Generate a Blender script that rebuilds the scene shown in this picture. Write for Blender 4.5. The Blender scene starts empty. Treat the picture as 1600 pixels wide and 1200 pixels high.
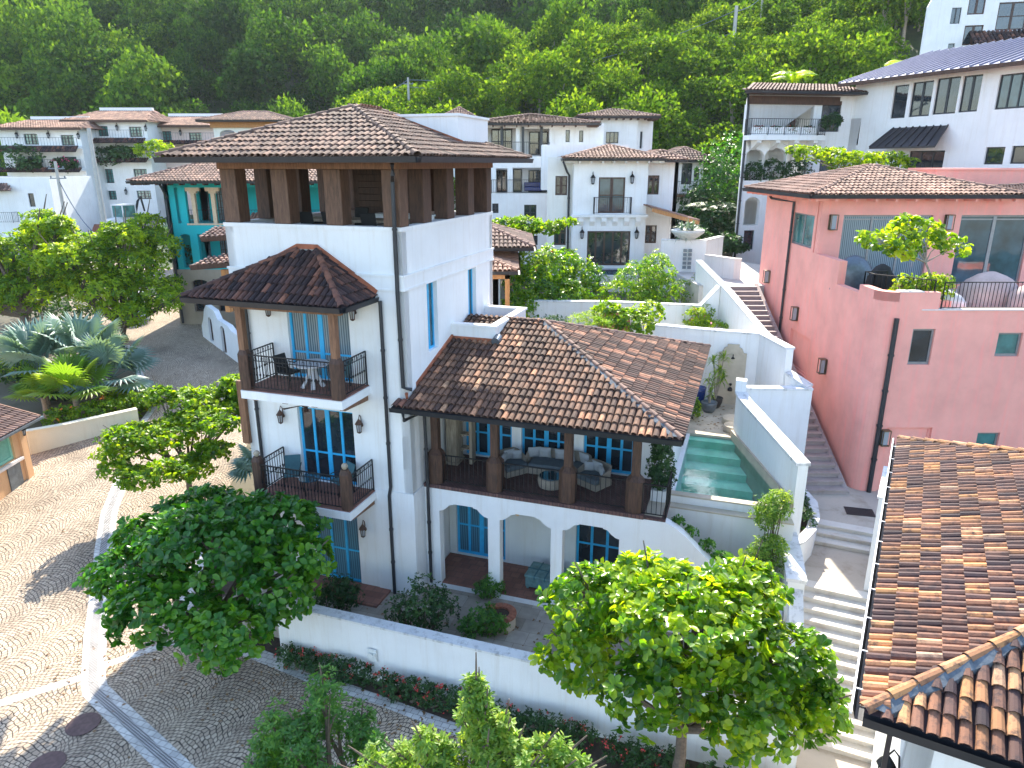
import bpy, bmesh, math, random
import numpy as np
from mathutils import Vector, Matrix
from mathutils.geometry import tessellate_polygon
R = math.radians
rnd = random.Random(7)
SC = bpy.context.scene
COL = SC.collection

# ---------------------------------------------------------------- camera, sky, sun
F_PX = 1110.0; HZ = 344.0; PITCH = math.atan(HZ / F_PX); CZ = 12.8
CT, ST = math.cos(PITCH), math.sin(PITCH)
cam = bpy.data.cameras.new("camera"); camo = bpy.data.objects.new("camera", cam); COL.objects.link(camo)
camo.location = (0, 0, CZ); camo.rotation_euler = (math.pi / 2 - PITCH, 0, 0)
cam.sensor_fit = 'HORIZONTAL'; cam.sensor_width = 36.0; cam.lens = 36.0 * F_PX / 1600.0
cam.clip_start = 0.1; cam.clip_end = 3000.0
SC.camera = camo

SUN_DIR = Vector((0.160, 1.232, 1.0)).normalized()      # towards the sun
SUN_EL = math.asin(SUN_DIR.z); SUN_AZ = math.atan2(SUN_DIR.x, SUN_DIR.y)
w = bpy.data.worlds.new("World"); SC.world = w; w.use_nodes = True
nt = w.node_tree; nt.nodes.clear()
sky = nt.nodes.new('ShaderNodeTexSky'); sky.sky_type = 'NISHITA'; sky.sun_disc = False
sky.sun_elevation = SUN_EL; sky.sun_rotation = SUN_AZ; sky.altitude = 50; sky.air_density = 1.0; sky.dust_density = 1.0
bg = nt.nodes.new('ShaderNodeBackground'); bg.inputs['Strength'].default_value = 0.15
wo = nt.nodes.new('ShaderNodeOutputWorld')
nt.links.new(sky.outputs[0], bg.inputs[0]); nt.links.new(bg.outputs[0], wo.inputs[0])
sl = bpy.data.lights.new("sun", 'SUN'); sl.energy = 3.7; sl.angle = R(0.5); sl.color = (1.0, 0.92, 0.78)
slo = bpy.data.objects.new("sun", sl); COL.objects.link(slo)
slo.rotation_euler = SUN_DIR.to_track_quat('Z', 'Y').to_euler(); slo.location = (0, 0, 60)
SC.view_settings.view_transform = 'Standard'; SC.view_settings.look = 'None'
SC.view_settings.exposure = 1.9; SC.view_settings.gamma = 1.0

def ray(x, y):
    u = x - 800.0; v = y - 600.0
    return (u, F_PX * CT - v * ST, -F_PX * ST - v * CT)
def onz(x, y, z):
    r = ray(x, y); k = (z - CZ) / r[2]; return Vector((r[0] * k, r[1] * k, z))
def ony(x, y, Y):
    r = ray(x, y); k = Y / r[1]; return Vector((r[0] * k, Y, CZ + r[2] * k))

# ---------------------------------------------------------------- materials
MATS = {}
def _mat(name):
    m = bpy.data.materials.new(name); m.use_nodes = True; n = m.node_tree
    b = n.nodes['Principled BSDF']; MATS[name] = m
    return m, n, b
def _noise(n, scale, detail=4, rough=.6, coord='Object', dist=0.0, vec=None):
    t = n.nodes.new('ShaderNodeTexNoise'); t.inputs['Scale'].default_value = scale
    t.inputs['Detail'].default_value = detail; t.inputs['Roughness'].default_value = rough
    t.inputs['Distortion'].default_value = dist
    if vec is None:
        c = n.nodes.new('ShaderNodeTexCoord'); n.links.new(c.outputs[coord], t.inputs['Vector'])
    else: n.links.new(vec, t.inputs['Vector'])
    return t
def _ramp(n, src, stops):
    r = n.nodes.new('ShaderNodeValToRGB'); e = r.color_ramp.elements
    while len(e) < len(stops): e.new(0.5)
    for i, (p, c) in enumerate(stops): e[i].position = p; e[i].color = (c[0], c[1], c[2], 1)
    n.links.new(src, r.inputs[0]); return r
def _bump(n, b, src, strength=.3, dist=.02):
    k = n.nodes.new('ShaderNodeBump'); k.inputs['Strength'].default_value = strength; k.inputs['Distance'].default_value = dist
    n.links.new(src, k.inputs['Height']); n.links.new(k.outputs[0], b.inputs['Normal']); return k
def _mix(n, fac, a, b, mode='MIX'):
    m = n.nodes.new('ShaderNodeMix'); m.data_type = 'RGBA'; m.blend_type = mode
    for sock, v in ((0, fac), (6, a), (7, b)):
        if isinstance(v, (int, float)): m.inputs[sock].default_value = v
        elif isinstance(v, tuple): m.inputs[sock].default_value = (v[0], v[1], v[2], 1)
        else: n.links.new(v, m.inputs[sock])
    return m.outputs[2]
def plaster(name, col, var=.08, stain=(.45, .40, .34), st_amt=.35, rough=.88):
    m, n, b = _mat(name)
    a = _noise(n, .7, 5, .65); base = _ramp(n, a.outputs[0], [(.3, tuple(c * (1 - var) for c in col)), (.7, tuple(min(1, c * (1 + var * .35)) for c in col))])
    c = n.nodes.new('ShaderNodeTexCoord'); mp = n.nodes.new('ShaderNodeMapping'); mp.inputs['Scale'].default_value = (3.2, 3.2, .22)
    n.links.new(c.outputs['Object'], mp.inputs[0]); s = _noise(n, 1.6, 6, .7, vec=mp.outputs[0])
    f = _ramp(n, s.outputs[0], [(.50, (0, 0, 0)), (.80, (st_amt * 1.25,) * 3)])
    out = _mix(n, f.outputs[0], base.outputs[0], tuple(x * y * 1.6 for x, y in zip(stain, col)))
    n.links.new(out, b.inputs['Base Color']); b.inputs['Roughness'].default_value = rough
    g = _noise(n, 26, 4, .6); _bump(n, b, g.outputs[0], .12, .02)
    return m
def plain(name, col, rough=.6, metal=0, var=.12, scale=8, bump=0, spec=.5, coat=0):
    m, n, b = _mat(name)
    a = _noise(n, scale, 4); r = _ramp(n, a.outputs[0], [(.3, tuple(c * (1 - var) for c in col)), (.7, tuple(min(1, c * (1 + var)) for c in col))])
    n.links.new(r.outputs[0], b.inputs['Base Color']); b.inputs['Roughness'].default_value = rough; b.inputs['Metallic'].default_value = metal
    b.inputs['Specular IOR Level'].default_value = spec; b.inputs['Coat Weight'].default_value = coat
    if bump: _bump(n, b, a.outputs[0], bump, .02)
    return m
def wood(name, c1, c2, rough=.65):
    m, n, b = _mat(name)
    c = n.nodes.new('ShaderNodeTexCoord'); mp = n.nodes.new('ShaderNodeMapping'); mp.inputs['Scale'].default_value = (9, 9, 1.1)
    n.links.new(c.outputs['Object'], mp.inputs[0]); a = _noise(n, 2.2, 6, .65, vec=mp.outputs[0], dist=.6)
    r = _ramp(n, a.outputs[0], [(.3, c1), (.72, c2)]); n.links.new(r.outputs[0], b.inputs['Base Color'])
    b.inputs['Roughness'].default_value = rough; _bump(n, b, a.outputs[0], .35, .01); return m
def tint_node(n):
    a = n.nodes.new('ShaderNodeAttribute'); a.attribute_name = 'tint'; return a.outputs['Fac']
def tilemat(name, stops, lichen=(.10, .085, .07), amt=.75):
    m, n, b = _mat(name)
    r = _ramp(n, tint_node(n), stops)
    a = _noise(n, 7.0, 5, .7); f = _ramp(n, a.outputs[0], [(.48, (0, 0, 0)), (.68, (amt,) * 3)])
    a3 = _noise(n, .55, 3, .5); f3 = _ramp(n, a3.outputs[0], [(.42, (.75,) * 3), (.62, (1.15,) * 3)])
    o = _mix(n, f.outputs[0], r.outputs[0], lichen)
    o = _mix(n, 1.0, o, f3.outputs[0], 'MULTIPLY')
    n.links.new(o, b.inputs['Base Color']); b.inputs['Roughness'].default_value = .85
    a2 = _noise(n, 40, 3); _bump(n, b, a2.outputs[0], .3, .01); return m
def leafmat(name, c_dark, c_mid, c_light, trans=.45, rough=.42, spec=.5):
    m, n, b = _mat(name)
    r = _ramp(n, tint_node(n), [(0, c_dark), (.5, c_mid), (1, c_light)])
    n.links.new(r.outputs[0], b.inputs['Base Color']); b.inputs['Roughness'].default_value = rough
    b.inputs['Specular IOR Level'].default_value = spec
    t = n.nodes.new('ShaderNodeBsdfTranslucent')
    br = _mix(n, 1.0, r.outputs[0], (2.3, 2.1, .75), 'MULTIPLY'); n.links.new(br, t.inputs['Color'])
    s = n.nodes.new('ShaderNodeMixShader'); s.inputs[0].default_value = trans
    n.links.new(b.outputs[0], s.inputs[1]); n.links.new(t.outputs[0], s.inputs[2])
    n.links.new(s.outputs[0], n.nodes['Material Output'].inputs['Surface']); return m

plaster('white', (.84, .84, .83)); plaster('white2', (.78, .77, .72)); plaster('cream', (.74, .70, .55))
plaster('offwhite', (.72, .74, .72)); plaster('pink', (.93, .41, .335), .16, (.70, .50, .52), .7); plaster('palepink', (.74, .58, .53))
plaster('pinkcap', (.76, .68, .64)); plaster('turquoise', (.012, .42, .44), .08, (.6, .8, .8), .3)
plaster('stonewall', (.40, .33, .25), .18); plaster('orange', (.72, .42, .22)); plaster('mint', (.30, .62, .48), .1)
plaster('walltop', (.74, .74, .73), .14, (.22, .21, .20), .9)
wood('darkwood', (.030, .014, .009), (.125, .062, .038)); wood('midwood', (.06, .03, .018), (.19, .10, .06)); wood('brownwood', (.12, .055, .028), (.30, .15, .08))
wood('orangewood', (.33, .14, .045), (.55, .27, .10)); wood('greywood', (.22, .17, .12), (.50, .42, .31))
plain('iron', (.012, .012, .014), .5, .3); plain('gutter', (.045, .048, .055), .45, .5, .15, 3)
plain('zinc', (.16, .19, .22), .45, .6, .2, 5); plain('bluepaint', (.035, .42, .74), .38, 0, .10, 4); plain('bluedark', (.02, .20, .40), .4)
plain('brownframe', (.055, .025, .016), .5); plain('darkframe', (.018, .022, .028), .4); plain('greyframe', (.27, .27, .27), .45, .3)
plain('greenframe', (.03, .16, .15), .5); plain('beige', (.62, .45, .30), .8); plain('bronze', (.16, .12, .07), .4, .5)
plain('flashing', (.34, .11, .055), .8, 0, .3, 3); plain('wicker', (.30, .26, .21), .85, 0, .3, 60, .6); plain('cushion', (.36, .38, .40), .9, 0, .1, 30, .2)
plain('seatpad', (.10, .13, .15), .9); plain('blackcloth', (.012, .013, .017), .8); plain('darkteal', (.05, .13, .15), .8)
plain('covercloth', (.48, .36, .33), .85, 0, .15, 3); plain('greycloth', (.62, .61, .62), .85); plain('greenchest', (.12, .22, .21), .7, 0, .3, 6)
plain('clay', (.33, .13, .075), .85, 0, .3, 5); plain('brick', (.33, .12, .07), .85, 0, .35, 9); plain('travertine', (.50, .43, .33), .8, 0, .14, 2.2)
plain('cobaltpot', (.01, .03, .16), .2, 0, .2, 5, 0, .6); plain('blackpot', (.03, .025, .025), .5); plain('stonepot', (.60, .60, .56), .8)
plain('bark', (.13, .10, .075), .9, 0, .35, 12, .6); plain('palebark', (.30, .26, .21), .9, 0, .3, 12, .5); plain('soil', (.055, .038, .026), .95, 0, .4, 5, .5)
plain('concrete', (.45, .43, .40), .85, 0, .12, 3); plain('flowerred', (.55, .05, .05), .6); plain('flowerorange', (.8, .22, .03), .6); plain('flowerpink', (.7, .08, .25), .6)
plain('yellowpaint', (.8, .42, .02), .5); plain('whitepaint', (.8, .8, .8), .4); plain('rubber', (.02, .02, .02), .8); plain('rust', (.20, .075, .05), .8, 0, .3, 5)
plain('manhole', (.11, .065, .06), .7, .2, .3, 8, .4); plain('greenpaint', (.10, .30, .32), .5); plain('metalroof', (.22, .22, .30), .35, .4, .1, 2); plain('darkmetal', (.05, .045, .05), .45, .4)
plain('shutter', (.16, .42, .33), .6); plain('bulb', (.9, .6, .3), .4); plain('dirtpink', (.34, .29, .27), .85, 0, .2, 2)

def glass(name, col, rough=.04, spec=1.0, wave=None):
    m, n, b = _mat(name); b.inputs['Roughness'].default_value = rough; b.inputs['Specular IOR Level'].default_value = spec
    b.inputs['IOR'].default_value = 1.5
    if wave:
        c = n.nodes.new('ShaderNodeTexCoord'); wv = n.nodes.new('ShaderNodeTexWave'); wv.inputs['Scale'].default_value = 2.6
        wv.bands_direction = 'DIAGONAL'; wv.inputs['Distortion'].default_value = 1.2; wv.inputs['Detail'].default_value = 2
        mp = n.nodes.new('ShaderNodeMapping'); mp.inputs['Scale'].default_value = (3, 3, .05); n.links.new(c.outputs['Object'], mp.inputs[0]); n.links.new(mp.outputs[0], wv.inputs[0])
        r = _ramp(n, wv.outputs[0], [(0, col), (1, wave)]); n.links.new(r.outputs[0], b.inputs['Base Color'])
        b.inputs['Coat Weight'].default_value = .6; b.inputs['Coat Roughness'].default_value = .03
    else:
        a = _noise(n, 1.1, 3); r = _ramp(n, a.outputs[0], [(.35, tuple(c * .4 for c in col)), (.65, col)]); n.links.new(r.outputs[0], b.inputs['Base Color'])
    g = _noise(n, 1.5, 2); _bump(n, b, g.outputs[0], .06, .05)
    return m
glass('glass', (.03, .045, .06)); glass('glassblue', (.04, .10, .13)); glass('curtain', (.05, .10, .13), .25, .5, (.26, .33, .36))
glass('curtainblue', (.02, .10, .17), .3, .5, (.10, .27, .36)); glass('glassgreen', (.08, .26, .25), .08)

def cobble(name, c1, c2, mortar, W=1.7, size=.13):
    m, n, b = _mat(name); L = n.links
    c = n.nodes.new('ShaderNodeNewGeometry'); sep = n.nodes.new('ShaderNodeSeparateXYZ')
    nz = _noise(n, .9, 3, .5, vec=c.outputs['Position']); vm = n.nodes.new('ShaderNodeVectorMath'); vm.operation = 'MULTIPLY_ADD'
    vm.inputs[1].default_value = (.55, .55, 0); L.new(nz.outputs['Color'], vm.inputs[0]); L.new(c.outputs['Position'], vm.inputs[2])
    rot = n.nodes.new('ShaderNodeVectorRotate'); rot.rotation_type = 'Z_AXIS'; rot.inputs['Angle'].default_value = R(24); L.new(vm.outputs[0], rot.inputs['Vector']); L.new(rot.outputs[0], sep.inputs[0])
    def M(op, a, b_=None):
        q = n.nodes.new('ShaderNodeMath'); q.operation = op
        for i, v in enumerate((a, b_)):
            if v is None: continue
            if isinstance(v, (int, float)): q.inputs[i].default_value = v
            else: L.new(v, q.inputs[i])
        return q.outputs[0]
    X, Y = sep.outputs[0], sep.outputs[1]
    k = M('DIVIDE', X, W); col = M('ROUND', k); xm = M('MULTIPLY', M('SUBTRACT', k, col), W)      # -W/2..W/2
    par = M('MULTIPLY', M('MULTIPLY', xm, xm), 1.0 / W * .9)
    yy = M('ADD', Y, par); xs = M('MULTIPLY', xm, 1.0)
    # stones widen towards the flanks of each arc
    xs = M('ADD', xs, M('MULTIPLY', M('MULTIPLY', M('MULTIPLY', xm, xm), xm), .12)); xs = M('ADD', xs, M('MULTIPLY', col, 7.31))
    cb = n.nodes.new('ShaderNodeCombineXYZ'); L.new(xs, cb.inputs[0]); L.new(yy, cb.inputs[1])
    nz2 = _noise(n, 9, 2, .5, vec=c.outputs['Position']); vm2 = n.nodes.new('ShaderNodeVectorMath'); vm2.operation = 'MULTIPLY_ADD'
    vm2.inputs[1].default_value = (.05, .05, 0); L.new(nz2.outputs['Color'], vm2.inputs[0]); L.new(cb.outputs[0], vm2.inputs[2])
    br = n.nodes.new('ShaderNodeTexBrick'); L.new(vm2.outputs[0], br.inputs['Vector']); br.inputs['Scale'].default_value = 1.0
    br.inputs['Brick Width'].default_value = size * 1.0; br.inputs['Row Height'].default_value = size; br.inputs['Mortar Size'].default_value = size * .10
    br.inputs['Mortar Smooth'].default_value = .25; br.inputs['Color1'].default_value = (*c1, 1); br.inputs['Color2'].default_value = (*c2, 1); br.inputs['Mortar'].default_value = (*mortar, 1)
    big = _noise(n, .35, 4, .6, vec=c.outputs['Position']); rr = _ramp(n, big.outputs[0], [(.28, (.62, .60, .58)), (.5, (.98, .97, .95)), (.72, (1.14, 1.12, 1.08))])
    o = _mix(n, 1.0, br.outputs['Color'], rr.outputs[0], 'MULTIPLY'); L.new(o, b.inputs['Base Color']); b.inputs['Roughness'].default_value = .85
    inv = M('SUBTRACT', 1.0, br.outputs['Fac']); _bump(n, b, inv, .6, .015); return m
cobble('cobble', (.36, .28, .205), (.54, .44, .33), (.05, .038, .03))
def setts(name, c1, c2, mortar, w=.2, h=.12, rot=0, msz=.008, coord='Position', bump=.5):
    m, n, b = _mat(name)
    if coord == 'Position': c = n.nodes.new('ShaderNodeNewGeometry').outputs['Position']
    else: c = n.nodes.new('ShaderNodeTexCoord').outputs['Object']
    r_ = n.nodes.new('ShaderNodeVectorRotate'); r_.rotation_type = 'Z_AXIS'; r_.inputs['Angle'].default_value = rot; n.links.new(c, r_.inputs['Vector'])
    br = n.nodes.new('ShaderNodeTexBrick'); n.links.new(r_.outputs[0], br.inputs['Vector']); br.inputs['Scale'].default_value = 1
    br.inputs['Brick Width'].default_value = w; br.inputs['Row Height'].default_value = h; br.inputs['Mortar Size'].default_value = msz
    br.inputs['Color1'].default_value = (*c1, 1); br.inputs['Color2'].default_value = (*c2, 1); br.inputs['Mortar'].default_value = (*mortar, 1)
    a = _noise(n, 3.0, 4); rr = _ramp(n, a.outputs[0], [(.3, (.8, .8, .8)), (.7, (1.1, 1.1, 1.1))]); o = _mix(n, 1.0, br.outputs['Color'], rr.outputs[0], 'MULTIPLY')
    n.links.new(o, b.inputs['Base Color']); b.inputs['Roughness'].default_value = .8
    iv = n.nodes.new('ShaderNodeMath'); iv.operation = 'SUBTRACT'; iv.inputs[0].default_value = 1; n.links.new(br.outputs['Fac'], iv.inputs[1]); _bump(n, b, iv.outputs[0], bump, .01)
    return m
setts('granite', (.50, .48, .45), (.66, .64, .60), (.22, .20, .18), .22, .17, R(20))
setts('pebble', (.46, .44, .42), (.62, .60, .57), (.12, .11, .11), .07, .06, R(35), .012)
setts('tilefloor', (.20, .085, .06), (.29, .13, .09), (.12, .07, .06), .3, .3, 0, .008, 'Object', .2)
setts('herring', (.10, .05, .045), (.17, .085, .07), (.05, .03, .03), .24, .08, R(45), .008, 'Object', .3)
setts('patio', (.30, .26, .21), (.42, .37, .31), (.20, .17, .14), .6, .6, R(18), .006, 'Position', .2)
setts('stoneblock', (.36, .30, .23), (.46, .40, .32), (.28, .23, .18), .6, .3, 0, .01, 'Object', .3)
def stonefloor(name, col, stain):
    m, n, b = _mat(name); c = n.nodes.new('ShaderNodeNewGeometry').outputs['Position']
    a = _noise(n, .9, 7, .7, vec=c, dist=.4); r = _ramp(n, a.outputs[0], [(.32, stain), (.5, col), (.75, tuple(x * 1.12 for x in col))])
    n.links.new(r.outputs[0], b.inputs['Base Color']); b.inputs['Roughness'].default_value = .8
    g = _noise(n, 14, 5, .6, vec=c); _bump(n, b, g.outputs[0], .15, .02); return m
stonefloor('paving', (.46, .40, .33), (.32, .26, .20)); stonefloor('stepstone', (.62, .57, .50), (.45, .38, .31)); stonefloor('pinkstep', (.36, .30, .28), (.26, .21, .19))
stonefloor('ground', (.10, .085, .05), (.05, .05, .025)); stonefloor('hillground', (.045, .07, .022), (.02, .035, .012)); stonefloor('paleroad', (.52, .49, .45), (.42, .38, .34))

m, n, b = _mat('water'); n.nodes.remove(b)
tr = n.nodes.new('ShaderNodeBsdfTransparent'); tr.inputs[0].default_value = (.80, .98, .95, 1)
gl = n.nodes.new('ShaderNodeBsdfGlossy'); gl.inputs['Roughness'].default_value = .02
fr = n.nodes.new('ShaderNodeFresnel'); fr.inputs[0].default_value = 1.33
wn = _noise(n, 3.5, 3); bp = n.nodes.new('ShaderNodeBump'); bp.inputs['Strength'].default_value = .15; bp.inputs['Distance'].default_value = .05
n.links.new(wn.outputs[0], bp.inputs['Height']); n.links.new(bp.outputs[0], gl.inputs['Normal']); n.links.new(bp.outputs[0], fr.inputs['Normal'])
ms = n.nodes.new('ShaderNodeMixShader'); n.links.new(fr.outputs[0], ms.inputs[0]); n.links.new(tr.outputs[0], ms.inputs[1]); n.links.new(gl.outputs[0], ms.inputs[2])
n.links.new(ms.outputs[0], n.nodes['Material Output'].inputs['Surface'])
plain('poolbasin', (.03, .66, .53), .6, 0, .25, 1.6); plain('poolstep', (.50, .86, .68), .6, 0, .15, 2); plain('mortar', (.10, .12, .14), .9, 0, .35, 9, .6)
plain('bluewater', (.01, .05, .09), .05, 0, .2, 2)

tilemat('tile_loggia', [(0, (.06, .03, .022)), (.45, (.15, .075, .045)), (.8, (.25, .125, .07)), (.92, (.46, .21, .11)), (1, (.55, .32, .18))], (.045, .03, .025), .75)
tilemat('tile_side', [(0, (.05, .028, .022)), (.5, (.12, .06, .042)), (.66, (.20, .10, .065)), (.76, (.46, .20, .11)), (1, (.52, .27, .16))], (.035, .026, .022), .7)
tilemat('tile_tower', [(0, (.10, .06, .045)), (.5, (.22, .13, .09)), (.9, (.33, .19, .13)), (1, (.44, .24, .15))], (.08, .055, .045), .6)
tilemat('tile_dark', [(0, (.022, .013, .016)), (.5, (.075, .038, .032)), (.85, (.18, .075, .05)), (1, (.30, .12, .07))], (.02, .015, .018), .75)
tilemat('tile_right', [(0, (.035, .02, .025)), (.35, (.13, .065, .05)), (.6, (.27, .12, .065)), (.85, (.50, .24, .09)), (.95, (.58, .30, .15)), (1, (.46, .30, .20))], (.035, .024, .028), .9)
tilemat('tile_pale', [(0, (.20, .11, .08)), (.5, (.34, .19, .13)), (1, (.48, .28, .20))], (.12, .08, .065), .5)
tilemat('tile_brown', [(0, (.12, .07, .055)), (.5, (.22, .13, .10)), (1, (.36, .21, .15))], (.08, .06, .05), .5)

leafmat('leaf_almond', (.015, .085, .010), (.04, .17, .014), (.13, .29, .016), .42, .32); leafmat('leaf_sun', (.025, .10, .008), (.10, .24, .010), (.32, .43, .018), .52, .3, .7)  # almond leaf in a shaded tone; leaf_sun has sunlight painted into its colour
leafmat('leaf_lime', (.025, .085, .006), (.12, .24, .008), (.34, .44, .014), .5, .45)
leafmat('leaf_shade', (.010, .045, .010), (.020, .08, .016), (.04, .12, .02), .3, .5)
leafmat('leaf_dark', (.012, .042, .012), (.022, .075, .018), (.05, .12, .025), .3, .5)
leafmat('leaf_feather', (.03, .11, .025), (.06, .18, .03), (.13, .28, .04), .45, .45)
leafmat('leaf_forest', (.016, .055, .010), (.055, .13, .014), (.15, .26, .020), .34, .85, .08)
leafmat('leaf_spur', (.030, .080, .008), (.085, .170, .012), (.22, .31, .022), .4, .85, .08)  # brighter copy of the forest leaf, the spur's sunlight put into its colour
leafmat('leaf_silver', (.08, .15, .13), (.14, .23, .20), (.24, .35, .29), .18, .5)
leafmat('leaf_palm', (.07, .17, .02), (.15, .27, .03), (.30, .38, .04), .4, .45)
leafmat('leaf_pale', (.05, .13, .02), (.14, .27, .035), (.34, .43, .09), .45, .5)

# ---------------------------------------------------------------- mesh builder
class MB:
    def __init__(s): s.v = []; s.f = []; s.t = []; s.mi = []; s.cm = 0
    def face(s, pts, tint=.5):
        k = len(s.v); s.v.extend([tuple(p) for p in pts]); s.f.append(tuple(range(k, k + len(pts)))); s.t.append(tint); s.mi.append(s.cm)
    def mesh(s, vs, fs, tint=.5):
        k = len(s.v); s.v.extend([tuple(p) for p in vs])
        for f in fs: s.f.append(tuple(i + k for i in f)); s.t.append(tint); s.mi.append(s.cm)
    def box(s, x0, x1, y0, y1, z0, z1, rot=0, tint=.5):
        vs = [(x0, y0, z0), (x1, y0, z0), (x1, y1, z0), (x0, y1, z0), (x0, y0, z1), (x1, y0, z1), (x1, y1, z1), (x0, y1, z1)]
        if rot:
            cx, cy = (x0 + x1) / 2, (y0 + y1) / 2; c, d = math.cos(rot), math.sin(rot)
            vs = [(cx + (a - cx) * c - (b_ - cy) * d, cy + (a - cx) * d + (b_ - cy) * c, z) for a, b_, z in vs]
        s.mesh(vs, [(0, 3, 2, 1), (4, 5, 6, 7), (0, 1, 5, 4), (1, 2, 6, 5), (2, 3, 7, 6), (3, 0, 4, 7)], tint); return s
    def prism(s, poly, z0, z1, tint=.5):
        n_ = len(poly); zz0 = z0 if isinstance(z0, (list, tuple)) else [z0] * n_; zz1 = z1 if isinstance(z1, (list, tuple)) else [z1] * n_
        a = sum(poly[i][0] * poly[(i + 1) % n_][1] - poly[(i + 1) % n_][0] * poly[i][1] for i in range(n_))
        if a < 0: poly = poly[::-1]; zz0 = zz0[::-1]; zz1 = zz1[::-1]
        vs = [(p[0], p[1], z) for p, z in zip(poly, zz0)] + [(p[0], p[1], z) for p, z in zip(poly, zz1)]
        tr_ = tessellate_polygon([[Vector((p[0], p[1], 0)) for p in poly]])
        fs = []
        for t in tr_:
            A, B, C = [poly[i] for i in t]; ar = (B[0] - A[0]) * (C[1] - A[1]) - (C[0] - A[0]) * (B[1] - A[1])
            t = tuple(t) if ar > 0 else tuple(t[::-1])
            fs.append(tuple(i + n_ for i in t)); fs.append(tuple(t[::-1]))
        fs += [(i, (i + 1) % n_, (i + 1) % n_ + n_, i + n_) for i in range(n_)]
        s.mesh(vs, fs, tint); return s
    def beam(s, a, b, w=.1, h=None, tint=.5):
        h = h or w; a = Vector(a); b = Vector(b); d = (b - a).normalized(); up = Vector((0, 0, 1)) if abs(d.z) < .95 else Vector((0, 1, 0))
        x = d.cross(up).normalized() * w / 2; y = x.cross(d).normalized() * h / 2
        vs = [a - x - y, a + x - y, a + x + y, a - x + y, b - x - y, b + x - y, b + x + y, b - x + y]
        s.mesh(vs, [(0, 3, 2, 1), (4, 5, 6, 7), (0, 1, 5, 4), (1, 2, 6, 5), (2, 3, 7, 6), (3, 0, 4, 7)], tint); return s
    def tube(s, pts, r, n_=6, cap=True, tint=.5):
        pts = [Vector(p) for p in pts]; rr = r if isinstance(r, (list, tuple)) else [r] * len(pts); vs = []; fs = []
        for i, p in enumerate(pts):
            d = (pts[min(i + 1, len(pts) - 1)] - pts[max(i - 1, 0)]).normalized(); up = Vector((0, 0, 1)) if abs(d.z) < .9 else Vector((1, 0, 0))
            x = d.cross(up).normalized(); y = d.cross(x).normalized()
            for j in range(n_):
                a = 2 * math.pi * j / n_; vs.append(p + (x * math.cos(a) + y * math.sin(a)) * rr[i])
        for i in range(len(pts) - 1):
            for j in range(n_): fs.append((i * n_ + j, (i + 1) * n_ + j, (i + 1) * n_ + (j + 1) % n_, i * n_ + (j + 1) % n_))
        if cap: fs.append(tuple(range(n_))); fs.append(tuple(range((len(pts) - 1) * n_, len(pts) * n_))[::-1])
        s.mesh(vs, fs, tint); return s
    def lathe(s, c, prof, n_=16, tint=.5):
        vs = []; fs = []
        for (r_, z) in prof:
            for j in range(n_): a = 2 * math.pi * j / n_; vs.append((c[0] + r_ * math.cos(a), c[1] + r_ * math.sin(a), c[2] + z))
        for i in range(len(prof) - 1):
            for j in range(n_): fs.append((i * n_ + j, i * n_ + (j + 1) % n_, (i + 1) * n_ + (j + 1) % n_, (i + 1) * n_ + j))
        fs.append(tuple(range(n_))[::-1]); fs.append(tuple(range((len(prof) - 1) * n_, len(prof) * n_)))
        s.mesh(vs, fs, tint); return s
    def wall(s, P, outline, holes, th):
        """P(u,d,z)->3d; outline & holes in (u,z); slab from d=0 to d=th"""
        loops = [outline] + holes; flat = [p for l in loops for p in l]
        tr_ = tessellate_polygon([[Vector((p[0], p[1], 0)) for p in l] for l in loops]); n_ = len(flat)
        vs = [P(u, 0, z) for u, z in flat] + [P(u, th, z) for u, z in flat]; fs = []
        for t in tr_:
            A, B, C = [flat[i] for i in t]; ar = (B[0] - A[0]) * (C[1] - A[1]) - (C[0] - A[0]) * (B[1] - A[1])
            if abs(ar) < 1e-9: continue
            t = tuple(t) if ar > 0 else tuple(t[::-1]); fs.append(t); fs.append(tuple(i + n_ for i in t[::-1]))
        k = 0
        for l in loops:
            m_ = len(l)
            for i in range(m_): fs.append((k + i, k + (i + 1) % m_, k + (i + 1) % m_ + n_, k + i + n_))
            k += m_
        s.mesh(vs, fs); return s
    def build(s, name, mat, parent=None, loc=None, bevel=0, smooth=False):
        me = bpy.data.meshes.new(name); me.from_pydata(s.v, [], s.f); me.update()
        mats = mat if isinstance(mat, (list, tuple)) else [mat]
        for q in mats: me.materials.append(MATS[q])
        if len(mats) > 1: me.polygons.foreach_set('material_index', s.mi)
        at = me.attributes.new('tint', 'FLOAT', 'FACE'); at.data.foreach_set('value', s.t)
        if smooth: me.polygons.foreach_set('use_smooth', [True] * len(s.f))
        o = bpy.data.objects.new(name, me); COL.objects.link(o)
        if parent is not None: o.parent = parent
        if loc is not None: o.location = loc
        if bevel:
            b_ = o.modifiers.new('bevel', 'BEVEL'); b_.width = bevel; b_.segments = 2; b_.limit_method = 'ANGLE'
        return o
def tag(o, label=None, cat=None, group=None, kind=None):
    if label: o['label'] = label
    if cat: o['category'] = cat
    if group: o['group'] = group
    if kind: o['kind'] = kind
    return o
def thing(name, label, cat, loc=(0, 0, 0), rz=0, group=None):
    o = bpy.data.objects.new(name, None); COL.objects.link(o); o.location = loc; o.rotation_euler = (0, 0, rz); o.empty_display_size = .3
    return tag(o, label, cat, group)
def copy_tree(o, parent=None):
    c = o.copy(); COL.objects.link(c); c.parent = parent
    for ch in list(o.children): copy_tree(ch, c)
    return c

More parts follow.
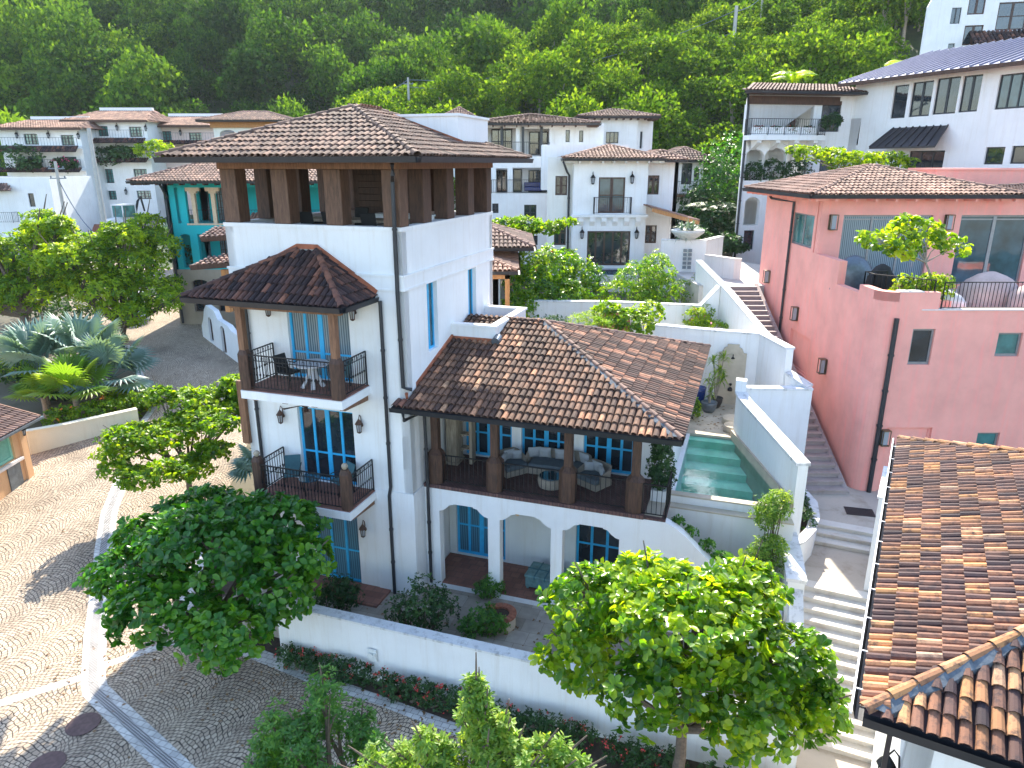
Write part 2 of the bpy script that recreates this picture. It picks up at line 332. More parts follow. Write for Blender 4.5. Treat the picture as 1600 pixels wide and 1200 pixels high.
# ---------------------------------------------------------------- buildings
def tiles(mb, a, b, top, tw=.19, tl=.36, rad=.088, seed=1, skip=.0):
    """barrel tiles on the roof plane with eave a->b and upper points top (list)"""
    rg = random.Random(seed); a = Vector(a); b = Vector(b); top = [Vector(p) for p in top]
    U = (b - a).normalized(); N = U.cross(top[-1] - a).normalized()
    if N.z < 0: N = -N
    W = N.cross(U).normalized(); poly = [((p - a).dot(U), (p - a).dot(W)) for p in [a, b] + top]
    mb.face([p + N * .0 for p in [a, b] + top], .05)
    umin, umax = min(p[0] for p in poly), max(p[0] for p in poly); wmax = max(p[1] for p in poly)
    def inside(u, v):
        c = False; j = len(poly) - 1
        for i in range(len(poly)):
            xi, yi = poly[i]; xj, yj = poly[j]
            if (yi > v) != (yj > v) and u < (xj - xi) * (v - yi) / (yj - yi) + xi: c = not c
            j = i
        return c
    nc = int((umax - umin) / tw) + 1
    for i in range(nc):
        j = 0; sh = rg.uniform(-.008, .008)
        while j * tl < wmax:
            u = umin + (i + .5) * tw; v0 = j * tl - .03; vc = v0 + tl * .5
            if inside(u, max(vc, .02)):
                L_ = tl * 1.12; r1 = rad * rg.uniform(.96, 1.04); r2 = rad * .86; du = rg.uniform(-.012, .012) + sh; h1 = .035 + rg.uniform(-.006, .016); h2 = .012; vs = []
                for (vv, r_, h) in ((v0, r1, h1), (v0 + L_, r2, h2)):
                    for q in range(6):
                        an = math.pi * q / 5; vs.append(a + U * (u + du - r_ * math.cos(an)) + W * vv + N * (h + r_ * .95 * math.sin(an)))
                t = min(1, max(0, rg.betavariate(1.6, 2.2) if rg.random() > .08 else rg.uniform(.85, 1)))
                fs = [(q, q + 1, q + 7, q + 6) for q in range(5)]; k = len(mb.v)
                mb.mesh(vs, fs, t)
                # thickness of the exposed lower lip
                vi = [a + U * (u + du - (r1 - .016) * math.cos(math.pi * q / 5)) + W * (v0 + .002) + N * (h1 + (r1 - .016) * .95 * math.sin(math.pi * q / 5)) for q in range(6)]
                mb.mesh([vs[q] for q in range(6)] + vi, [(q + 1, q, q + 6, q + 7) for q in range(5)], t * .8)
            j += 1
def ridge(mb, a, b, r=.11, L_=.38, seed=3, tlo=.3, thi=.9):
    a = Vector(a); b = Vector(b); d = (b - a).normalized(); x = d.cross(Vector((0, 0, 1))).normalized(); up = x.cross(d).normalized(); rg = random.Random(seed)
    n_ = max(1, int((b - a).length / L_))
    for i in range(n_):
        s0 = a + (b - a) * (i / n_); s1 = a + (b - a) * ((i + 1.15) / n_) if i < n_ - 1 else b; vs = []
        for p, r_, h in ((s0, r, .045), (s1, r * .85, .03)):
            for q in range(7): an = math.pi * q / 6; vs.append(p + x * (-r_ * math.cos(an)) + up * (h + r_ * math.sin(an)))
        mb.mesh(vs, [(q, q + 1, q + 8, q + 7) for q in range(6)], rg.uniform(tlo, thi))
class Bld:
    def __init__(s, name, label, cat, X, Y, yaw, zb, group=None):
        s.X, s.Y, s.yaw, s.zb = X, Y, yaw, zb; s.root = thing(name, label, cat, (X, Y, zb), yaw, group); s.c, s.s = math.cos(yaw), math.sin(yaw)
    def part(s, name, mb, mat, parent=None, bevel=0, label=None, smooth=False):
        p = parent or s.root; o = mb.build(name, mat, p, (0, 0, -s.zb) if p is s.root else None, bevel, smooth)
        if label: o['label'] = label
        return o
    def W(s, x, y, z): return Vector((s.X + x * s.c - y * s.s, s.Y + x * s.s + y * s.c, z))
    def L(s, p): dx, dy = p[0] - s.X, p[1] - s.Y; return (dx * s.c + dy * s.s, -dx * s.s + dy * s.c, p[2])
    def fac(s, x, y, ang): return Fac(s, x, y, ang)
class Fac:
    """a wall plane of a building: u runs along ang, d points inward (left of u)"""
    def __init__(s, B, x, y, ang):
        s.B, s.x, s.y = B, x, y; s.c, s.s = math.cos(ang), math.sin(ang); s.h = []
    def P(s, u, d, z): return (s.x + u * s.c - d * s.s, s.y + u * s.s + d * s.c, z)
    def px(s, x, y):
        r = ray(x, y); B = s.B; o = B.W(s.x, s.y, 0); e = B.W(*s.P(0, 1, 0)) - o; k = (o.x * e.x + o.y * e.y) / (r[0] * e.x + r[1] * e.y)
        l = B.L((r[0] * k, r[1] * k, CZ + r[2] * k)); return ((l[0] - s.x) * s.c + (l[1] - s.y) * s.s, l[2])
    def rect(s, x0, y0, x1, y1):
        a = s.px(x0, y0); b = s.px(x1, y1); return (min(a[0], b[0]), max(a[0], b[0]), min(a[1], b[1]), max(a[1], b[1]))
    def hole(s, u0, u1, z0, z1, arch=0):
        if arch:
            c = (u0 + u1) / 2; r_ = (u1 - u0) / 2; zc = z1 - r_ * arch
            s.h.append([(u0, z0), (u1, z0)] + [(c + r_ * math.cos(math.pi * q / 10), zc + r_ * arch * math.sin(math.pi * q / 10)) for q in range(11)])
        else: s.h.append([(u0, z0), (u1, z0), (u1, z1), (u0, z1)])
    def win(s, u0, u1, z0, z1, nx=2, nz=2, fm='brownframe', gm='glass', name='window', depth=.1, bar=.05, mid=None, sill=False, hole=True, arch=0, label=None):
        if hole: s.hole(u0, u1, z0, z1, arch)
        fb = MB(); e = .03; bd = bar
        def bx(a0, a1, c0, c1, d0=depth, d1=depth + .06):
            p = [s.P(a0, d0, c0), s.P(a1, d0, c0), s.P(a1, d1, c0), s.P(a0, d1, c0), s.P(a0, d0, c1), s.P(a1, d0, c1), s.P(a1, d1, c1), s.P(a0, d1, c1)]
            fb.mesh(p, [(0, 3, 2, 1), (4, 5, 6, 7), (0, 1, 5, 4), (1, 2, 6, 5), (2, 3, 7, 6), (3, 0, 4, 7)])
        bx(u0 - .01, u0 + bd, z0, z1); bx(u1 - bd, u1 + .01, z0, z1); bx(u0 + bd, u1 - bd, z1 - bd, z1 + .01); bx(u0 + bd, u1 - bd, z0, z0 + bd * 1.2)
        for i in range(1, nx):
            u = u0 + (u1 - u0) * i / nx; ww = bd * (1.0 if (nx % 2 == 0 and i == nx // 2) else .55); bx(u - ww, u + ww, z0 + bd * 1.2, z1 - bd)
        zs = mid if mid else [z0 + (z1 - z0) * i / nz for i in range(1, nz)]
        for z in zs: bx(u0 + bd, u1 - bd, z - bd * .4, z + bd * .4, depth + .01, depth + .05)
        if sill: bx(u0 - .08, u1 + .08, z0 - .09, z0 - .005, -.06, .02)
        o = s.B.part(name, fb, fm, label=label)
        pb = MB(); pb.face([s.P(u0, depth + .035, z0), s.P(u1, depth + .035, z0), s.P(u1, depth + .035, z1), s.P(u0, depth + .035, z1)])
        s.B.part('pane', pb, gm, o); return o
    def winp(s, x0, y0, x1, y1, **k): u = s.rect(x0, y0, x1, y1); return s.win(*u, **k)
    def build(s, mat, outline, th=.3, name='wall', label=None):
        mb = MB(); mb.wall(s.P, outline, s.h, th); return s.B.part(name, mb, mat, label=label)
def gutter_path(mb, pts, w=.13):
    for i in range(len(pts) - 1):
        a, b = Vector(pts[i]), Vector(pts[i + 1]); d = (b - a).normalized(); o = Vector((d.y, -d.x, 0)); p0, p1 = a - d * .0, b + d * .0
        mb.mesh([p0, p1, p1 + o * w, p0 + o * w, p0 + Vector((0, 0, -.13)), p1 + Vector((0, 0, -.13)), p1 + o * w * .7 + Vector((0, 0, -.13)), p0 + o * w * .7 + Vector((0, 0, -.13)),
                 p0 + o * w + Vector((0, 0, .02)), p1 + o * w + Vector((0, 0, .02))], [(4, 5, 6, 7)[::-1], (7, 6, 9, 8), (0, 1, 5, 4)])
def hip_roof(B, s0, s1, t0, t1, z, rise, tm='tile_pale', gut='gutter', rafters=0, raft='brownwood', tw=.2, tl=.38, seed=1, soff='brownwood', ridget=(.3, .9)):
    w_, d_ = s1 - s0, t1 - t0; h = min(w_, d_) / 2; zr = z + rise
    if d_ >= w_: r0, r1 = Vector((s0 + h, t0 + h, zr)), Vector((s0 + h, t1 - h, zr)); 
    else: r0, r1 = Vector((s0 + h, t0 + h, zr)), Vector((s1 - h, t0 + h, zr))
    A, Bc, C, D = Vector((s0, t0, z)), Vector((s1, t0, z)), Vector((s1, t1, z)), Vector((s0, t1, z)); mb = MB()
    if d_ >= w_: pl = [(A, Bc, [r0]), (Bc, C, [r1, r0]), (C, D, [r1]), (D, A, [r0, r1])]; hips = [(A, r0), (Bc, r0), (C, r1), (D, r1)]
    else: pl = [(A, Bc, [r1, r0]), (Bc, C, [r1]), (C, D, [r0, r1]), (D, A, [r0])]; hips = [(A, r0), (Bc, r1), (C, r1), (D, r0)]
    for i, (a, b, t) in enumerate(pl): tiles(mb, a, b, t, tw, tl, tw * .46, seed + i)
    ro = B.part('roof', mb, tm)
    rb = MB()
    for i, (a, b) in enumerate(hips): ridge(rb, a, b, .11 * tw / .2, .38, seed + i, *ridget)
    if (r1 - r0).length > .1: ridge(rb, r0, r1, .11 * tw / .2, .38, seed + 9, *ridget)
    B.part('ridge_tiles', rb, tm, ro)
    sb = MB(); sb.box(s0 + .02, s1 - .02, t0 + .02, t1 - .02, z - .1, z - .012); B.part('soffit', sb, soff, ro)
    gb = MB(); gutter_path(gb, [A, Bc, C, D, A]); B.part('gutter', gb, gut, ro)
    if rafters:
        def rt(*a): q_ = MB(); q_.box(*a); B.part('rafter_tail', q_, raft, ro)
        for k in range(int(w_ / rafters) + 1):
            x = s0 + .25 + k * rafters
            if x < s1 - .1: rt(x - .05, x + .05, t0 + .05, t0 + .8, z - .24, z - .1)
        for k in range(int(d_ / rafters) + 1):
            y = t0 + .3 + k * rafters
            if y < t1 - .1: rt(s1 - .8, s1 - .05, y - .05, y + .05, z - .24, z - .1); rt(s0 + .05, s0 + .8, y - .05, y + .05, z - .24, z - .1)
    return ro
def railing(B, pts, z0, h=1.0, sp=.11, name='railing', orn=True, mat='iron', parent=None):
    mb = MB()
    for i in range(len(pts) - 1):
        a, b = Vector((*pts[i], 0)), Vector((*pts[i + 1], 0)); L_ = (b - a).length; n_ = max(2, int(L_ / sp))
        mb.beam(a + Vector((0, 0, z0 + h)), b + Vector((0, 0, z0 + h)), .045, .03); mb.beam(a + Vector((0, 0, z0 + .08)), b + Vector((0, 0, z0 + .08)), .025)
        if orn: mb.beam(a + Vector((0, 0, z0 + h - .16)), b + Vector((0, 0, z0 + h - .16)), .02)
        for k in range(n_ + 1):
            p = a + (b - a) * (k / n_); mb.beam(p + Vector((0, 0, z0 if k in (0, n_) else z0 + .08)), p + Vector((0, 0, z0 + h)), .035 if k in (0, n_) else .016)
            if orn and 0 < k < n_:
                mb.box(p.x - .018, p.x + .018, p.y - .018, p.y + .018, z0 + h * .42, z0 + h * .48)
                if k % 2 == 0:
                    d = (b - a).normalized() * .045; q = p + Vector((0, 0, z0 + h - .08))
                    mb.tube([q - d + Vector((0, 0, -.06)), q - d * .8 + Vector((0, 0, .03)), q, q + d * .8 + Vector((0, 0, .03)), q + d + Vector((0, 0, -.06))], .008, 4, False)
    return B.part(name, mb, mat, parent)
def lantern(B, fa, u, z, sc=1.0, mat='darkwood', name='wall_lantern', style=0):
    mb = MB(); x, y, _ = fa.P(u, -.16 * sc, z)
    if style == 0:
        mb.lathe((x, y, z), [(.02 * sc, .26 * sc), (.05 * sc, .22 * sc), (.12 * sc, .12 * sc), (.125 * sc, .10 * sc), (.03 * sc, .10 * sc)], 8)
        for k in range(6): a = math.pi * k / 3; mb.beam((x + .09 * sc * math.cos(a), y + .09 * sc * math.sin(a), z + .1 * sc), (x + .065 * sc * math.cos(a), y + .065 * sc * math.sin(a), z - .15 * sc), .016 * sc)
        mb.lathe((x, y, z), [(.03 * sc, -.2 * sc), (.075 * sc, -.16 * sc), (.075 * sc, -.14 * sc)], 8)
        mb.tube([fa.P(u, 0, z + .05 * sc), fa.P(u, -.03, z + .3 * sc), fa.P(u, -.1 * sc, z + .38 * sc), fa.P(u, -.16 * sc, z + .26 * sc)], .014 * sc, 5)
        p = fa.P(u, -.02, z); mb.tube([fa.P(u, 0, z + .02), fa.P(u, -.04, z + .02)], .06 * sc, 8)
        g = MB(); g.lathe((x, y, z), [(.055 * sc, -.14 * sc), (.078 * sc, .095 * sc)], 6)
    else:
        def bx(M_, u0, u1, d0, d1, z0, z1):
            p = [fa.P(u0, d0, z0), fa.P(u1, d0, z0), fa.P(u1, d1, z0), fa.P(u0, d1, z0), fa.P(u0, d0, z1), fa.P(u1, d0, z1), fa.P(u1, d1, z1), fa.P(u0, d1, z1)]
            M_.mesh(p, [(0, 3, 2, 1), (4, 5, 6, 7), (0, 1, 5, 4), (1, 2, 6, 5), (2, 3, 7, 6), (3, 0, 4, 7)])
        a = .14 * sc; h = .27 * sc; bx(mb, u - a, u + a, -.26 * sc, -.02, z + h, z + h + .03); bx(mb, u - a, u + a, -.26 * sc, -.02, z - h - .03, z - h); bx(mb, u - a, u + a, -.02, 0, z - h, z + h)
        for uu in (u - a, u + a - .025): bx(mb, uu, uu + .025, -.26 * sc, -.235 * sc, z - h, z + h)
        g = MB(); bx(g, u - a * .6, u + a * .6, -.2 * sc, -.07 * sc, z - h + .01, z + h - .01)
    o = B.part(name, mb, mat); B.part('lantern_glass', g, 'cushion', o); return o
def pipe(B, pts, r=.055, name='downpipe', mat='gutter'):
    mb = MB(); mb.tube(pts, r, 8)
    for i in range(len(pts) - 1):
        a, b = Vector(pts[i]), Vector(pts[i + 1])
        if abs(a.z - b.z) > 1.5:
            for k in range(1, int(abs(a.z - b.z) / 1.6) + 1): p = a + (b - a) * (k / (int(abs(a.z - b.z) / 1.6) + 1)); mb.lathe(p, [(r * 1.3, -.03), (r * 1.3, .03)], 8)
    return B.part(name, mb, mat)
# ================================================================ the white tower house
HY = math.atan2(-0.3184, 0.948)
H = Bld('tower_house', 'white stucco tower house with blue framed doors, open timber belvedere and tiled loggia wing', 'house', -.1533 * 20, 20, HY, -1.5)
fF = H.fac(-5.9, 0, 0); fR = H.fac(0, 0, math.pi / 2); fL = H.fac(-5.9, 7.3, -math.pi / 2); fB = H.fac(0, 7.3, math.pi)
# front openings
fF.win(1.9, 4.05, 6.45, 8.9, 4, 2, 'bluepaint', 'curtain', 'balcony_door', .12, .075, mid=[7.25])
fF.win(1.95, 3.95, 2.98, 5.48, 4, 2, 'bluepaint', 'glass', 'balcony_door', .12, .075, mid=[3.95])
fF.win(2.2, 3.85, -.62, 1.95, 3, 2, 'bluepaint', 'curtainblue', 'garden_door', .12, .075, mid=[.55])
fR.win(1.5, 2.25, 7.2, 9.35, 2, 1, 'bluepaint', 'glassblue', 'window', .14, .06)
fR.win(4.84, 5.6, 7.45, 9.3, 2, 1, 'bluepaint', 'glassblue', 'window', .14, .06)
for f, L_ in ((fF, 5.9), (fR, 7.3), (fL, 7.3), (fB, 5.9)): f.build('white', [(0, -1.6), (L_, -1.6), (L_, 11.12), (0, 11.12)], .28)
mb = MB()
def band(z0, z1, e, s0=-5.9, s1=0, t0=0, t1=7.3):
    mb.box(s0 - e, s1 + e, t0 - e, t0 - .001, z0, z1); mb.box(s1 + .001, s1 + e, t0, t1, z0, z1); mb.box(s0 - e, s0 - .001, t0, t1, z0, z1); mb.box(s0 - e, s1 + e, t1 + .001, t1 + e, z0, z1)
band(9.40, 9.74, .03); band(9.74, 9.80, .06); band(9.34, 9.40, .05); H.part('string_course', mb, 'white')
mb = MB(); band(11.0, 11.12, .03); H.part('parapet_band', mb, 'white')
mb = MB(); mb.prism([(-1.35, -.03), (.035, -.03), (.035, .73), (.001, .73), (.001, -.001), (-1.35, -.001)], -1.55, 3.02); H.part('corner_plinth', mb, 'white')
mb = MB(); mb.box(-5.6, -.3, .3, 7.0, 10.0, 10.15); H.part('belvedere_floor', mb, 'tilefloor')
mb = MB(); mb.box(-5.7, -.2, .2, 7.1, 6.2, 6.4); mb.box(-5.7, -.2, .2, 7.1, 2.75, 2.97); H.part('floor_slab', mb, 'white')
# belvedere posts, beam, screen
def post(s0, s1, t0, t1, z0, z1, name='post', mat='darkwood'):
    b = MB(); b.box(s0, s1, t0, t1, z0, z1); return H.part(name, b, mat, bevel=.025)
for s in (-5.9, -4.13, -2.38, -.55):
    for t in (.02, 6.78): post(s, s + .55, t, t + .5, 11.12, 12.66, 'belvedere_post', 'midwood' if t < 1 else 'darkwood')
for t in (1.55, 3.3, 5.05):
    for s in (-.5, -5.88): post(s, s + .48, t, t + .55, 11.12, 12.66, 'belvedere_post')
mb = MB(); mb.box(-5.95, .05, -.02, .5, 12.66, 12.9); mb.box(-5.95, .05, 6.8, 7.32, 12.66, 12.9); mb.box(-.48, .05, .5, 6.8, 12.66, 12.9); mb.box(-5.95, -5.4, .5, 6.8, 12.66, 12.9)
H.part('ring_beam', mb, 'brownwood', bevel=.02)
mb = MB()
for k in range(12): mb.box(-3.75, -2.45, 4.0 - .01 * (k % 2), 4.15, 10.15 + k * .21, 10.15 + k * .21 + .2)
mb.box(-3.8, -3.6, 4.0, 6.7, 10.15, 12.66); mb.box(-2.5, -2.35, 3.95, 6.7, 10.15, 12.66)
H.part('timber_screen', mb, 'darkwood')
tro = hip_roof(H, -7.05, 1.12, -1.12, 8.45, 12.96, 1.5, 'tile_tower', rafters=0, tw=.2, seed=11, soff='darkwood', ridget=(.2, .6))
mb = MB(); mb.prism([(-2.75, 4.6), (-.15, 4.6), (-.15, 7.35), (-2.75, 7.35)], 12.9, 14.28); mb.prism([(-2.8, 4.55), (-.1, 4.55), (-.1, 7.4), (-2.8, 7.4)], 14.28, 14.36); H.part('lift_housing', mb, 'white')
mb = MB(); mb.beam((-2.5, 4.52, 14.28), (.0, 4.52, 13.42), .06, .22); mb.beam((-.08, 4.5, 13.42), (-.08, 7.4, 13.42), .06, .16); H.part('flashing', mb, 'flashing')
# downpipes
pipe(H, [(.35, -1.0, 12.8), (.3, -.9, 12.55), (-.15, -.09, 12.35), (-.15, -.09, 9.8), (-.15, -.1, 9.4), (-.12, -.08, 6.5), (.09, .06, 6.42)], .06)
pipe(H, [(-.72, -.1, 9.05), (-.72, -.08, 3.2), (-.78, -.09, 2.9), (-.78, -.09, -.62)], .055)
pipe(H, [(-5.42, -.09, 9.0), (-5.42, -.09, 4.0), (-5.42, -.09, -.9)], .055)
pipe(H, [(.05, -.5, 5.88), (.05, -.45, 5.62), (.2, .6, 5.55), (.22, .62, 3.1), (.22, .60, 2.9), (.22, .6, -.4)], .055)
mb = MB(); mb.box(-6.08, -5.82, -.14, .12, 4.0, 6.15); H.part('hanging_post', mb, 'brownwood', bevel=.02)
for s, z in ((1.36, 8.55), (4.28, 8.62), (1.41, 5.08), (4.25, 5.1), (4.13, 1.5)): lantern(H, fF, s, z)
# balconies
def balcony(z):
    b = MB(); b.box(-4.68, -1.26, -1.6, -.001, z - .28, z - .03); o = H.part('balcony', b, 'white')
    b = MB(); b.box(-4.64, -1.3, -1.56, -.002, z - .03, z); H.part('balcony_floor', b, 'tilefloor', o)
    b = MB()
    for s in (-4.45, -3.4, -2.4, -1.45): b.prism([(s - .09, -1.3), (s + .09, -1.3), (s + .09, -.001), (s - .09, -.001)], [z - .42] * 2 + [z - .5] * 2, [z - .283] * 4)
    H.part('corbel', b, 'brownwood', o)
    railing(H, [(-4.58, -.05), (-4.58, -1.5), (-1.34, -1.5), (-1.34, -.05)], z, 1.05, .115, 'balcony_railing', True, 'iron', o).location = (0, 0, 0)
    return o
b3 = balcony(6.45); b2 = balcony(2.98)
def newel(s, t, z, top, ball=False):
    b = MB(); w_ = .17 if not ball else .15
    pr = [(s + w_ * x, t + w_ * y) for x, y in ((-1, -.6), (-.6, -1), (.6, -1), (1, -.6), (1, .6), (.6, 1), (-.6, 1), (-1, .6))]
    b.prism(pr, z, top); pr2 = [(s + (x - s) * .65, t + (y - t) * .65) for x, y in pr]
    b.mesh([(x, y, top) for x, y in pr] + [(x, y, top + .14) for x, y in pr2], [(i, (i + 1) % 8, (i + 1) % 8 + 8, i + 8) for i in range(8)] + [tuple(range(8, 16))])
    o = H.part('newel_post', b, 'darkwood')
    if ball:
        g = MB(); g.lathe((s, t, top + .12), [(.03, 0), (.05, .03), (.085, .07), (.1, .12), (.085, .17), (.05, .205), (.01, .22)], 12); H.part('ball_finial', g, 'greywood', o, smooth=True)
for s in (-4.52, -1.45):
    newel(s, -1.45, 6.45, 7.5)
    b = MB(); b.box(s - .1, s + .1, -1.55, -1.35, 7.55, 9.02); b.prism([(s - .3, -1.53), (s + .3, -1.53), (s + .3, -1.37), (s - .3, -1.37)], 8.86, 9.0); H.part('balcony_post', b, 'brownwood', bevel=.015)
    newel(s, -1.42, 2.98, 4.12, True)
# little hipped roof over the upper balcony
A_, B_, C_, D_ = (-6.1, -1.85, 9.14), (-.9, -1.85, 9.14), (-.9, -.03, 9.14), (-6.1, -.03, 9.14); R1, R2 = (-3.35, -.03, 10.38), (-2.75, -.03, 10.38)
mb = MB(); tiles(mb, A_, B_, [R2, R1], .19, .36, .088, 21); tiles(mb, B_, C_, [R2], .19, .36, .088, 22); tiles(mb, D_, A_, [R1], .19, .36, .088, 23); br_ = H.part('balcony_roof', mb, 'tile_dark')
mb = MB(); ridge(mb, A_, R1, .1, .36, 4, .4, 1); ridge(mb, B_, R2, .1, .36, 5, .4, 1); H.part('ridge_tiles', mb, 'tile_dark', br_)
mb = MB(); mb.beam((-2.75, -.04, 10.5), (-.85, -.04, 9.28), .05, .16); mb.beam((-3.35, -.04, 10.5), (-6.0, -.04, 9.28), .05, .16); mb.beam((-3.38, -.04, 10.5), (-2.7, -.04, 10.5), .05, .14); H.part('flashing', mb, 'flashing', br_)
mb = MB(); mb.box(-6.05, -.93, -1.8, -.04, 9.02, 9.12); H.part('soffit', mb, 'darkwood', br_)
mb = MB(); gutter_path(mb, [(-6.1, -.05, 9.14), A_, B_, (-.9, -.05, 9.14)], .14); H.part('gutter', mb, 'gutter', br_)
mb = MB(); mb.beam((-4.6, -1.45, 8.95), (-1.35, -1.45, 8.95), .16, .18); H.part('beam', mb, 'brownwood', br_)

def mortar(mb, a, b, off, h=.085, n_=40, seed=2):
    rg = random.Random(seed); a = Vector(a); b = Vector(b); off = Vector(off); up = Vector((0, 0, h)); vs = []
    for i in range(n_ + 1): p = a.lerp(b, i / n_); k = rg.uniform(.75, 1.25); vs += [p + up + Vector((0, 0, .03)), p + off * k + up, p + off * k - Vector((0, 0, .02))]
    mb.mesh(vs, [(i * 3 + j, i * 3 + j + 1, i * 3 + j + 4, i * 3 + j + 3) for i in range(n_) for j in range(2)])
# ---- loggia wing
fG = H.fac(0, .73, 0)
def ogee(u0, u1, z0, zt): 
    w_ = u1 - u0; return [(u0, z0), (u1, z0), (u1, zt - .30), (u1 - .12, zt - .27), (u1 - .26, zt - .17), (u1 - .36, zt - .06), (u1 - .5, zt - .03), (u1 - .5, zt), (u0 + .5, zt), (u0 + .5, zt - .03), (u0 + .36, zt - .06), (u0 + .26, zt - .17), (u0 + .12, zt - .27), (u0, zt - .30)]
for a, b in ((.53, 2.19), (2.58, 4.24), (4.6, 6.33)): fG.h.append(ogee(a, b, -.46, 2.5))
curve = [(7.62, 2.98), (7.9, 2.86), (8.25, 2.6), (8.6, 2.25), (8.95, 1.95), (9.4, 1.75), (9.4, -1.55)]
fG.build('white', [(.04, -1.55)] + [(9.4, -1.55)] + curve[::-1][1:] + [(.04, 2.98)], .32)
mb = MB(); mb.box(.04, 7.0, .70, 3.3, 2.98, 3.1); mb.box(6.95, 7.62, .74, 2.0, 2.98, 3.04); H.part('loggia_floor', mb, 'herring')
mb = MB(); mb.box(.04, 7.0, 1.06, 3.3, 2.6, 2.975); H.part('loggia_ceiling', mb, 'white')
fD = H.fac(0, 3.3, 0)
for (a, b) in ((.42, 2.12), (2.46, 4.15), (4.6, 6.25)):
    fD.win(a, b, 3.12, 5.25, 4, 3, 'bluepaint', 'glass', 'loggia_door', .1, .075, mid=[3.95, 4.72])
fD.build('white', [(0, 3.0), (7.5, 3.0), (7.5, 6.0), (0, 6.0)], .3)
fE = H.fac(0, 2.6, 0)
fE.win(.3, 2.12, -.42, 2.2, 4, 2, 'bluepaint', 'curtainblue', 'garden_door', .1, .08, mid=[.7]); fE.win(4.6, 6.15, -.42, 2.35, 3, 2, 'bluepaint', 'glass', 'garden_door', .1, .08, mid=[.75])
fE.build('offwhite', [(.04, -1), (7.0, -1), (7.0, 2.6), (.04, 2.6)], .25)
fW = H.fac(7.5, 3.0, math.pi / 2); fW.build('white', [(0, -1), (6.9, -1), (6.9, 6.0), (0, 6.0)], .3)
fW2 = H.fac(7.0, .73, math.pi / 2); fW2.build('white', [(.33, -1), (2.57, -1), (2.57, 2.6), (.33, 2.6)], .3)
for s in (.12, 2.1, 4.42, 6.42):
    z = 3.1; b = MB(); w_ = .25; cs, ct = s + .25, 1.0
    pr = [(cs + w_ * x, ct + w_ * y) for x, y in ((-1, -.55), (-.55, -1), (.55, -1), (1, -.55), (1, .55), (.55, 1), (-.55, 1), (-1, .55))]
    zb = 3.0 if s < 6 else 3.0; b.prism(pr, zb, z + .98); pr2 = [(cs + (x - cs) * .5, ct + (y - ct) * .5) for x, y in pr]
    b.mesh([(x, y, z + .98) for x, y in pr] + [(x, y, z + 1.14) for x, y in pr2], [(i, (i + 1) % 8, (i + 1) % 8 + 8, i + 8) for i in range(8)] + [tuple(range(8, 16))])
    b.box(cs - .12, cs + .12, ct - .12, ct + .12, z + 1.1, 5.75); H.part('loggia_post', b, 'darkwood', bevel=.012)
mb = MB(); mb.box(.04, 7.0, .87, 1.13, 5.72, 5.95); H.part('beam', mb, 'brownwood')
for a, b in ((.62, 2.1), (2.6, 4.42), (4.92, 6.42)): railing(H, [(a, .93), (b, .93)], 3.1, .95, .14, 'loggia_railing', False)
railing(H, [(6.92, .86), (7.6, .86), (7.6, 2.0)], 3.04, 1.0, .13, 'terrace_railing', False)
# roof of the wing
e0, e1, ef, eb, ez = .01, 8.0, -.42, 9.85, 5.98; mid_ = (ef + eb) / 2; zr = 7.66
P1, P2, P3, P4 = (e0, ef, ez), (e1, ef, ez), (e1, eb, ez), (e0, eb, ez); Q1, Q2 = (e0, mid_, zr), (2.85, mid_, zr)
mb = MB(); tiles(mb, P1, P2, [Q2, Q1], .19, .37, .088, 31); wr = H.part('wing_roof', mb, 'tile_loggia')
mb = MB(); tiles(mb, P2, P3, [Q2], .19, .37, .088, 32); tiles(mb, P3, P4, [Q1, Q2], .19, .37, .088, 33); H.part('side_slope', mb, 'tile_side', wr)
mb = MB(); ridge(mb, P2, Q2, .1, .36, 6, .2, .6); ridge(mb, P3, Q2, .1, .36, 7, .2, .6); ridge(mb, (1.5, mid_, zr), Q2, .1, .36, 8, .1, .4); H.part('ridge_tiles', mb, 'tile_brown', wr)
mb = MB(); mortar(mb, P2, Q2, (-.24, 0, 0)); H.part('mortar_strip', mb, 'mortar', wr)
mb = MB(); mb.prism([(e0, ef + .02), (e1 - .02, ef + .02), (e1 - .02, eb - .02), (e0, eb - .02)], ez - .1, ez - .012); H.part('soffit', mb, 'darkwood', wr)
mb = MB(); gutter_path(mb, [(-.38, ef, ez), (e1, ef, ez)], .14); gutter_path(mb, [P2, P3], .05); H.part('gutter', mb, 'gutter', wr)
mb = MB(); tiles(mb, (-.36, ef, ez), (.0, ef, ez), [(0, -.02, ez + .13), (-.36, -.02, ez + .13)], .18, .36, .088, 35); H.part('corner_tiles', mb, 'tile_dark', wr)
mb = MB(); mb.beam((-.05, -.04, 6.22), (.04, 3.3, 7.28), .07, .2); mb.beam((0, 3.27, 7.26), (1.6, 3.27, 7.26), .05, .14); H.part('flashing', mb, 'flashing', wr)
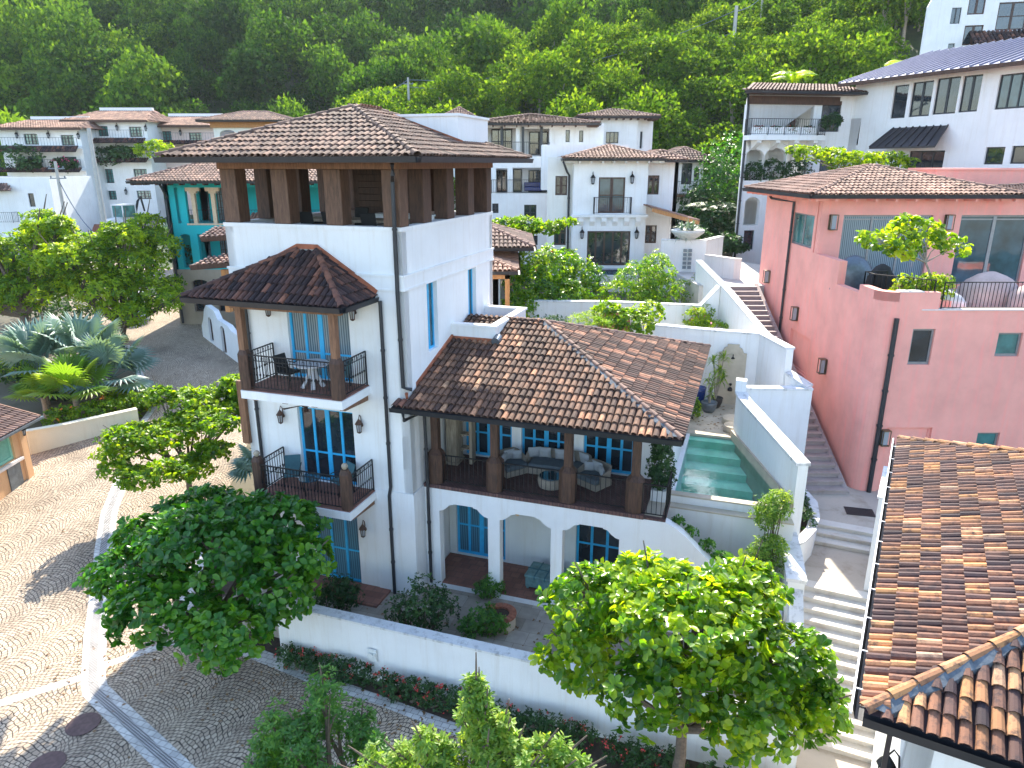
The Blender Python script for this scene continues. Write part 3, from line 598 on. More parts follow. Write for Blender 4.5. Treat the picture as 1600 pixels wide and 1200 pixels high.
# roof terrace box
mb = MB(); mb.box(0, 1.55, 3.3, 3.5, 7.0, 7.68); mb.box(1.35, 1.55, 3.5, 6.4, 6.5, 7.68); mb.box(0, 1.55, 6.4, 6.6, 6.5, 7.68); mb.box(0, 1.6, 3.25, 3.52, 7.68, 7.76); mb.box(1.33, 1.6, 3.52, 6.38, 7.68, 7.76); mb.box(0, 1.6, 6.38, 6.65, 7.68, 7.76); mb.box(0, 1.35, 3.5, 6.4, 6.9, 7.02)
H.part('roof_terrace', mb, 'white')
mb = MB(); mb.tube([(1.62, 3.1, 7.28), (1.62, 3.4, 7.36)], .14, 12); H.part('vent_pipe', mb, 'zinc')
b = MB(); b.box(0, 1.2, 0, .5, 0, .18); ac = b.build('cushion_bundle', 'greycloth', None, H.W(.35, 4.6, 7.03), .05); ac.rotation_euler = (0, 0, HY + .5); tag(ac, 'rolled white cushion lying in the small walled roof terrace beside the tower', 'cushion')
# fan under upper balcony
fan = thing('ceiling_fan', 'dark ceiling fan hanging under the upper balcony of the white tower', 'ceiling fan', H.W(-3.0, -.85, 5.9), HY)
mb = MB(); mb.lathe((0, 0, 0), [(.03, .25), (.03, .1), (.12, .07), (.13, -.02), (.06, -.08), (.02, -.1)], 12); mb.build('motor', 'darkwood', fan)
for k in range(5): 
    mb = MB(); a = k * 2 * math.pi / 5 + .3; d = Vector((math.cos(a), math.sin(a), 0)); q = Vector((-d.y, d.x, 0)); mb.mesh([d * .12 - q * .03, d * .68 - q * .08, d * .68 + q * .08 + Vector((0, 0, .02)), d * .12 + q * .03 + Vector((0, 0, .01)), d * .12 - q * .03 - Vector((0, 0, .015)), d * .68 - q * .08 - Vector((0, 0, .015)), d * .68 + q * .08, d * .12 + q * .03], [(0, 1, 2, 3), (4, 7, 6, 5), (0, 4, 5, 1), (1, 5, 6, 2), (2, 6, 7, 3), (3, 7, 4, 0)]); mb.build('fan_blade', 'darkwood', fan)
# lamp and speaker in the arcade
lp = thing('pendant_lamp', 'small lit glass lamp hanging in the middle ground floor arch', 'lamp', H.W(2.95, 1.4, 2.2), HY)
mb = MB(); mb.tube([(0, 0, .4), (0, 0, .12)], .012, 5); mb.lathe((0, 0, 0), [(.02, .14), (.09, .1), (.09, .08)], 8); mb.build('bracket', 'iron', lp); mb = MB(); mb.lathe((0, 0, 0), [(.05, -.1), (.08, .0), (.07, .08)], 10); mb.build('lamp_glass', 'bulb', lp)
b = MB(); b.box(-.12, .12, -.1, .1, -.14, .14); b.box(-.02, .02, .1, .3, -.02, .02); o = b.build('wall_speaker', 'rubber', None, H.W(3.75, 2.45, 2.2)); o.rotation_euler = (.2, 0, HY); tag(o, 'black box speaker fixed high in the middle ground floor arch', 'speaker')

# ---- furniture
def at(o, s, t, z, r=0): o.location = H.W(s, t, z); o.rotation_euler = (0, 0, HY + r); return o
def pillow(par, x, y, z, rx, rz, w_=.42, mat='cushion'):
    m_ = MB(); n_ = 6; vs = []
    for sgn in (1, -1):
        for i in range(n_ + 1):
            for j in range(n_ + 1):
                a, b = i / n_ * 2 - 1, j / n_ * 2 - 1; h = .085 * max(0, (1 - a ** 4) * (1 - b ** 4)) ** .6; k = 1 - .07 * (1 - abs(a)) * abs(b) - .07 * (1 - abs(b)) * abs(a); vs.append((a * w_ / 2 * k, sgn * h, b * w_ / 2 * k))
    fs = []
    for q in range(2):
        for i in range(n_):
            for j in range(n_): k = q * (n_ + 1) ** 2 + i * (n_ + 1) + j; f = (k, k + 1, k + n_ + 2, k + n_ + 1); fs.append(f if q else f[::-1])
    m_.mesh(vs, fs); o = m_.build('pillow', mat, par, (x, y, z), 0, True); o.rotation_euler = (rx, 0, rz)
def seat_shell(par, w_, d_, zs=.36, zb=.72):
    m_ = MB(); n_ = 14; vo = []
    for i in range(n_ + 1):
        a = -math.pi * .5 + (math.pi * 2) * 0; t = i / n_; ang = math.pi * (1.08 - 1.16 * t); x = math.cos(ang); y = math.sin(ang)
        x = math.copysign(abs(x) ** .45, x) * w_ / 2; y = math.copysign(abs(y) ** .45, y) * d_ / 2; h = zs + .16 + (zb - zs - .16) * max(0, math.sin(math.pi * t)) ** .5
        vo.append((x, y, h))
    vs = []; fs = []
    for (x, y, h) in vo:
        k = .9; vs += [(x * .93, y * .93, .08), (x * 1.03, y * 1.03, h), (x * .95, y * .95 - .02, h), (x * .86, y * .86, .08)]
    for i in range(n_):
        for a, b in ((0, 1), (1, 2), (2, 3)): fs.append((i * 4 + a, (i + 1) * 4 + a, (i + 1) * 4 + b, i * 4 + b))
    m_.mesh(vs, fs); m_.box(-w_ * .46, w_ * .46, -d_ * .44, d_ * .44, .06, zs - .1); m_.build('wicker_frame', 'wicker', par)
    m_ = MB(); m_.box(-w_ * .43, w_ * .43, -d_ * .45, d_ * .4, zs - .1, zs + .06); m_.build('seat_cushion', 'seatpad', par, None, .04)
sofa = at(thing('sofa', 'grey wicker sofa with four grey pillows on the tiled loggia', 'sofa'), 3.9, 2.72, 3.1); seat_shell(sofa, 2.1, .85)
for x, r in ((-.85, .5), (-.5, .1), (.05, 0), (.3, -.1), (.85, -.5)): pillow(sofa, x, .12 if abs(x) > .6 else .2, .62, .28, r)
for s, t, r, lb in ((2.45, 2.3, -.9, 'wicker armchair with pillows behind the second loggia post, left of the sofa'), (5.2, 2.2, .5, 'wicker armchair with pillows to the right of the grey sofa')):
    a = at(thing('armchair', lb, 'armchair', group='wicker armchairs on the loggia'), s, t, 3.1, -r); seat_shell(a, .92, .85); pillow(a, 0, .2, .6, .3, 0); pillow(a, -.24, .08, .58, .25, .6, .36); pillow(a, .24, .08, .58, .25, -.6, .36)
ct = at(thing('coffee_table', 'round drum coffee table with a blue green top in front of the grey sofa', 'table'), 3.95, 1.75, 3.1)
mb = MB(); mb.lathe((0, 0, 0), [(.3, .0), (.4, .05), (.43, .2), (.42, .34), (.4, .36)], 24); mb.build('drum_base', 'wicker', ct); mb = MB(); mb.lathe((0, 0, 0), [(.37, .362), (.375, .385), (.37, .395)], 24); mb.build('table_top', 'glassblue', ct)
cb = at(thing('cabinet', 'tall weathered cream cabinet with a ladder shelf standing at the left end of the loggia', 'cabinet'), .5, 2.6, 3.1)
mb = MB(); mb.box(-.38, .0, -.28, .3, 0, 2.3); mb.box(-.42, .04, -.32, .34, 2.2, 2.32); mb.box(-.42, .04, -.32, .34, 0, .1); mb.build('carcass', 'greywood', cb, None, .01)
mb = MB(); mb.box(.36, .46, -.05, .3, 0, 2.2)
for z in (.5, 1.0, 1.5, 2.0): mb.beam((.02, .1, z - .1), (.4, .1, z + .15), .04); mb.box(.02, .36, .0, .3, z, z + .03)
mb.build('ladder_shelf', 'greywood', cb)
# upper balcony table & chairs
tb = at(thing('balcony_table', 'grey table on white splayed legs on the upper balcony', 'table'), -2.75, -.75, 6.45)
mb = MB(); mb.lathe((0, 0, .7), [(.5, 0), (.52, .02), (.5, .05)], 20); mb.build('table_top', 'greycloth', tb)
for k in range(4): mb = MB(); a = k * math.pi / 2 + .6; mb.tube([(0.05 * math.cos(a), .05 * math.sin(a), .7), (.1 * math.cos(a), .1 * math.sin(a), .4), (.3 * math.cos(a), .3 * math.sin(a), 0)], [.05, .06, .07], 8); mb.build('leg', 'greycloth', tb)
def chair(nm, lb, s, t, z, r, grp, mat='darkteal', fr='iron', sc=1.0):
    c = at(thing(nm, lb, 'chair', group=grp), s, t, z, r)
    m_ = MB(); m_.box(-.25, .25, -.24, .24, .38, .44); m_.build('seat', mat, c, None, .02)
    m_ = MB(); m_.mesh([(-.24, .22, .42), (.24, .22, .42), (.25, .36, .9), (-.25, .36, .9), (-.24, .26, .42), (.24, .26, .42), (.25, .4, .9), (-.25, .4, .9)], [(0, 1, 2, 3), (4, 7, 6, 5), (0, 3, 7, 4), (1, 5, 6, 2), (3, 2, 6, 7)]); m_.build('backrest', mat, c, None, .02)
    for x in (-.24, .24):
        for y in (-.22, .24): m_ = MB(); m_.tube([(x, y, .4), (x * 1.08, y * 1.1, 0)], .016, 6); m_.build('leg', fr, c)
        m_ = MB(); m_.tube([(x, -.22, .42), (x * 1.1, -.2, .62), (x * 1.1, .3, .64)], .016, 6); m_.build('armrest', fr, c)
    return c
chair('balcony_chair', 'dark chair left of the table on the upper balcony', -3.55, -.75, 6.45, 1.4, 'upper balcony chairs', 'rubber'); chair('balcony_chair', 'blue seated chair right of the table on the upper balcony', -1.95, -.6, 6.45, -1.3, 'upper balcony chairs', 'darkteal')
chair('lounge_chair', 'dark blue sling chair by the left side railing of the lower balcony', -3.95, -.55, 2.98, .5, 'lower balcony chairs'); chair('lounge_chair', 'dark blue sling chair before the blue doors of the lower balcony', -2.2, -.5, 2.98, -.5, 'lower balcony chairs')
t2 = at(thing('side_table', 'small glass topped metal table between two lower balcony chairs', 'table'), -3.1, -.85, 2.98)
mb = MB(); mb.lathe((0, 0, .5), [(.33, 0), (.34, .02), (.33, .03)], 20); mb.build('table_top', 'glassblue', t2)
for k in range(4): mb = MB(); a = k * math.pi / 2; mb.tube([(.3 * math.cos(a), .3 * math.sin(a), .5), (.26 * math.cos(a), .26 * math.sin(a), 0)], .014, 6); mb.build('leg', 'iron', t2)
# belvedere furniture
dt = at(thing('dining_table', 'long wooden dining table in the open tower belvedere', 'table'), -2.6, 2.2, 10.15)
mb = MB(); mb.box(-1.9, 1.9, -.5, .5, .92, 1.0); mb.build('table_top', 'greywood', dt)
for x in (-1.6, 1.6): mb = MB(); mb.box(x - .08, x + .08, -.35, .35, 0, .92); mb.build('leg', 'greywood', dt)
bc = at(thing('bar_counter', 'white bar counter in front of the dark timber screen of the belvedere', 'counter'), -1.6, 3.3, 10.15); mb = MB(); mb.box(-1.0, 1.1, -.3, .3, 0, 1.05); mb.build('base', 'white', bc); mb = MB(); mb.box(-1.05, 1.15, -.35, .35, 1.05, 1.1); mb.build('counter_top', 'offwhite', bc)
for i, (s, t, r, lb) in enumerate(((-3.7, 1.35, 3.1, 'black chair nearest the front left of the belvedere table'), (-2.9, 1.35, 3.1, 'black chair at the middle front of the belvedere table'), (-1.6, 1.35, 3.2, 'black chair at the front right of the belvedere table'), (-3.2, 3.1, 0, 'high backed black chair behind the belvedere table'))):
    c = chair('dining_chair', lb, s, t, 10.32, r, 'black chairs round the belvedere table', 'rubber'); c.scale = (1, 1, 1.22)
# ottoman chest
ch = at(thing('storage_chest', 'weathered green chest with rope patterned lid between the arcade pillars', 'chest'), 3.9, 1.65, -.42, -.05)
mb = MB(); mb.box(-.62, .62, -.42, .42, .08, .42); mb.build('box', 'greenchest', ch, None, .02)
mb = MB(); mb.box(-.65, .65, -.45, .45, .43, .52); mb.build('lid', 'greenchest', ch, None, .03)
mb = MB(); [mb.box(x - .02, x + .02, -.46, .46, .4, .535) for x in (-.3, .05, .38)]; mb.box(-.66, .66, -.02, .02, .42, .535); mb.build('strap', 'darkteal', ch)
for x in (-.55, .55):
    for y in (-.35, .35): mb = MB(); mb.box(x - .04, x + .04, y - .04, y + .04, 0, .08); mb.build('foot', 'greenchest', ch)
# ================================================================ ground, road, courtyard, stairs
def sm(a, b, x): t = min(1, max(0, (x - a) / (b - a))); return t * t * (3 - 2 * t)
def gl_(X, Y): return -1.5 + 0.1 * max(0, min(Y, 100) - 20)
def hill(X, Y):
    z = gl_(X, Y)
    r = sm(-3, 5, X) * sm(25, 37, Y) * 4.6 * (1 - .35 * sm(60, 90, Y)); z += r
    back = max(0, Y - (118 - .10 * X)) ; z2 = z + .50 * back * sm(0, 30, back) 
    crest = max(6, 15.5 + (X + 24) * .215); fr = sm(66, 118, Y + max(0, (X - 20)) * .25) * (1 - .5 * sm(125, 165, Y)); z3 = z + (crest - z) * fr * sm(-45, -18, X) if crest > z else z
    w_ = math.sin(X * .09) * 1.2 + math.sin(Y * .07 + X * .05) * 1.5
    return max(z2, z3) + w_ * sm(85, 130, Y)
def terrain():
    xs = [-330, -260, -200] + list(range(-160, 161, 5)) + [200, 260, 330]; xs = sorted(set(xs + [x / 2 for x in range(-60, 60, 3)]))
    ys = [-60, -20, 0, 8] + [10 + 1.5 * i for i in range(30)] + list(range(55, 330, 6)) + [360, 400, 460]
    mb = MB(); k = {}
    for j, y in enumerate(ys):
        for i, x in enumerate(xs):
            z = hill(x, y) - .06
            if -60 < x < 0 or True:
                if 0 < y < 40 and 3 < x < 30: z = min(z, -1.6)
            mb.v.append((x, y, z))
    nx = len(xs)
    for j in range(len(ys) - 1):
        for i in range(nx - 1): mb.f.append((j * nx + i, j * nx + i + 1, (j + 1) * nx + i + 1, (j + 1) * nx + i)); mb.t.append(.5); mb.mi.append(0 if ys[j] < 62 and xs[i] < 60 else 1)
    o = mb.build('ground', ['ground', 'hillground'], None, None, 0, True); tag(o, kind='structure')
terrain()
def sheet(name, pts, mat, dz, kind='structure', res=2.0, flat=None):
    """a sheet draped on the road surface: polygon in world x,y"""
    bm = bmesh.new(); vs = [bm.verts.new((p[0], p[1], 0)) for p in pts]; bm.faces.new(vs)
    xs = [p[0] for p in pts]; ys = [p[1] for p in pts]
    for y in np.arange(math.ceil(min(ys)), max(ys), res): bmesh.ops.bisect_plane(bm, geom=bm.verts[:] + bm.edges[:] + bm.faces[:], plane_co=(0, float(y), 0), plane_no=(0, 1, 0))
    for v in bm.verts: v.co.z = (gl_(v.co.x, v.co.y) if flat is None else flat) + dz
    bm.normal_update()
    for f in bm.faces:
        if f.normal.z < 0: f.normal_flip()
    me = bpy.data.meshes.new(name); bm.to_mesh(me); bm.free(); me.materials.append(MATS[mat]); o = bpy.data.objects.new(name, me); COL.objects.link(o); return tag(o, kind=kind)
sheet('road', [(-45, -4), (3.6, -4), (3.6, 13.0), (1.2, 13.9), (-.84, 15.2), (-3.59, 16.55), (-5.59, 17.35), (-7.84, 18.5), (-9.8, 19.3), (-10.9, 20.8), (-11.6, 24), (-12.6, 30), (-14, 40), (-15, 52), (-17, 60), (-28, 72), (-40, 82), (-46, 94), (-70, 94), (-60, 80), (-44, 68), (-36, 57), (-31, 49.5), (-26, 46.5), (-21.0, 38.6), (-19.4, 36), (-19.2, 34.4), (-22.7, 31.4), (-45, 20)], 'cobble', .0)
def strip(name, pts, wl, wr, mat, dz, close=None):
    """ribbon along pts with widths to the left / right"""
    L_ = []; R_ = []
    for i, p in enumerate(pts):
        a = Vector(pts[max(i - 1, 0)]); b = Vector(pts[min(i + 1, len(pts) - 1)]); d = (b - a).normalized(); q = Vector((-d.y, d.x)); L_.append(tuple(Vector(p) + q * wl)); R_.append(tuple(Vector(p) - q * wr))
    return sheet(name, R_ + L_[::-1], mat, dz)
gut_ = [(-17.5, 29.45), (-16.55, 26.33), (-15.4, 23.74), (-14.35, 21.54), (-13.35, 19.4), (-12.15, 17.15), (-11.85, 16.72), (-11.35, 16.32), (-8.35, 14.0), (-3, 9.8)]
strip('gutter_strip', gut_, .32, .32, 'granite', .006); strip('gutter_channel', gut_, .10, .14, 'pebble', .011)
strip('paving_band', [(-30, 8.4), (-14.3, 16.15), (-12.5, 17.28)], .15, .15, 'granite', .003); strip('paving_band', [(-12.15, 17.8), (-10.1, 19.2)], .15, .15, 'granite', .004)
curb = [(-11.6, 24.2), (-10.9, 20.8), (-9.9, 19.3), (-7.84, 18.5), (-5.59, 17.35), (-3.59, 16.55), (-.84, 15.2), (1.2, 13.9), (3.7, 12.4)]
strip('kerb_strip', curb, .06, .42, 'granite', .008)
strip('kerb_strip', [(-26.0, 46.3), (-21.3, 39.2), (-19.6, 36.4), (-19.3, 34.6)], .3, .05, 'granite', .006)
for p, lb in (((-11.45, 15.43), 'round rusty manhole cover right beside the pale gutter strip'), ((-11.58, 14.1), 'round rusty manhole cover cut by the lower picture edge')):
    mc = thing('manhole_cover', lb, 'manhole cover', (p[0], p[1], -1.492), 0, 'manhole covers')
    mb = MB(); mb.lathe((0, 0, 0), [(.42, 0), (.42, .012), (.38, .016)], 28); mb.build('cover', 'manhole', mc)
# planting bed between wall and kerb
def lp_(pts): return [tuple(H.W(s, t, 0)[:2]) for s, t in pts]
sheet('planting_bed', lp_([(-6.1, 3), (-6.1, -1.5), (-3.2, -2.0), (11.0, -3.0), (11.0, -5.9), (8, -4.95), (5.5, -4.25), (3.7, -3.9), (1, -3.58), (-1.5, -3.3), (-4.0, -2.9), (-6.0, -2.6), (-7.5, -1.5), (-9.1, 1.1), (-9.3, 3)]), 'soil', .03)
mb = MB(); mb.box(-3.0, 11.2, -2.8, .73, -1.55, -.62); mb.box(-5.9, -3.0, -2.3, .73, -1.55, -.66); mb.box(-6.6, -5.9, -1.4, 4, -1.55, -1.2); o = mb.build('patio', 'patio', None, (H.X, H.Y, 0)); o.rotation_euler = (0, 0, HY); tag(o, kind='structure')
mb = MB(); mb.box(.04, 7.0, .75, 2.6, -.95, -.45); mb.box(-4.4, -.95, -1.0, 0, -.63, -.55); o = mb.build('terrace_tiles', 'tilefloor', None, (H.X, H.Y, 0)); o.rotation_euler = (0, 0, HY); tag(o, kind='structure')

def miter(pts, th, side=0):
    n_ = len(pts); A = []; Bq = []
    for i in range(n_):
        p = Vector(pts[i]); d0 = (p - Vector(pts[i - 1])).normalized() if i > 0 else None; d1 = (Vector(pts[i + 1]) - p).normalized() if i < n_ - 1 else None
        d0 = d0 or d1; d1 = d1 or d0; n0 = Vector((-d0.y, d0.x)); n1 = Vector((-d1.y, d1.x)); m_ = (n0 + n1).normalized(); k = 1 / max(.4, m_.dot(n0))
        A.append(p + m_ * k * th * (.5 + side)); Bq.append(p - m_ * k * th * (.5 - side))
    return A, Bq
def lowwall(name, label, pts, z0, zt, th=.3, mat='white', cap='walltop', local=True, group=None, capw=.04, caph=.06):
    n_ = len(pts); zt = zt if isinstance(zt, (list, tuple)) else [zt] * n_; P3 = [H.W(p[0], p[1], 0)[:2] for p in pts] if local else pts
    o = thing(name, label, 'wall', (*P3[0], z0), 0, group); org = Vector((*P3[0], z0))
    def run(th_, za, zb, m_, nm):
        A, Bq = miter(P3, th_); mb = MB(); vs = []
        for i in range(n_): vs += [Vector((*A[i], za[i])) - org, Vector((*Bq[i], za[i])) - org, Vector((*Bq[i], zb[i])) - org, Vector((*A[i], zb[i])) - org]
        fs = [(0, 3, 2, 1), ((n_ - 1) * 4, (n_ - 1) * 4 + 1, (n_ - 1) * 4 + 2, (n_ - 1) * 4 + 3)]
        for i in range(n_ - 1):
            k = i * 4; q = k + 4; fs += [(k, q, q + 3, k + 3), (k + 1, k + 2, q + 2, q + 1), (k + 3, q + 3, q + 2, k + 2), (k, k + 1, q + 1, q)]
        mb.mesh(vs, fs); return mb.build(nm, m_, o)
    run(th, [z0] * n_, zt, mat, 'wall_body'); run(th + capw * 2, zt, [z + caph for z in zt], cap, 'coping'); return o
lowwall('courtyard_wall', 'long white garden wall with a pale coping above the red flowered hedges', [(-3.1, -2.9), (11.25, -2.95), (11.25, -1.2), (11.2, .2)], -1.6, [.36, .36, 1.2, 2.0], .28)
mb = MB(); mb.box(0, .28, 0, .03, 0, .4); mb.tube([(.1, -.03, .2), (.1, -.05, .2)], .09, 12); mb.box(.2, .26, -.05, 0, .18, .3); o = mb.build('meter_box', 'offwhite', None, H.W(-.05, -3.13, -.75)); o.rotation_euler = (0, 0, HY); tag(o, 'small white meter box on the long garden wall above the hedge gap', 'meter box')
lowwall('planter_wall', 'low white planter wall in front of the two pale bushes by the pool', [(9.42, .1), (10.95, .1)], -1.5, 1.1, .3)
lowwall('stair_wall', 'thick white wall with a grey weathered top between the pale bushes and the wide steps', [(11.2, .05), (11.15, 1.4), (11.05, 2.8)], -1.5, 2.15, .42, capw=.05, caph=.1)
mb = MB(); mb.prism([(7.0, 1.05), (11.0, .25), (11.0, 2.6), (7.0, 2.6)], -1.5, .92); o = mb.build('planter_soil', 'soil', None, (H.X, H.Y, 0)); o.rotation_euler = (0, 0, HY); tag(o, kind='structure')
arc = [(11.15, 2.8), (11.5, 3.3), (11.85, 4.2), (12.05, 5.3), (12.05, 6.4), (11.75, 7.3), (11.3, 7.6)]
lowwall('curved_planter', 'curved white planter wall at the foot of the narrow stairs', arc, -.5, [1.75, 1.7, 1.65, 1.6, 1.6, 1.6, 1.6], .22)
mb = MB(); mb.prism(arc + [(10.9, 3.4)], -.5, 1.4); o = mb.build('planter_soil', 'soil', None, (H.X, H.Y, 0)); o.rotation_euler = (0, 0, HY); tag(o, kind='structure')
# pool
def hobj(name, mb, mat, **k): o = mb.build(name, mat, None, (H.X, H.Y, 0), k.pop('bevel', 0)); o.rotation_euler = (0, 0, HY); return tag(o, **k)
pool = Bld('swimming_pool', 'small green tiled swimming pool with white wall along its right side', 'pool', *H.W(7.6, 2.6, 0)[:2], HY, .5)
def pl_(pts): return [(a - 7.6, b - 2.6) for a, b in pts]
mb = MB(); mb.prism(pl_([(7.62, 2.62), (11.1, 2.62), (9.2, 8.3), (7.62, 8.3)]), .5, 1.6); pool.part('pool_floor', mb, 'poolbasin')
mb = MB()
for k in range(5): t = 4.7 + k * .72; mb.prism(pl_([(7.62, t), (10.99 - (t - 2.6) * .335, t), (9.15, 8.35), (7.62, 8.35)]), 1.6 + k * .27, 1.6 + (k + 1) * .27)
pool.part('pool_steps', mb, 'poolstep')
mb = MB(); mb.prism(pl_([(7.55, 2.45), (11.1, 2.45), (11.02, 2.72), (7.55, 2.72)]), -1.0, 3.04); mb.prism(pl_([(7.502, 2.72), (7.66, 2.72), (7.66, 8.2), (7.502, 8.2)]), .5, 3.04); mb.prism(pl_([(7.5, 2.15), (11.15, 2.15), (11.1, 2.447), (7.5, 2.447)]), -1.0, 2.78); pool.part('pool_rim', mb, ['white'])
mb = MB(); mb.prism(pl_([(7.55, 2.45), (11.1, 2.45), (11.02, 2.72), (7.55, 2.72)]), 3.04, 3.09); mb.prism(pl_([(7.5, 2.13), (11.15, 2.13), (11.1, 2.445), (7.5, 2.445)]), 2.78, 2.82); pool.part('pool_coping', mb, 'travertine')
mb = MB(); mb.face([(*p, 2.97) for p in pl_([(7.66, 2.72), (11.0, 2.72), (9.12, 8.1), (7.66, 8.1)])]); pool.part('pool_water', mb, 'water')
mb = MB(); mb.prism(pl_([(11.02, 2.72), (11.1, 2.45), (9.3, 8.2), (9.1, 8.2)]), .5, 3.3); pool.part('pool_side', mb, 'travertine')
lowwall('pool_wall', 'tall white wall sloping down beside the green swimming pool', [(9.33, 8.35), (9.45, 7.9), (11.25, 2.75)], .3, [4.72, 4.62, 4.4], .3, capw=.06, caph=.1)
lowwall('corner_wall', 'white wall running from the pool wall to the narrow stairs', [(9.3, 8.5), (10.9, 9.1), (11.8, 9.42)], -.5, [4.85, 4.8, 4.8], .28, capw=.05, caph=.08)
b = MB(); b.box(-.19, .19, -.19, .19, 0, .42); hb = b.build('wall_pier', 'white', None, H.W(9.32, 8.43, 4.8)); hb.rotation_euler = (0, 0, HY); tag(hb, 'short square white pier on top of the far end of the pool wall', 'pier')
lowwall('deck_wall', 'high white wall enclosing the pool deck with the stone outdoor shower', [(5.6, 12.5), (7.8, 12.25), (9.95, 12.2), (10.95, 9.95)], 1.5, 6.12, .28, capw=.05, caph=.08)
lowwall('ledge_wall', 'low white ledge stepping down behind the pool wall beside the stairs', [(10.98, 9.9), (11.75, 9.45)], -.5, [5.2, 4.85], .4, capw=.05, caph=.08)
mb = MB(); mb.prism([(7.5, 8.0), (9.35, 8.0), (9.5, 8.6), (10.9, 9.6), (9.95, 12.2), (7.5, 12.3)], 1.0, 3.07); mb.box(7.0, 7.5, .9, 2.9, 2.6, 3.05); mb.prism([(3.5, 9.9), (7.5, 9.9), (7.5, 12.3), (3.5, 12.6)], 1.0, 3.06); hobj('pool_deck', mb, 'travertine', kind='structure')
for (s, t, z, r, lb) in ((9.15, 9.6, 3.07, .42, 'round stone stepping block nearer the shower'), (9.2, 8.75, 3.07, .38, 'round stone stepping block next to the pool wall end')):
    b = MB(); b.lathe((0, 0, 0), [(r * .92, 0), (r, .04), (r, .2), (r * .95, .24)], 28); o = b.build('stepping_stone', 'travertine', None, H.W(s, t, z), .0); tag(o, lb, 'stepping stone', 'round stone blocks on the pool deck')
sh = Bld('outdoor_shower', 'cream stone outdoor shower panel with a scalloped top on the deck wall', 'shower', *H.W(8.85, 12.0, 0)[:2], HY, 3.07)
mb = MB(); f_ = sh.fac(-.52, -.02, 0); f_.h = []; mb.wall(f_.P, [(0, 3.07), (1.1, 3.07), (1.1, 5.3), (.98, 5.32), (.9, 5.5), (.78, 5.56), (.78, 5.66), (.32, 5.66), (.32, 5.56), (.2, 5.5), (.12, 5.32), (0, 5.3)], [], .08); sh.part('stone_panel', mb, 'travertine', bevel=.01)
mb = MB(); mb.tube([(.05, .0, 5.2), (.05, -.2, 5.28), (.05, -.26, 5.2)], .018, 6); mb.lathe((.05, -.26, 5.12), [(.02, .08), (.08, .02), (.08, 0)], 12); sh.part('shower_head', mb, 'iron'); mb = MB(); mb.lathe((.05, -.08, 3.9), [(.02, 0), (.06, .04), (.05, .1)], 10); mb.lathe((.05, -.12, 3.75), [(.09, -.06), (.1, .02), (.05, .1)], 12); sh.part('tap', mb, 'rubber')
# wide stairs at the right, landings
def steps(name, c0, cu, cv, width, n_, rise, run, z0, mat, zbase, label=None, strf=None):
    """c0: near left corner at the bottom; cu: unit along the step, cv: unit up the flight"""
    mb = MB(); nb = MB(); c0 = Vector(c0); cu = Vector(cu).normalized(); cv = Vector(cv).normalized()
    for i in range(n_):
        a = c0 + cv * run * i; wl, wr_ = width if isinstance(width, tuple) else (0, width); z = z0 + rise * (i + 1)
        p = [a - cu * wl, a + cu * wr_, a + cu * wr_ + cv * run, a - cu * wl + cv * run]
        if i == n_ - 1 and strf: p = [p[0], p[1]] + strf
        mb.prism([tuple(q) for q in p], zbase, z - .04); e = -cv * .03
        nb.prism([tuple(p[0] + e), tuple(p[1] + e), tuple(p[2] + e * .0), tuple(p[3] + e * .0)], z - .0399, z)
    o = thing(name, label, 'stairs') if label else None
    mb.build('riser', mat, o); nb.build('tread', mat, o); return o
ca = R(-24); cu = (math.cos(ca), math.sin(ca)); cv = (-math.sin(ca), math.cos(ca))
b0 = H.W(11.45, -1.9, 0)
steps('wide_stairs', (b0.x, b0.y), cu, cv, (.45, 3.6), 13, .154, .35, -1.2, 'stepstone', -1.6, 'wide flight of pale stone steps going down between the garden wall and the tiled roof')
t0_ = Vector((b0.x, b0.y)) + Vector(cv) * 13 * .35
mb = MB(); q = [t0_ - Vector(cu) * .45, t0_ + Vector(cu) * 3.7, t0_ + Vector(cu) * 3.7 + Vector(cv) * 2.35, t0_ + Vector(cv) * 2.35 - Vector(cu) * .3]; mb.prism([tuple(v) for v in q], -1.6, .806); mb_ = mb
o = mb.build('landing', 'paving', None); tag(o, kind='structure')
t1_ = t0_ + Vector(cv) * 2.35 - Vector(cu) * .3
steps('short_stairs', tuple(t1_), cu, cv, 4.2, 3, .13, .38, .806, 'stepstone', -1.6, 'three broad stone steps between the two landings by the pink house')
t2_ = t1_ + Vector(cv) * 1.14
mb = MB(); mb.prism([tuple(t2_ + Vector(cv) * .0), tuple(t2_ + Vector(cu) * 6), (17.5, 24.5), (11.0, 24.6), (10.3, 23.2)], -1.6, 1.2); o = mb.build('landing', 'paving', None); tag(o, kind='structure')
mb = MB(); q0 = Vector((b0.x, b0.y)) - Vector(cv) * 9; mb.prism([tuple(q0 - Vector(cu) * 2.2), tuple(q0 + Vector(cu) * 6), tuple(q0 + Vector(cu) * 6 + Vector(cv) * 9.02), tuple(Vector((b0.x, b0.y)) - Vector(cu) * .1), tuple(H.W(11.5, -3.1, 0)[:2])], -1.6, -1.2); o = mb.build('lower_path', 'paving', None); tag(o, kind='structure')
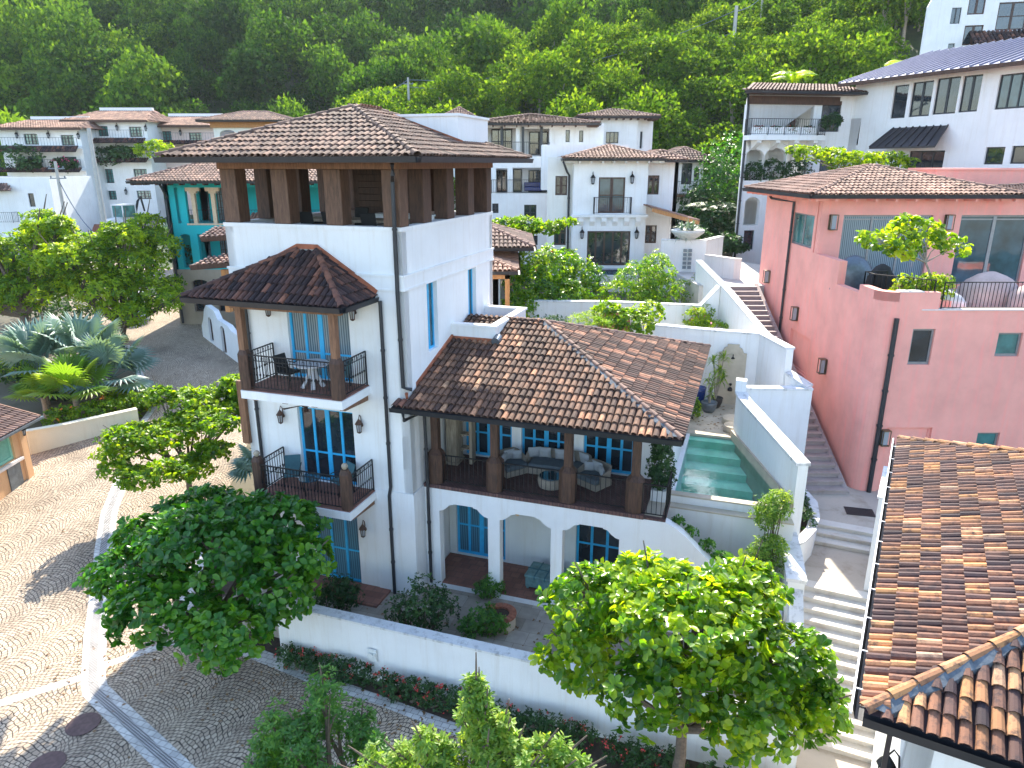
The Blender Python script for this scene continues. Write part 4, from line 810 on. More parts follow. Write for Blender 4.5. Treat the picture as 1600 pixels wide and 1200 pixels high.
def grate(lb, c, z, r, w_, d_, mat='rubber', n_=14):
    g = thing('drain_grate', lb, 'drain grate', (c[0], c[1], z), r); mb = MB(); mb.box(-w_ / 2, w_ / 2, -d_ / 2, d_ / 2, 0, .008); mb.build('pit', 'rubber' if mat != 'stepstone' else 'rust', g)
    mb = MB(); mb.box(-w_ / 2 - .04, w_ / 2 + .04, -d_ / 2 - .04, -d_ / 2, 0, .02); mb.box(-w_ / 2 - .04, w_ / 2 + .04, d_ / 2, d_ / 2 + .04, 0, .02); mb.box(-w_ / 2 - .04, -w_ / 2, -d_ / 2, d_ / 2, 0, .02); mb.box(w_ / 2, w_ / 2 + .04, -d_ / 2, d_ / 2, 0, .02)
    for k in range(n_): x = -w_ / 2 + (k + .5) * w_ / n_; mb.box(x - w_ / n_ * .25, x + w_ / n_ * .25, -d_ / 2, d_ / 2, .008, .018)
    mb.build('bars', 'gutter' if mat == 'rubber' else mat, g)
p = onz(1343, 800, 1.2); grate('dark slotted drain grate in the landing before the pink house', p, 1.203, R(-14), .85, .5)
p = onz(1368, 1182, -1.2); grate('cream stone drain grate with wavy slots at the foot of the wide steps', p, -1.197, R(-24), .62, .5, 'stepstone', 10)
# narrow stairs up along the pink house
steps('narrow_stairs', (10.45, 23.75), (1, 0), (0.012, 1), 1.85, 33, .171, .38, 1.2, 'pinkstep', -1.0, 'long narrow pinkish stone stairs climbing beside the pink house')
mb = MB(); n_ = 33; mb.prism([(12.22, 23.8), (12.42, 23.8), (12.62, 36.3), (12.42, 36.3)], -1, [1.28, 1.28, 6.95, 6.95]); o = mb.build('stair_stringer', 'pinkstep', None); tag(o, 'sloping stone kerb along the foot of the pink house stairs', 'kerb')
mb = MB(); mb.prism([(9.6, 36.29), (13.6, 36.29), (15.5, 44), (12, 52), (9.0, 46)], 2, 6.84); o = mb.build('upper_path', 'paleroad', None); tag(o, kind='structure')
lowwall('upper_stair_wall', 'tall sloping white wall on the left of the upper narrow stairs', [(10.55, 26.6), (10.45, 28.7), (10.15, 33), (9.85, 37.7)], 0, [5.9, 6.1, 7.1, 7.9], .26, local=False)
lowwall('white_lantern_wall', 'white wall with one black lantern between the landings and the orange tiled roof', [(10.5, 18.15), (11.75, 20.3)], -1, [3.75, 3.75], .3, local=False)
lw = Bld('wall_lamp', 'black iron lantern on the white wall left of the orange tiled roof', 'lantern', 11.2, 19.05, math.atan2(4.9, 2.85) + math.pi, 0); f_ = lw.fac(0, -.2, 0)
lw.root.location.z = 3.0
def lamp_free(root, sc=1.0):
    mb = MB(); mb.lathe((0, -.18, 0), [(.02, .26), (.05, .22), (.13, .12), (.135, .10), (.03, .10)], 8)
    for k in range(6): a = math.pi * k / 3; mb.beam((.09 * math.cos(a), -.18 + .09 * math.sin(a), .1), (.065 * math.cos(a), -.18 + .065 * math.sin(a), -.15), .018)
    mb.lathe((0, -.18, 0), [(.03, -.2), (.075, -.16), (.075, -.14)], 8); mb.tube([(0, 0, .05), (0, -.03, .3), (0, -.1, .38), (0, -.18, .26)], .016, 5); mb.build('lantern_body', 'iron', root)
    g = MB(); g.lathe((0, -.18, 0), [(.055, -.14), (.078, .095)], 6); g.build('lantern_glass', 'cushion', root)
lamp_free(lw.root)
# fire pit
fp = thing('fire_pit', 'round brick fire pit with dark ash on the front patio', 'fire pit', H.W(3.05, -.55, -.62)); fp.scale = (1, 1, 1)
mb = MB(); mb.lathe((0, 0, 0), [(.46, 0), (.46, .38)], 28); mb.build('stone_ring', 'travertine', fp)
mb = MB()
for k in range(18):
    a0, a1 = 2 * math.pi * (k + .06) / 18, 2 * math.pi * (k + .94) / 18; q = [(r * math.cos(a), r * math.sin(a)) for r, a in ((.28, a0), (.49, a0), (.49, a1), (.28, a1))]; mb.prism(q, .382, .45, rnd.random())
mb.build('brick_rim', 'brick', fp); mb = MB(); mb.lathe((0, 0, 0), [(.3, .385), (.27, .387), (.05, .39)], 20); mb.build('ash_bed', 'soil', fp)

# ================================================================ pink house
PK = Bld('pink_house', 'salmon pink house with a tiled hip roof, terrace and brown wall lanterns', 'house', 12.62, 24.0, 0, 1.2)
ang = math.atan2(13, .35)
fPL = PK.fac(.35, 13.3, -ang + 0.0); L1 = math.hypot(.35, 13.3) - .0
fPL = PK.fac(.35, 13.3, math.atan2(-13.3, -.35 + .0))
dirx, diry = .0 - .35, .6 - 13.3; Ls = math.hypot(dirx, diry); fPL = PK.fac(.35, 13.3, math.atan2(diry, dirx))
fPL.win(*fPL.rect(1240, 331, 1267, 389), nx=2, nz=1, fm='greyframe', gm='glassgreen', depth=.08, bar=.06)
r_ = fPL.rect(1236, 512, 1259, 590); 
fPL.win(r_[0], r_[1], r_[2], r_[3], nx=1, nz=1, fm='pink', gm='pink', name='door', depth=.06, bar=.08)
u_ = lambda x, y: fPL.px(x, y)
# side wall outline: full height at the far part, stepping down towards the terrace
a1, a2, a3 = u_(1279, 320)[0], u_(1308, 408)[0], u_(1345, 450)[0]
fPL.build('pink', [(0, -1), (Ls, -1), (Ls, 8.62), (a3 - .1, 8.62), (a3 - .1, 8.3), (a2 + .25, 8.3), (a2 + .25, 9.2), (a1, 9.2), (a1, 11.6), (0, 11.6)], .3)
fPF = PK.fac(.6, 0, 0)
fPF.win(*fPF.rect(1427, 514, 1452, 570), nx=1, nz=1, fm='greyframe', gm='glass', depth=.08, bar=.07, label='tall narrow window reflecting orange light')
fPF.win(*fPF.rect(1561, 520, 1591, 557), nx=1, nz=1, fm='greyframe', gm='glassgreen', depth=.08, bar=.07)
fPF.win(*fPF.rect(1528, 676, 1555, 712), nx=1, nz=1, fm='greyframe', gm='glassgreen', depth=.08, bar=.07)
fPF.win(*fPF.rect(1386, 668, 1437, 776), nx=1, nz=1, fm='pink', gm='pink', name='door', depth=.1, bar=.08)
ft = fPF.px(1466, 485)[0]; tz = 8.0
fPF.build('pink', [(0, -1), (11, -1), (11, tz), (ft, tz), (ft, 8.62), (0, 8.62)], .3)
# rounded corner
mb = MB(); arcp = [(.6 - .6 * math.cos(math.pi / 2 * k / 8) , .6 - .6 * math.sin(math.pi / 2 * k / 8)) for k in range(9)]
for i in range(8): (x0, y0), (x1, y1) = arcp[i], arcp[i + 1]; mb.face([(x0, y0, -1), (x1, y1, -1), (x1, y1, 8.62), (x0, y0, 8.62)])
mb.prism([(.3, .6)] + [(x + (.0), y) for x, y in arcp] + [(.6, .3)], 8.3, 8.62); PK.part('rounded_corner', mb, 'pink', smooth=False)
mb = MB(); mb.box(.35, 11, .3, 6.3, 7.5, 7.72); PK.part('terrace_floor', mb, 'pinkcap')
mb = MB(); mb.prism([(.6, -.02), (ft + .02, -.02), (ft + .02, .34), (.6, .34)], 8.621, 8.66); mb.box(ft + .03, 11, -.03, .32, tz + .001, tz + .04); PK.part('terrace_coping', mb, 'pinkcap')
# upper room
fU = PK.fac(.17, 6.1, 0)
r_ = fU.rect(1319, 336, 1443, 428); fU.win(r_[0], r_[1], 7.9, r_[3], 3, 1, 'greyframe', 'curtain', 'sliding_window', .1, .07, mid=[10.6])
r_ = fU.rect(1503, 336, 1592, 440); fU.win(r_[0], r_[1], 7.9, r_[3], 2, 1, 'greyframe', 'glassblue', 'sliding_window', .1, .07, mid=[10.6])
fU.build('pink', [(0, 7.6), (11, 7.6), (11, 11.6), (0, 11.6)], .3)
for (x, y) in ((1202, 432), (1246, 490), (1290, 572)): u, z = fPL.px(x, y); lantern(PK, fPL, u, z, 1.05, 'bronze', style=1)
u, z = fPF.px(1380, 682); lantern(PK, fPF, u, z, 1.0, 'bronze', style=1)
for x in (1300, 1480): u, z = fU.px(x, 347); lantern(PK, fU, u, z, 1.05, 'bronze', style=1)
u0_, z0_ = fPL.px(1332, 497); u1_, z1_ = fPL.px(1343, 531); fPLb = PK.fac(-.0, .9, 0)
mb = MB(); 
prf = hip_roof(PK, -.65, 7.9, 5.3, 13.9, 11.6, 1.1, 'tile_pale', rafters=.8, raft='pink', tw=.2, seed=41, soff='palepink')
PK2 = hip_roof(PK, 8.3, 14, 5.5, 11.3, 11.62, .3, 'tile_brown', seed=45, soff='palepink')
q1 = fPL.px(1215, 316); q2 = fPL.px(1243, 320); q3 = fPL.px(1216, 525)
pu = fPL.px(1240, 330)[0]
pipe(PK, [fPL.P(q1[0], -.5, 11.45), fPL.P(q1[0], -.3, 11.2), fPL.P(q2[0], -.08, 11.15), fPL.P(q2[0], -.08, 4.5)], .06, mat='gutter')
a = fPF.px(1400, 497); pipe(PK, [fPF.P(a[0], -.07, a[1]), fPF.P(a[0], -.07, 1.2)], .085)
mb = MB(); mb.box(7.7, 20, 11.5, 14, 6, 12.5); mb.box(7.65, 20, 11.45, 14, 12.5, 12.6); PK.part('rear_block', mb, ['pink'])
railing(PK, [(1.3, 2.4), (.45, 2.3), (.45, 1.6), (ft - .1 + .6, .25)], 7.75, 1.25, .14, 'terrace_railing', False); railing(PK, [(ft + .75, .12), (10.8, .12)], tz, .95, .13, 'terrace_railing', False)
def cover_blob(nm, lb, cat, c, r, mat, sd=1, grp=None):
    n1, n2 = 10, 18; rg = random.Random(sd); mb = MB(); vs = []
    for i in range(n1 + 1):
        t = i / n1; zz = (1 - t) * r[2]; k = min(1, math.sin(math.pi * .5 * min(1, t * 1.6 + .02)) ** .6) * (1 + .06 * t)
        for j in range(n2): a = 2 * math.pi * j / n2; w_ = 1 + .05 * math.sin(3 * a + sd) + .04 * rg.uniform(-1, 1); ex = .65; cx = math.copysign(abs(math.cos(a)) ** ex, math.cos(a)); cy = math.copysign(abs(math.sin(a)) ** ex, math.sin(a)); vs.append((cx * r[0] * k * w_, cy * r[1] * k * w_, zz + (.04 * rg.uniform(-1, 1) if 0 < i < n1 else 0)))
    fs = [(i * n2 + j, (i + 1) * n2 + j, (i + 1) * n2 + (j + 1) % n2, i * n2 + (j + 1) % n2) for i in range(n1) for j in range(n2)] + [tuple(range(n2))]
    mb.mesh(vs, fs); o = mb.build(nm, mat, None, c, 0, True); return tag(o, lb, cat, grp)
cover_blob('covered_grill', 'black covered round grill at the corner of the pink terrace', 'grill', PK.W(1.35, 2.9, 7.75), (.5, .42, 1.45), 'blackcloth', 3)
cover_blob('grill_cabinet', 'silver domed grill cabinet behind the black covered grill', 'grill', PK.W(.95, 4.3, 8.0), (.75, .4, 1.35), 'zinc', 5)
for i, (x, y, r_, lb, m_) in enumerate(((3.0, 1.35, (.55, .5, .75), 'low white cloth covered seat at the left of the pink terrace', 'greycloth'), (5.2, 2.4, (.95, .7, 1.25), 'large pink beige cloth cover behind on the pink terrace', 'covercloth'), (6.1, 1.2, (.75, .55, 1.05), 'pink beige cloth covered chair right behind the terrace railing', 'covercloth'), (7.9, 1.8, (.9, .6, 1.2), 'pale cloth covered furniture at the right end of the pink terrace', 'covercloth'))):
    cover_blob('covered_furniture', lb, 'covered furniture', PK.W(x, y, 7.73), r_, m_, 10 + i, 'covered terrace furniture')
mb = MB(); mb.box(-.9, .9, -.3, .3, 0, .45); o = mb.build('terrace_planter', 'pink', None, PK.W(1.9, .95, 7.75)); tag(o, 'pink planter box under the small hedge on the terrace corner', 'planter')

# ================================================================ house under the orange roof, lower right
OR = Bld('orange_roof_house', 'white house under a big weathered orange barrel tile roof in the lower right corner', 'house', 4.3, 7.1, math.atan2(-.4955, .869), -1.5)
hip_roof(OR, 0, 9.4, 0, 10.3, 6.4, 1.9, 'tile_right', 'gutter', rafters=0, tw=.16, tl=.30, seed=51, soff='whitepaint', ridget=(.6, .97))
f1 = OR.fac(.55, .6, 0); f1.win(1.1, 1.7, 3.2, 5.4, 1, 2, 'darkframe', 'glass'); f1.build('white', [(0, -1.6), (8.3, -1.6), (8.3, 6.3), (0, 6.3)], .3)
f2 = OR.fac(.55, 9.7, -math.pi / 2); f2.build('white', [(0, -1.6), (9.1, -1.6), (9.1, 6.3), (0, 6.3)], .3)
mb = MB(); mb.box(-.155, -.13, -.1, 10.3, 6.4, 6.43)
for k in range(12): mb.box(-.13, -.0, .4 + k * .85, .42 + k * .85, 6.40, 6.415)
OR.part('gutter_lip', mb, 'whitepaint')
mb = MB(); mortar(mb, (0, 0, 6.4), (4.7, 4.7, 8.3), (.22, 0, 0)); OR.part('mortar_strip', mb, 'mortar')
mb = MB(); mb.beam((.9, .3, 6.3), (.9, .55, 6.0), .14, .12); mb.beam((2.6, .3, 6.3), (2.6, .55, 5.95), .14, .14); mb.box(.3, .36, .3, .36, 2.0, 6.2); OR.part('eave_bracket', mb, 'darkmetal')
u = .25; lantern(OR, f2, 8.8, 4.9, 1.0, 'iron')

# ================================================================ orange and mint building at the left edge
LB = Bld('mint_orange_building', 'low building with mint shutters, orange posts and a brown tiled roof at the left edge', 'building', -21.6, 20, 0, -1.2)
f3 = LB.fac(0, 0, math.pi / 2)
f3.win(1.2, 8.6, .55, 1.75, 4, 1, 'mint', 'shutter', 'shutter_window', .1, .1); f3.build('orange', [(0, -1.6), (9.3, -1.6), (9.3, 2.1), (0, 2.1)], .3)
f4 = LB.fac(-8, 0, 0); f4.build('orange', [(0, -1.6), (8, -1.6), (8, 2.1), (0, 2.1)], .3); f5 = LB.fac(0, 9.3, math.pi); f5.build('orange', [(0, -1.6), (8, -1.6), (8, 2.1), (0, 2.1)], .3)
mb = MB(); mb.box(.001, .12, 8.95, 9.32, -1.5, 2.05); mb.box(.001, .12, 5.8, 6.1, -1.5, 2.05); LB.part('corner_post', mb, 'orange'); mb = MB(); mb.box(.002, .14, 6.2, 8.9, .4, .52); LB.part('window_sill', mb, 'pinkcap')
mb = MB(); mb.box(.003, .05, 7.9, 8.7, -1.2, .35); LB.part('vent_grille', mb, 'zinc')
mb = MB(); tiles(mb, (.55, -1, 2.0), (.55, 9.9, 2.0), [(-3.2, 9.9, 3.15), (-3.2, -1, 3.15)], .2, .37, .09, 61); tiles(mb, (-7, 9.9, 2.0), (-7, -1, 2.0), [(-3.2, -1, 3.15), (-3.2, 9.9, 3.15)], .2, .37, .09, 62); q = LB.part('roof', mb, 'tile_brown')
mb = MB(); ridge(mb, (-3.2, -1, 3.2), (-3.2, 9.95, 3.2), .14, .5, 9, .8, 1); mb.beam((.5, 9.93, 2.0), (-3.2, 9.93, 3.15), .06, .14); LB.part('ridge_tiles', mb, 'tile_pale', q); mb = MB(); mb.beam((.6, -1, 1.98), (.6, 9.95, 1.98), .1, .1); LB.part('gutter', mb, 'zinc', q)
u = 9.1; lantern(LB, f3, 9.2, 1.55, .9, 'iron')
lowwall('garden_wall', 'low cream white wall in front of the flowering hedge and fan palms', [(-22.9, 31.3), (-21.9, 32.2), (-19.3, 34.5)], -.8, [.75, .7, .75], .28, 'cream', 'cream', local=False)
# ================================================================ houses behind
def xs_(f, x, y=300): return f.px(x, y)[0]
def fb(px_, Y): return ony(px_, 300, Y).x
def box_walls(B, f, u0, u1, z0, z1, depth, mat='white', th=.25):
    f.build(mat, [(u0, z0), (u1, z0), (u1, z1), (u0, z1)], th)
    for (ua, ub) in ((u0, u0 + th), (u1 - th, u1)): mb = MB(); mb.mesh([f.P(ua, th + .001, z0), f.P(ub, th + .001, z0), f.P(ub, depth, z0), f.P(ua, depth, z0), f.P(ua, th + .001, z1), f.P(ub, th + .001, z1), f.P(ub, depth, z1), f.P(ua, depth, z1)], [(0, 3, 2, 1), (4, 5, 6, 7), (0, 1, 5, 4), (1, 2, 6, 5), (2, 3, 7, 6), (3, 0, 4, 7)]); B.part('side_wall', mb, mat)
# --- centre villa with the bay
V = Bld('bay_villa', 'white villa with a projecting bay, brown french doors, corbelled ledge and a small plunge pool', 'house', fb(896, 46), 46, 0, 6.3)
f = V.fac(0, 0, 0); W_ = xs_(f, 1011)
f.winp(936, 277, 975, 333, nx=2, nz=2, name='french_door', gm='glassblue', bar=.09); f.winp(918, 361, 983, 415, nx=5, nz=1, name='folding_door', bar=.1)
box_walls(V, f, 0, W_, 5, 13.2, 7)
mb = MB(); z_ = f.px(950, 338)[1]
mb.box(-.12, W_ + .12, -.28, -.001, z_ - .05, z_ + .12); 
for k in range(6): u = W_ * (k + .7) / 6.4; mb.prism([(u - .16, -.22), (u + .16, -.22), (u + .16, -.001), (u - .16, -.001)], [z_ - .3] * 2 + [z_ - .6] * 2, [z_ - .052] * 4)
V.part('ledge', mb, 'white')
a = f.rect(928, 308, 984, 334); railing(V, [(a[0], -.01), (a[0], -.45), (a[1], -.45), (a[1], -.01)], a[2], a[3] - a[2], .13, 'balcony_railing', False)
for x, y in ((926, 280), (987, 279), (909, 365), (994, 365)): u, z = f.px(x, y); lantern(V, f, u, z - .05, 1.3, 'iron')
g = V.fac(xs_(f, 857) - 0, 1.2, 0); g.winp(868, 275, 886, 305, nx=2, nz=2, bar=.08); g.winp(866, 345, 884, 383, nx=2, nz=2, bar=.08); wl = -xs_(f, 857); g.build('white2', [(0, 5), (wl + .1, 5), (wl + .1, 13.2), (0, 13.2)], .25)
g = V.fac(W_, 1.2, 0); g.winp(1013, 274, 1029, 304, nx=2, nz=1, bar=.08); g.winp(1009, 352, 1025, 380, nx=2, nz=2, bar=.08); wr_ = g.px(1058, 300)[0]; g.build('white', [(0, 5), (wr_, 5), (wr_, 13.1), (0, 13.1)], .25); g2 = V.fac(W_ + wr_, 1.2, math.pi / 2); g2.build('white', [(0, 5), (6, 5), (6, 13.1), (0, 13.1)], .25)
hip_roof(V, f.px(881, 252)[0], f.px(1037, 252)[0], -.75, 6.6, 13.1, .8, 'tile_pale', rafters=.7, raft='white', tw=.22, seed=71)
hip_roof(V, W_ - .2, f.px(1075, 252)[0], .3, 7.5, 13.02, .55, 'tile_pale', tw=.22, seed=75)
pipe(V, [(-.7, -.6, 12.9), (-.35, .9, 12.3), (-.2, 1.1, 12.1), (-.2, 1.1, 6.5)], .07)
mb = MB(); zp = ony(950, 226, 53).z; mb.box(-1.7, 4.4, 7.0, 7.25, 11, zp); mb.box(-1.7, -1.45, 7.25, 9, 11, zp); V.part('roof_parapet', mb, 'white')
# right porch
mb = MB(); p0 = V.L(ony(1009, 322, 45.6)); p1 = V.L(ony(1092, 346, 43.5)); tiles(mb, (p1[0], p1[1], p1[2]), (p1[0], p1[1] + 5, p1[2]), [(p0[0], p1[1] + 5, p0[2]), (p0[0], p1[1], p0[2])], .22, .38, .1, 77); pr = V.part('porch_roof', mb, 'tile_pale'); mb = MB(); mb.beam((p0[0], p1[1] - .05, p0[2] - .1), (p1[0], p1[1] - .05, p1[2] - .08), .12, .22); mb.box(p0[0] + 2.0, p0[0] + 2.2, p1[1], p1[1] + .2, 6.3, 9.2); V.part('porch_beam', mb, 'orangewood', pr)
mb = MB(); mb.box(W_, W_ + 5, -2.6, 1.1, 5.2, 6.5); V.part('porch_floor', mb, 'travertine')
# plunge pool
pp = Bld('plunge_pool', 'small curved plunge pool with dark blue water below the villa folding doors', 'pool', *[ony(960, 420, 44.5)[i] for i in (0, 1)], 0, 4.5)
pr_ = [(1.9 * math.cos(math.pi + math.pi * k / 14) + .0, 1.5 * math.sin(math.pi + math.pi * k / 14)) for k in range(15)] + [(1.9, 1.3), (-1.9, 1.3)]
mb = MB(); mb.prism(pr_, 4.5, 6.35); pp.part('basin', mb, 'white2'); mb = MB(); mb.prism([(x * .88, y * .88) for x, y in pr_], 6.352, 6.4); pp.part('water', mb, 'bluewater')
dt = thing('patio_table', 'white patio table under the orange beamed porch of the villa', 'table', (9.5, 44.3, 6.5)); mb = MB(); mb.lathe((0, 0, .7), [(.6, 0), (.6, .05)], 18); mb.build('table_top', 'whitepaint', dt); mb = MB(); mb.lathe((0, 0, 0), [(.25, 0), (.06, .05), (.06, .7)], 10); mb.build('leg', 'whitepaint', dt)
for i in range(3):
    c = thing('patio_chair', ['white patio chair right of the table under the villa porch', 'white patio chair behind the table under the villa porch', 'white patio chair left of the table under the villa porch'][i], 'chair', (9.5 + math.cos(i * 2.1) * .95, 44.3 + math.sin(i * 2.1) * .95, 6.5), i * 2.1 + 1.57, 'white chairs under the villa porch'); mb = MB(); mb.box(-.22, .22, -.22, .22, .4, .45); mb.build('seat', 'whitepaint', c); mb = MB(); mb.box(-.22, .22, -.26, -.22, .45, .9); mb.build('backrest', 'whitepaint', c); mb = MB(); mb.box(-.2, .2, -.2, .2, 0, .05); mb.beam((0, 0, .05), (0, 0, .4), .06); mb.build('pedestal', 'whitepaint', c)
# --- house behind left with the long balconies
U2 = Bld('balcony_villa', 'white villa with two dark railed balconies and brown roof, left of the bay villa', 'house', fb(728, 58), 58, 0, 6.8)
f = U2.fac(0, 0, 0); W2 = xs_(f, 862)
for q in ((775, 263, 793, 302), (801, 262, 855, 302)): f.hole(*[f.rect(*q)[i] for i in (0, 1, 2, 3)])
for q in ((819, 320, 838, 345), (769, 318, 779, 333)): f.winp(*q, nx=2, nz=2, fm='darkframe', bar=.07)
f.winp(818, 368, 840, 383, nx=4, nz=1, fm='darkframe', bar=.05); f.winp(766, 366, 780, 382, nx=2, nz=1, fm='darkframe', bar=.05)
f.hole(*[f.rect(735, 200, 806, 244)[i] for i in range(4)]); f.hole(*[f.rect(812, 201, 858, 244)[i] for i in range(4)])
box_walls(U2, f, 0, W2, 5, f.px(800, 196)[1], 8)
g = U2.fac(0, 2.2, 0)
for q, n_ in (((748, 202, 762, 240), 1), ((768, 202, 800, 240), 3), ((827, 206, 860, 242), 2), ((776, 266, 792, 300), 2), ((802, 264, 815, 300), 1), ((826, 266, 856, 300), 4)): g.winp(*q, nx=n_, nz=2, fm='darkframe', bar=.07, hole=False, depth=-.1)
g.build('white', [(.3, 5), (W2 - .3, 5), (W2 - .3, 15.5), (.3, 15.5)], .2)
for q in ((738, 222, 858, 243), (768, 281, 857, 302)): a = f.rect(*q); railing(U2, [(a[0], -.05), (a[1], -.05)], a[2], a[3] - a[2], .16, 'balcony_railing', False)
mb = MB()
for x in (754, 784, 817, 846): u = f.px(x, 220)[0]; mb.box(u - .1, u + .1, -.1, .1, f.px(x, 244)[1], f.px(x, 198)[1])
U2.part('balcony_post', mb, 'darkframe')
hip_roof(U2, f.px(729, 200)[0], f.px(935, 200)[0], -1, 8.5, f.px(800, 196)[1] + .1, .85, 'tile_brown', rafters=.9, raft='darkwood', tw=.24, seed=81)
g = U2.fac(W2, .4, 0); g.winp(884, 203, 890, 222, nx=1, nz=1, fm='darkframe'); g.winp(905, 204, 911, 222, nx=1, nz=1, fm='darkframe'); g.build('white', [(0, 5), (4, 5), (4, 15.8), (0, 15.8)], .2)
sf = thing('terrace_sofa', 'dark blue sofa behind the railing of the villa middle balcony', 'sofa', U2.W(f.px(835, 290)[0], 1.2, f.px(835, 301)[1])); mb = MB(); mb.box(-.8, .8, -.4, .4, .1, .4); mb.build('seat', 'cobaltpot', sf, None, .05); mb = MB(); mb.box(-.8, .8, .25, .45, .4, .75); mb.build('backrest', 'cobaltpot', sf, None, .05)
# --- square tower house
U3 = Bld('square_tower', 'plain white square tower house with a small hipped tile roof against the forest', 'house', fb(911, 63), 63, 0, 8)
f = U3.fac(0, 0, 0); W3 = f.px(996, 200)[0]; f.winp(947, 206, 966, 224, nx=3, nz=1, fm='darkframe', bar=.06); zt = f.px(950, 184)[1]; box_walls(U3, f, 0, W3, 7, zt, 5)
g = U3.fac(W3, 0, R(50)); g.win(.5, 1.0, f.px(950, 232)[1], f.px(950, 205)[1], 1, 1, 'darkframe', bar=.06); g.build('white', [(0, 7), (2.6, 7), (2.6, zt), (0, zt)], .2)
hip_roof(U3, -.7, W3 + 1.7, -.8, 5.5, zt + .05, .7, 'tile_brown', rafters=.6, raft='darkwood', tw=.24, seed=85)
# --- small houses peeping out
def small(nm, lb, x0, x1, Y, yb, yt, rise, wins, mat='white', tm='tile_brown', dep=6, zb=7, ov=.8, seed=90, rail=None, fm='darkframe'):
    B = Bld(nm, lb, 'house', fb(x0, Y), Y, 0, zb); f = B.fac(0, 0, 0); w_ = f.px(x1, (yb + yt) / 2)[0]; zt = f.px((x0 + x1) / 2, yt)[1]
    for q in wins: f.winp(*q[:4], nx=q[4] if len(q) > 4 else 2, nz=q[5] if len(q) > 5 else 1, fm=fm, bar=.07)
    box_walls(B, f, 0, w_, zb - 1.5, zt, dep, mat)
    if rise: hip_roof(B, -ov, w_ + ov, -ov, dep + ov, zt + .05, rise, tm, tw=.24, seed=seed)
    if rail: a = f.rect(*rail); railing(B, [(a[0], -.9), (a[1], -.9)], a[2], a[3] - a[2], .16, 'balcony_railing', False); mb = MB(); mb.box(a[0], a[1], -.95, -.001, a[2] - .2, a[2]); B.part('balcony', mb, 'brownwood')
    return B, f
small('forest_villa', 'white villa half hidden behind the bay villa at the forest edge', 1046, 1098, 60, 310, 252, 1.0, [(1052, 262, 1058, 282), (1066, 255, 1080, 288), (1085, 262, 1092, 282)], seed=91, rail=(1048, 283, 1088, 303))
small('far_roof_house', 'distant white house with a pale hipped roof right behind the tower roof', 694, 742, 78, 230, 190, 1.4, [(738, 204, 744, 225)] and [], tm='tile_pale', seed=92)
# --- neighbour behind the tower
NB = Bld('rear_neighbour', 'white neighbour house with stepped tile roofs just behind the white tower', 'house', -12.6, 31.2, 0, .5)
f = NB.fac(0, 0, 0); f.build('white', [(3.6, 0), (12.0, 0), (12.0, 8.5), (3.6, 8.5)], .25); g = NB.fac(3.6, 6, -math.pi / 2); g.build('white', [(0, 0), (6, 0), (6, 8.5), (0, 8.5)], .25); g = NB.fac(12.0, 0, math.pi / 2); g.build('white', [(0, 0), (6, 0), (6, 8.5), (0, 8.5)], .25)
hip_roof(NB, 2.8, 12.85, -1.1, 6.6, 8.45, 1.0, 'tile_pale', tw=.2, seed=95, soff='orangewood'); hip_roof(NB, 3.2, 13.6, 1.4, 7, 9.15, 1.0, 'tile_brown', tw=.2, seed=99)
mb = MB(); mb.box(12.3, 12.5, -.9, -.7, 5.5, 8.35);  mb.box(11.2, 12.5, -.9, -.7, 8.1, 8.35); NB.part('post', mb, 'orangewood')
for (q, sd) in (((297, 417, 25.6), (362, 419, 26.3), (362, 401, 28), (334, 402, 27.4)), 1), (((314, 373, 27.4), (360, 381, 28), (360, 350, 30.2), (340, 356, 29.8)), 2):
    V4 = [Vector(H.L(ony(*p))) for p in q]; V4[1].z = V4[0].z; V4[2].z = V4[3].z; mb = MB(); tiles(mb, V4[0], V4[1], [V4[2], V4[3]], .19, .36, .088, sd); q_ = H.part('side_roof', mb, 'tile_brown'); mb = MB(); mb.beam(V4[0], V4[1], .1, .14); mb.beam(V4[0], V4[3], .06, .1); mb.mesh([v - Vector((0, 0, .06)) for v in V4] + [v - Vector((0, 0, .12)) for v in V4], [(0, 1, 2, 3), (7, 6, 5, 4), (0, 4, 5, 1), (3, 2, 6, 7), (0, 3, 7, 4), (1, 5, 6, 2)]); H.part('eave_board', mb, 'darkwood', q_)
mb = MB(); a_ = Vector(H.L(ony(351, 421, 26.6))); mb.box(a_.x - .1, a_.x + .1, a_.y - .1, a_.y + .1, a_.z - 1.6, a_.z); H.part('post', mb, 'orangewood')
railing(NB, [(11.2, -.8), (12.3, -.8)], 5.6, 1.0, .11, 'balcony_railing', True)
mb = MB(); mb.box(11.0, 12.6, -1.0, -.01, 5.3, 5.58); mb.box(12.25, 12.6, -1.0, -.65, 4.0, 5.3); NB.part('balcony', mb, 'white')
mb = MB(); mb.box(2.7, 6.1, -4.7, -.01, 0, 9.7); mb.box(2.6, 6.2, -4.8, -.01, 9.7, 9.8); NB.part('stair_block', mb, 'white')  # unseen block added behind the tower to throw shade on the road
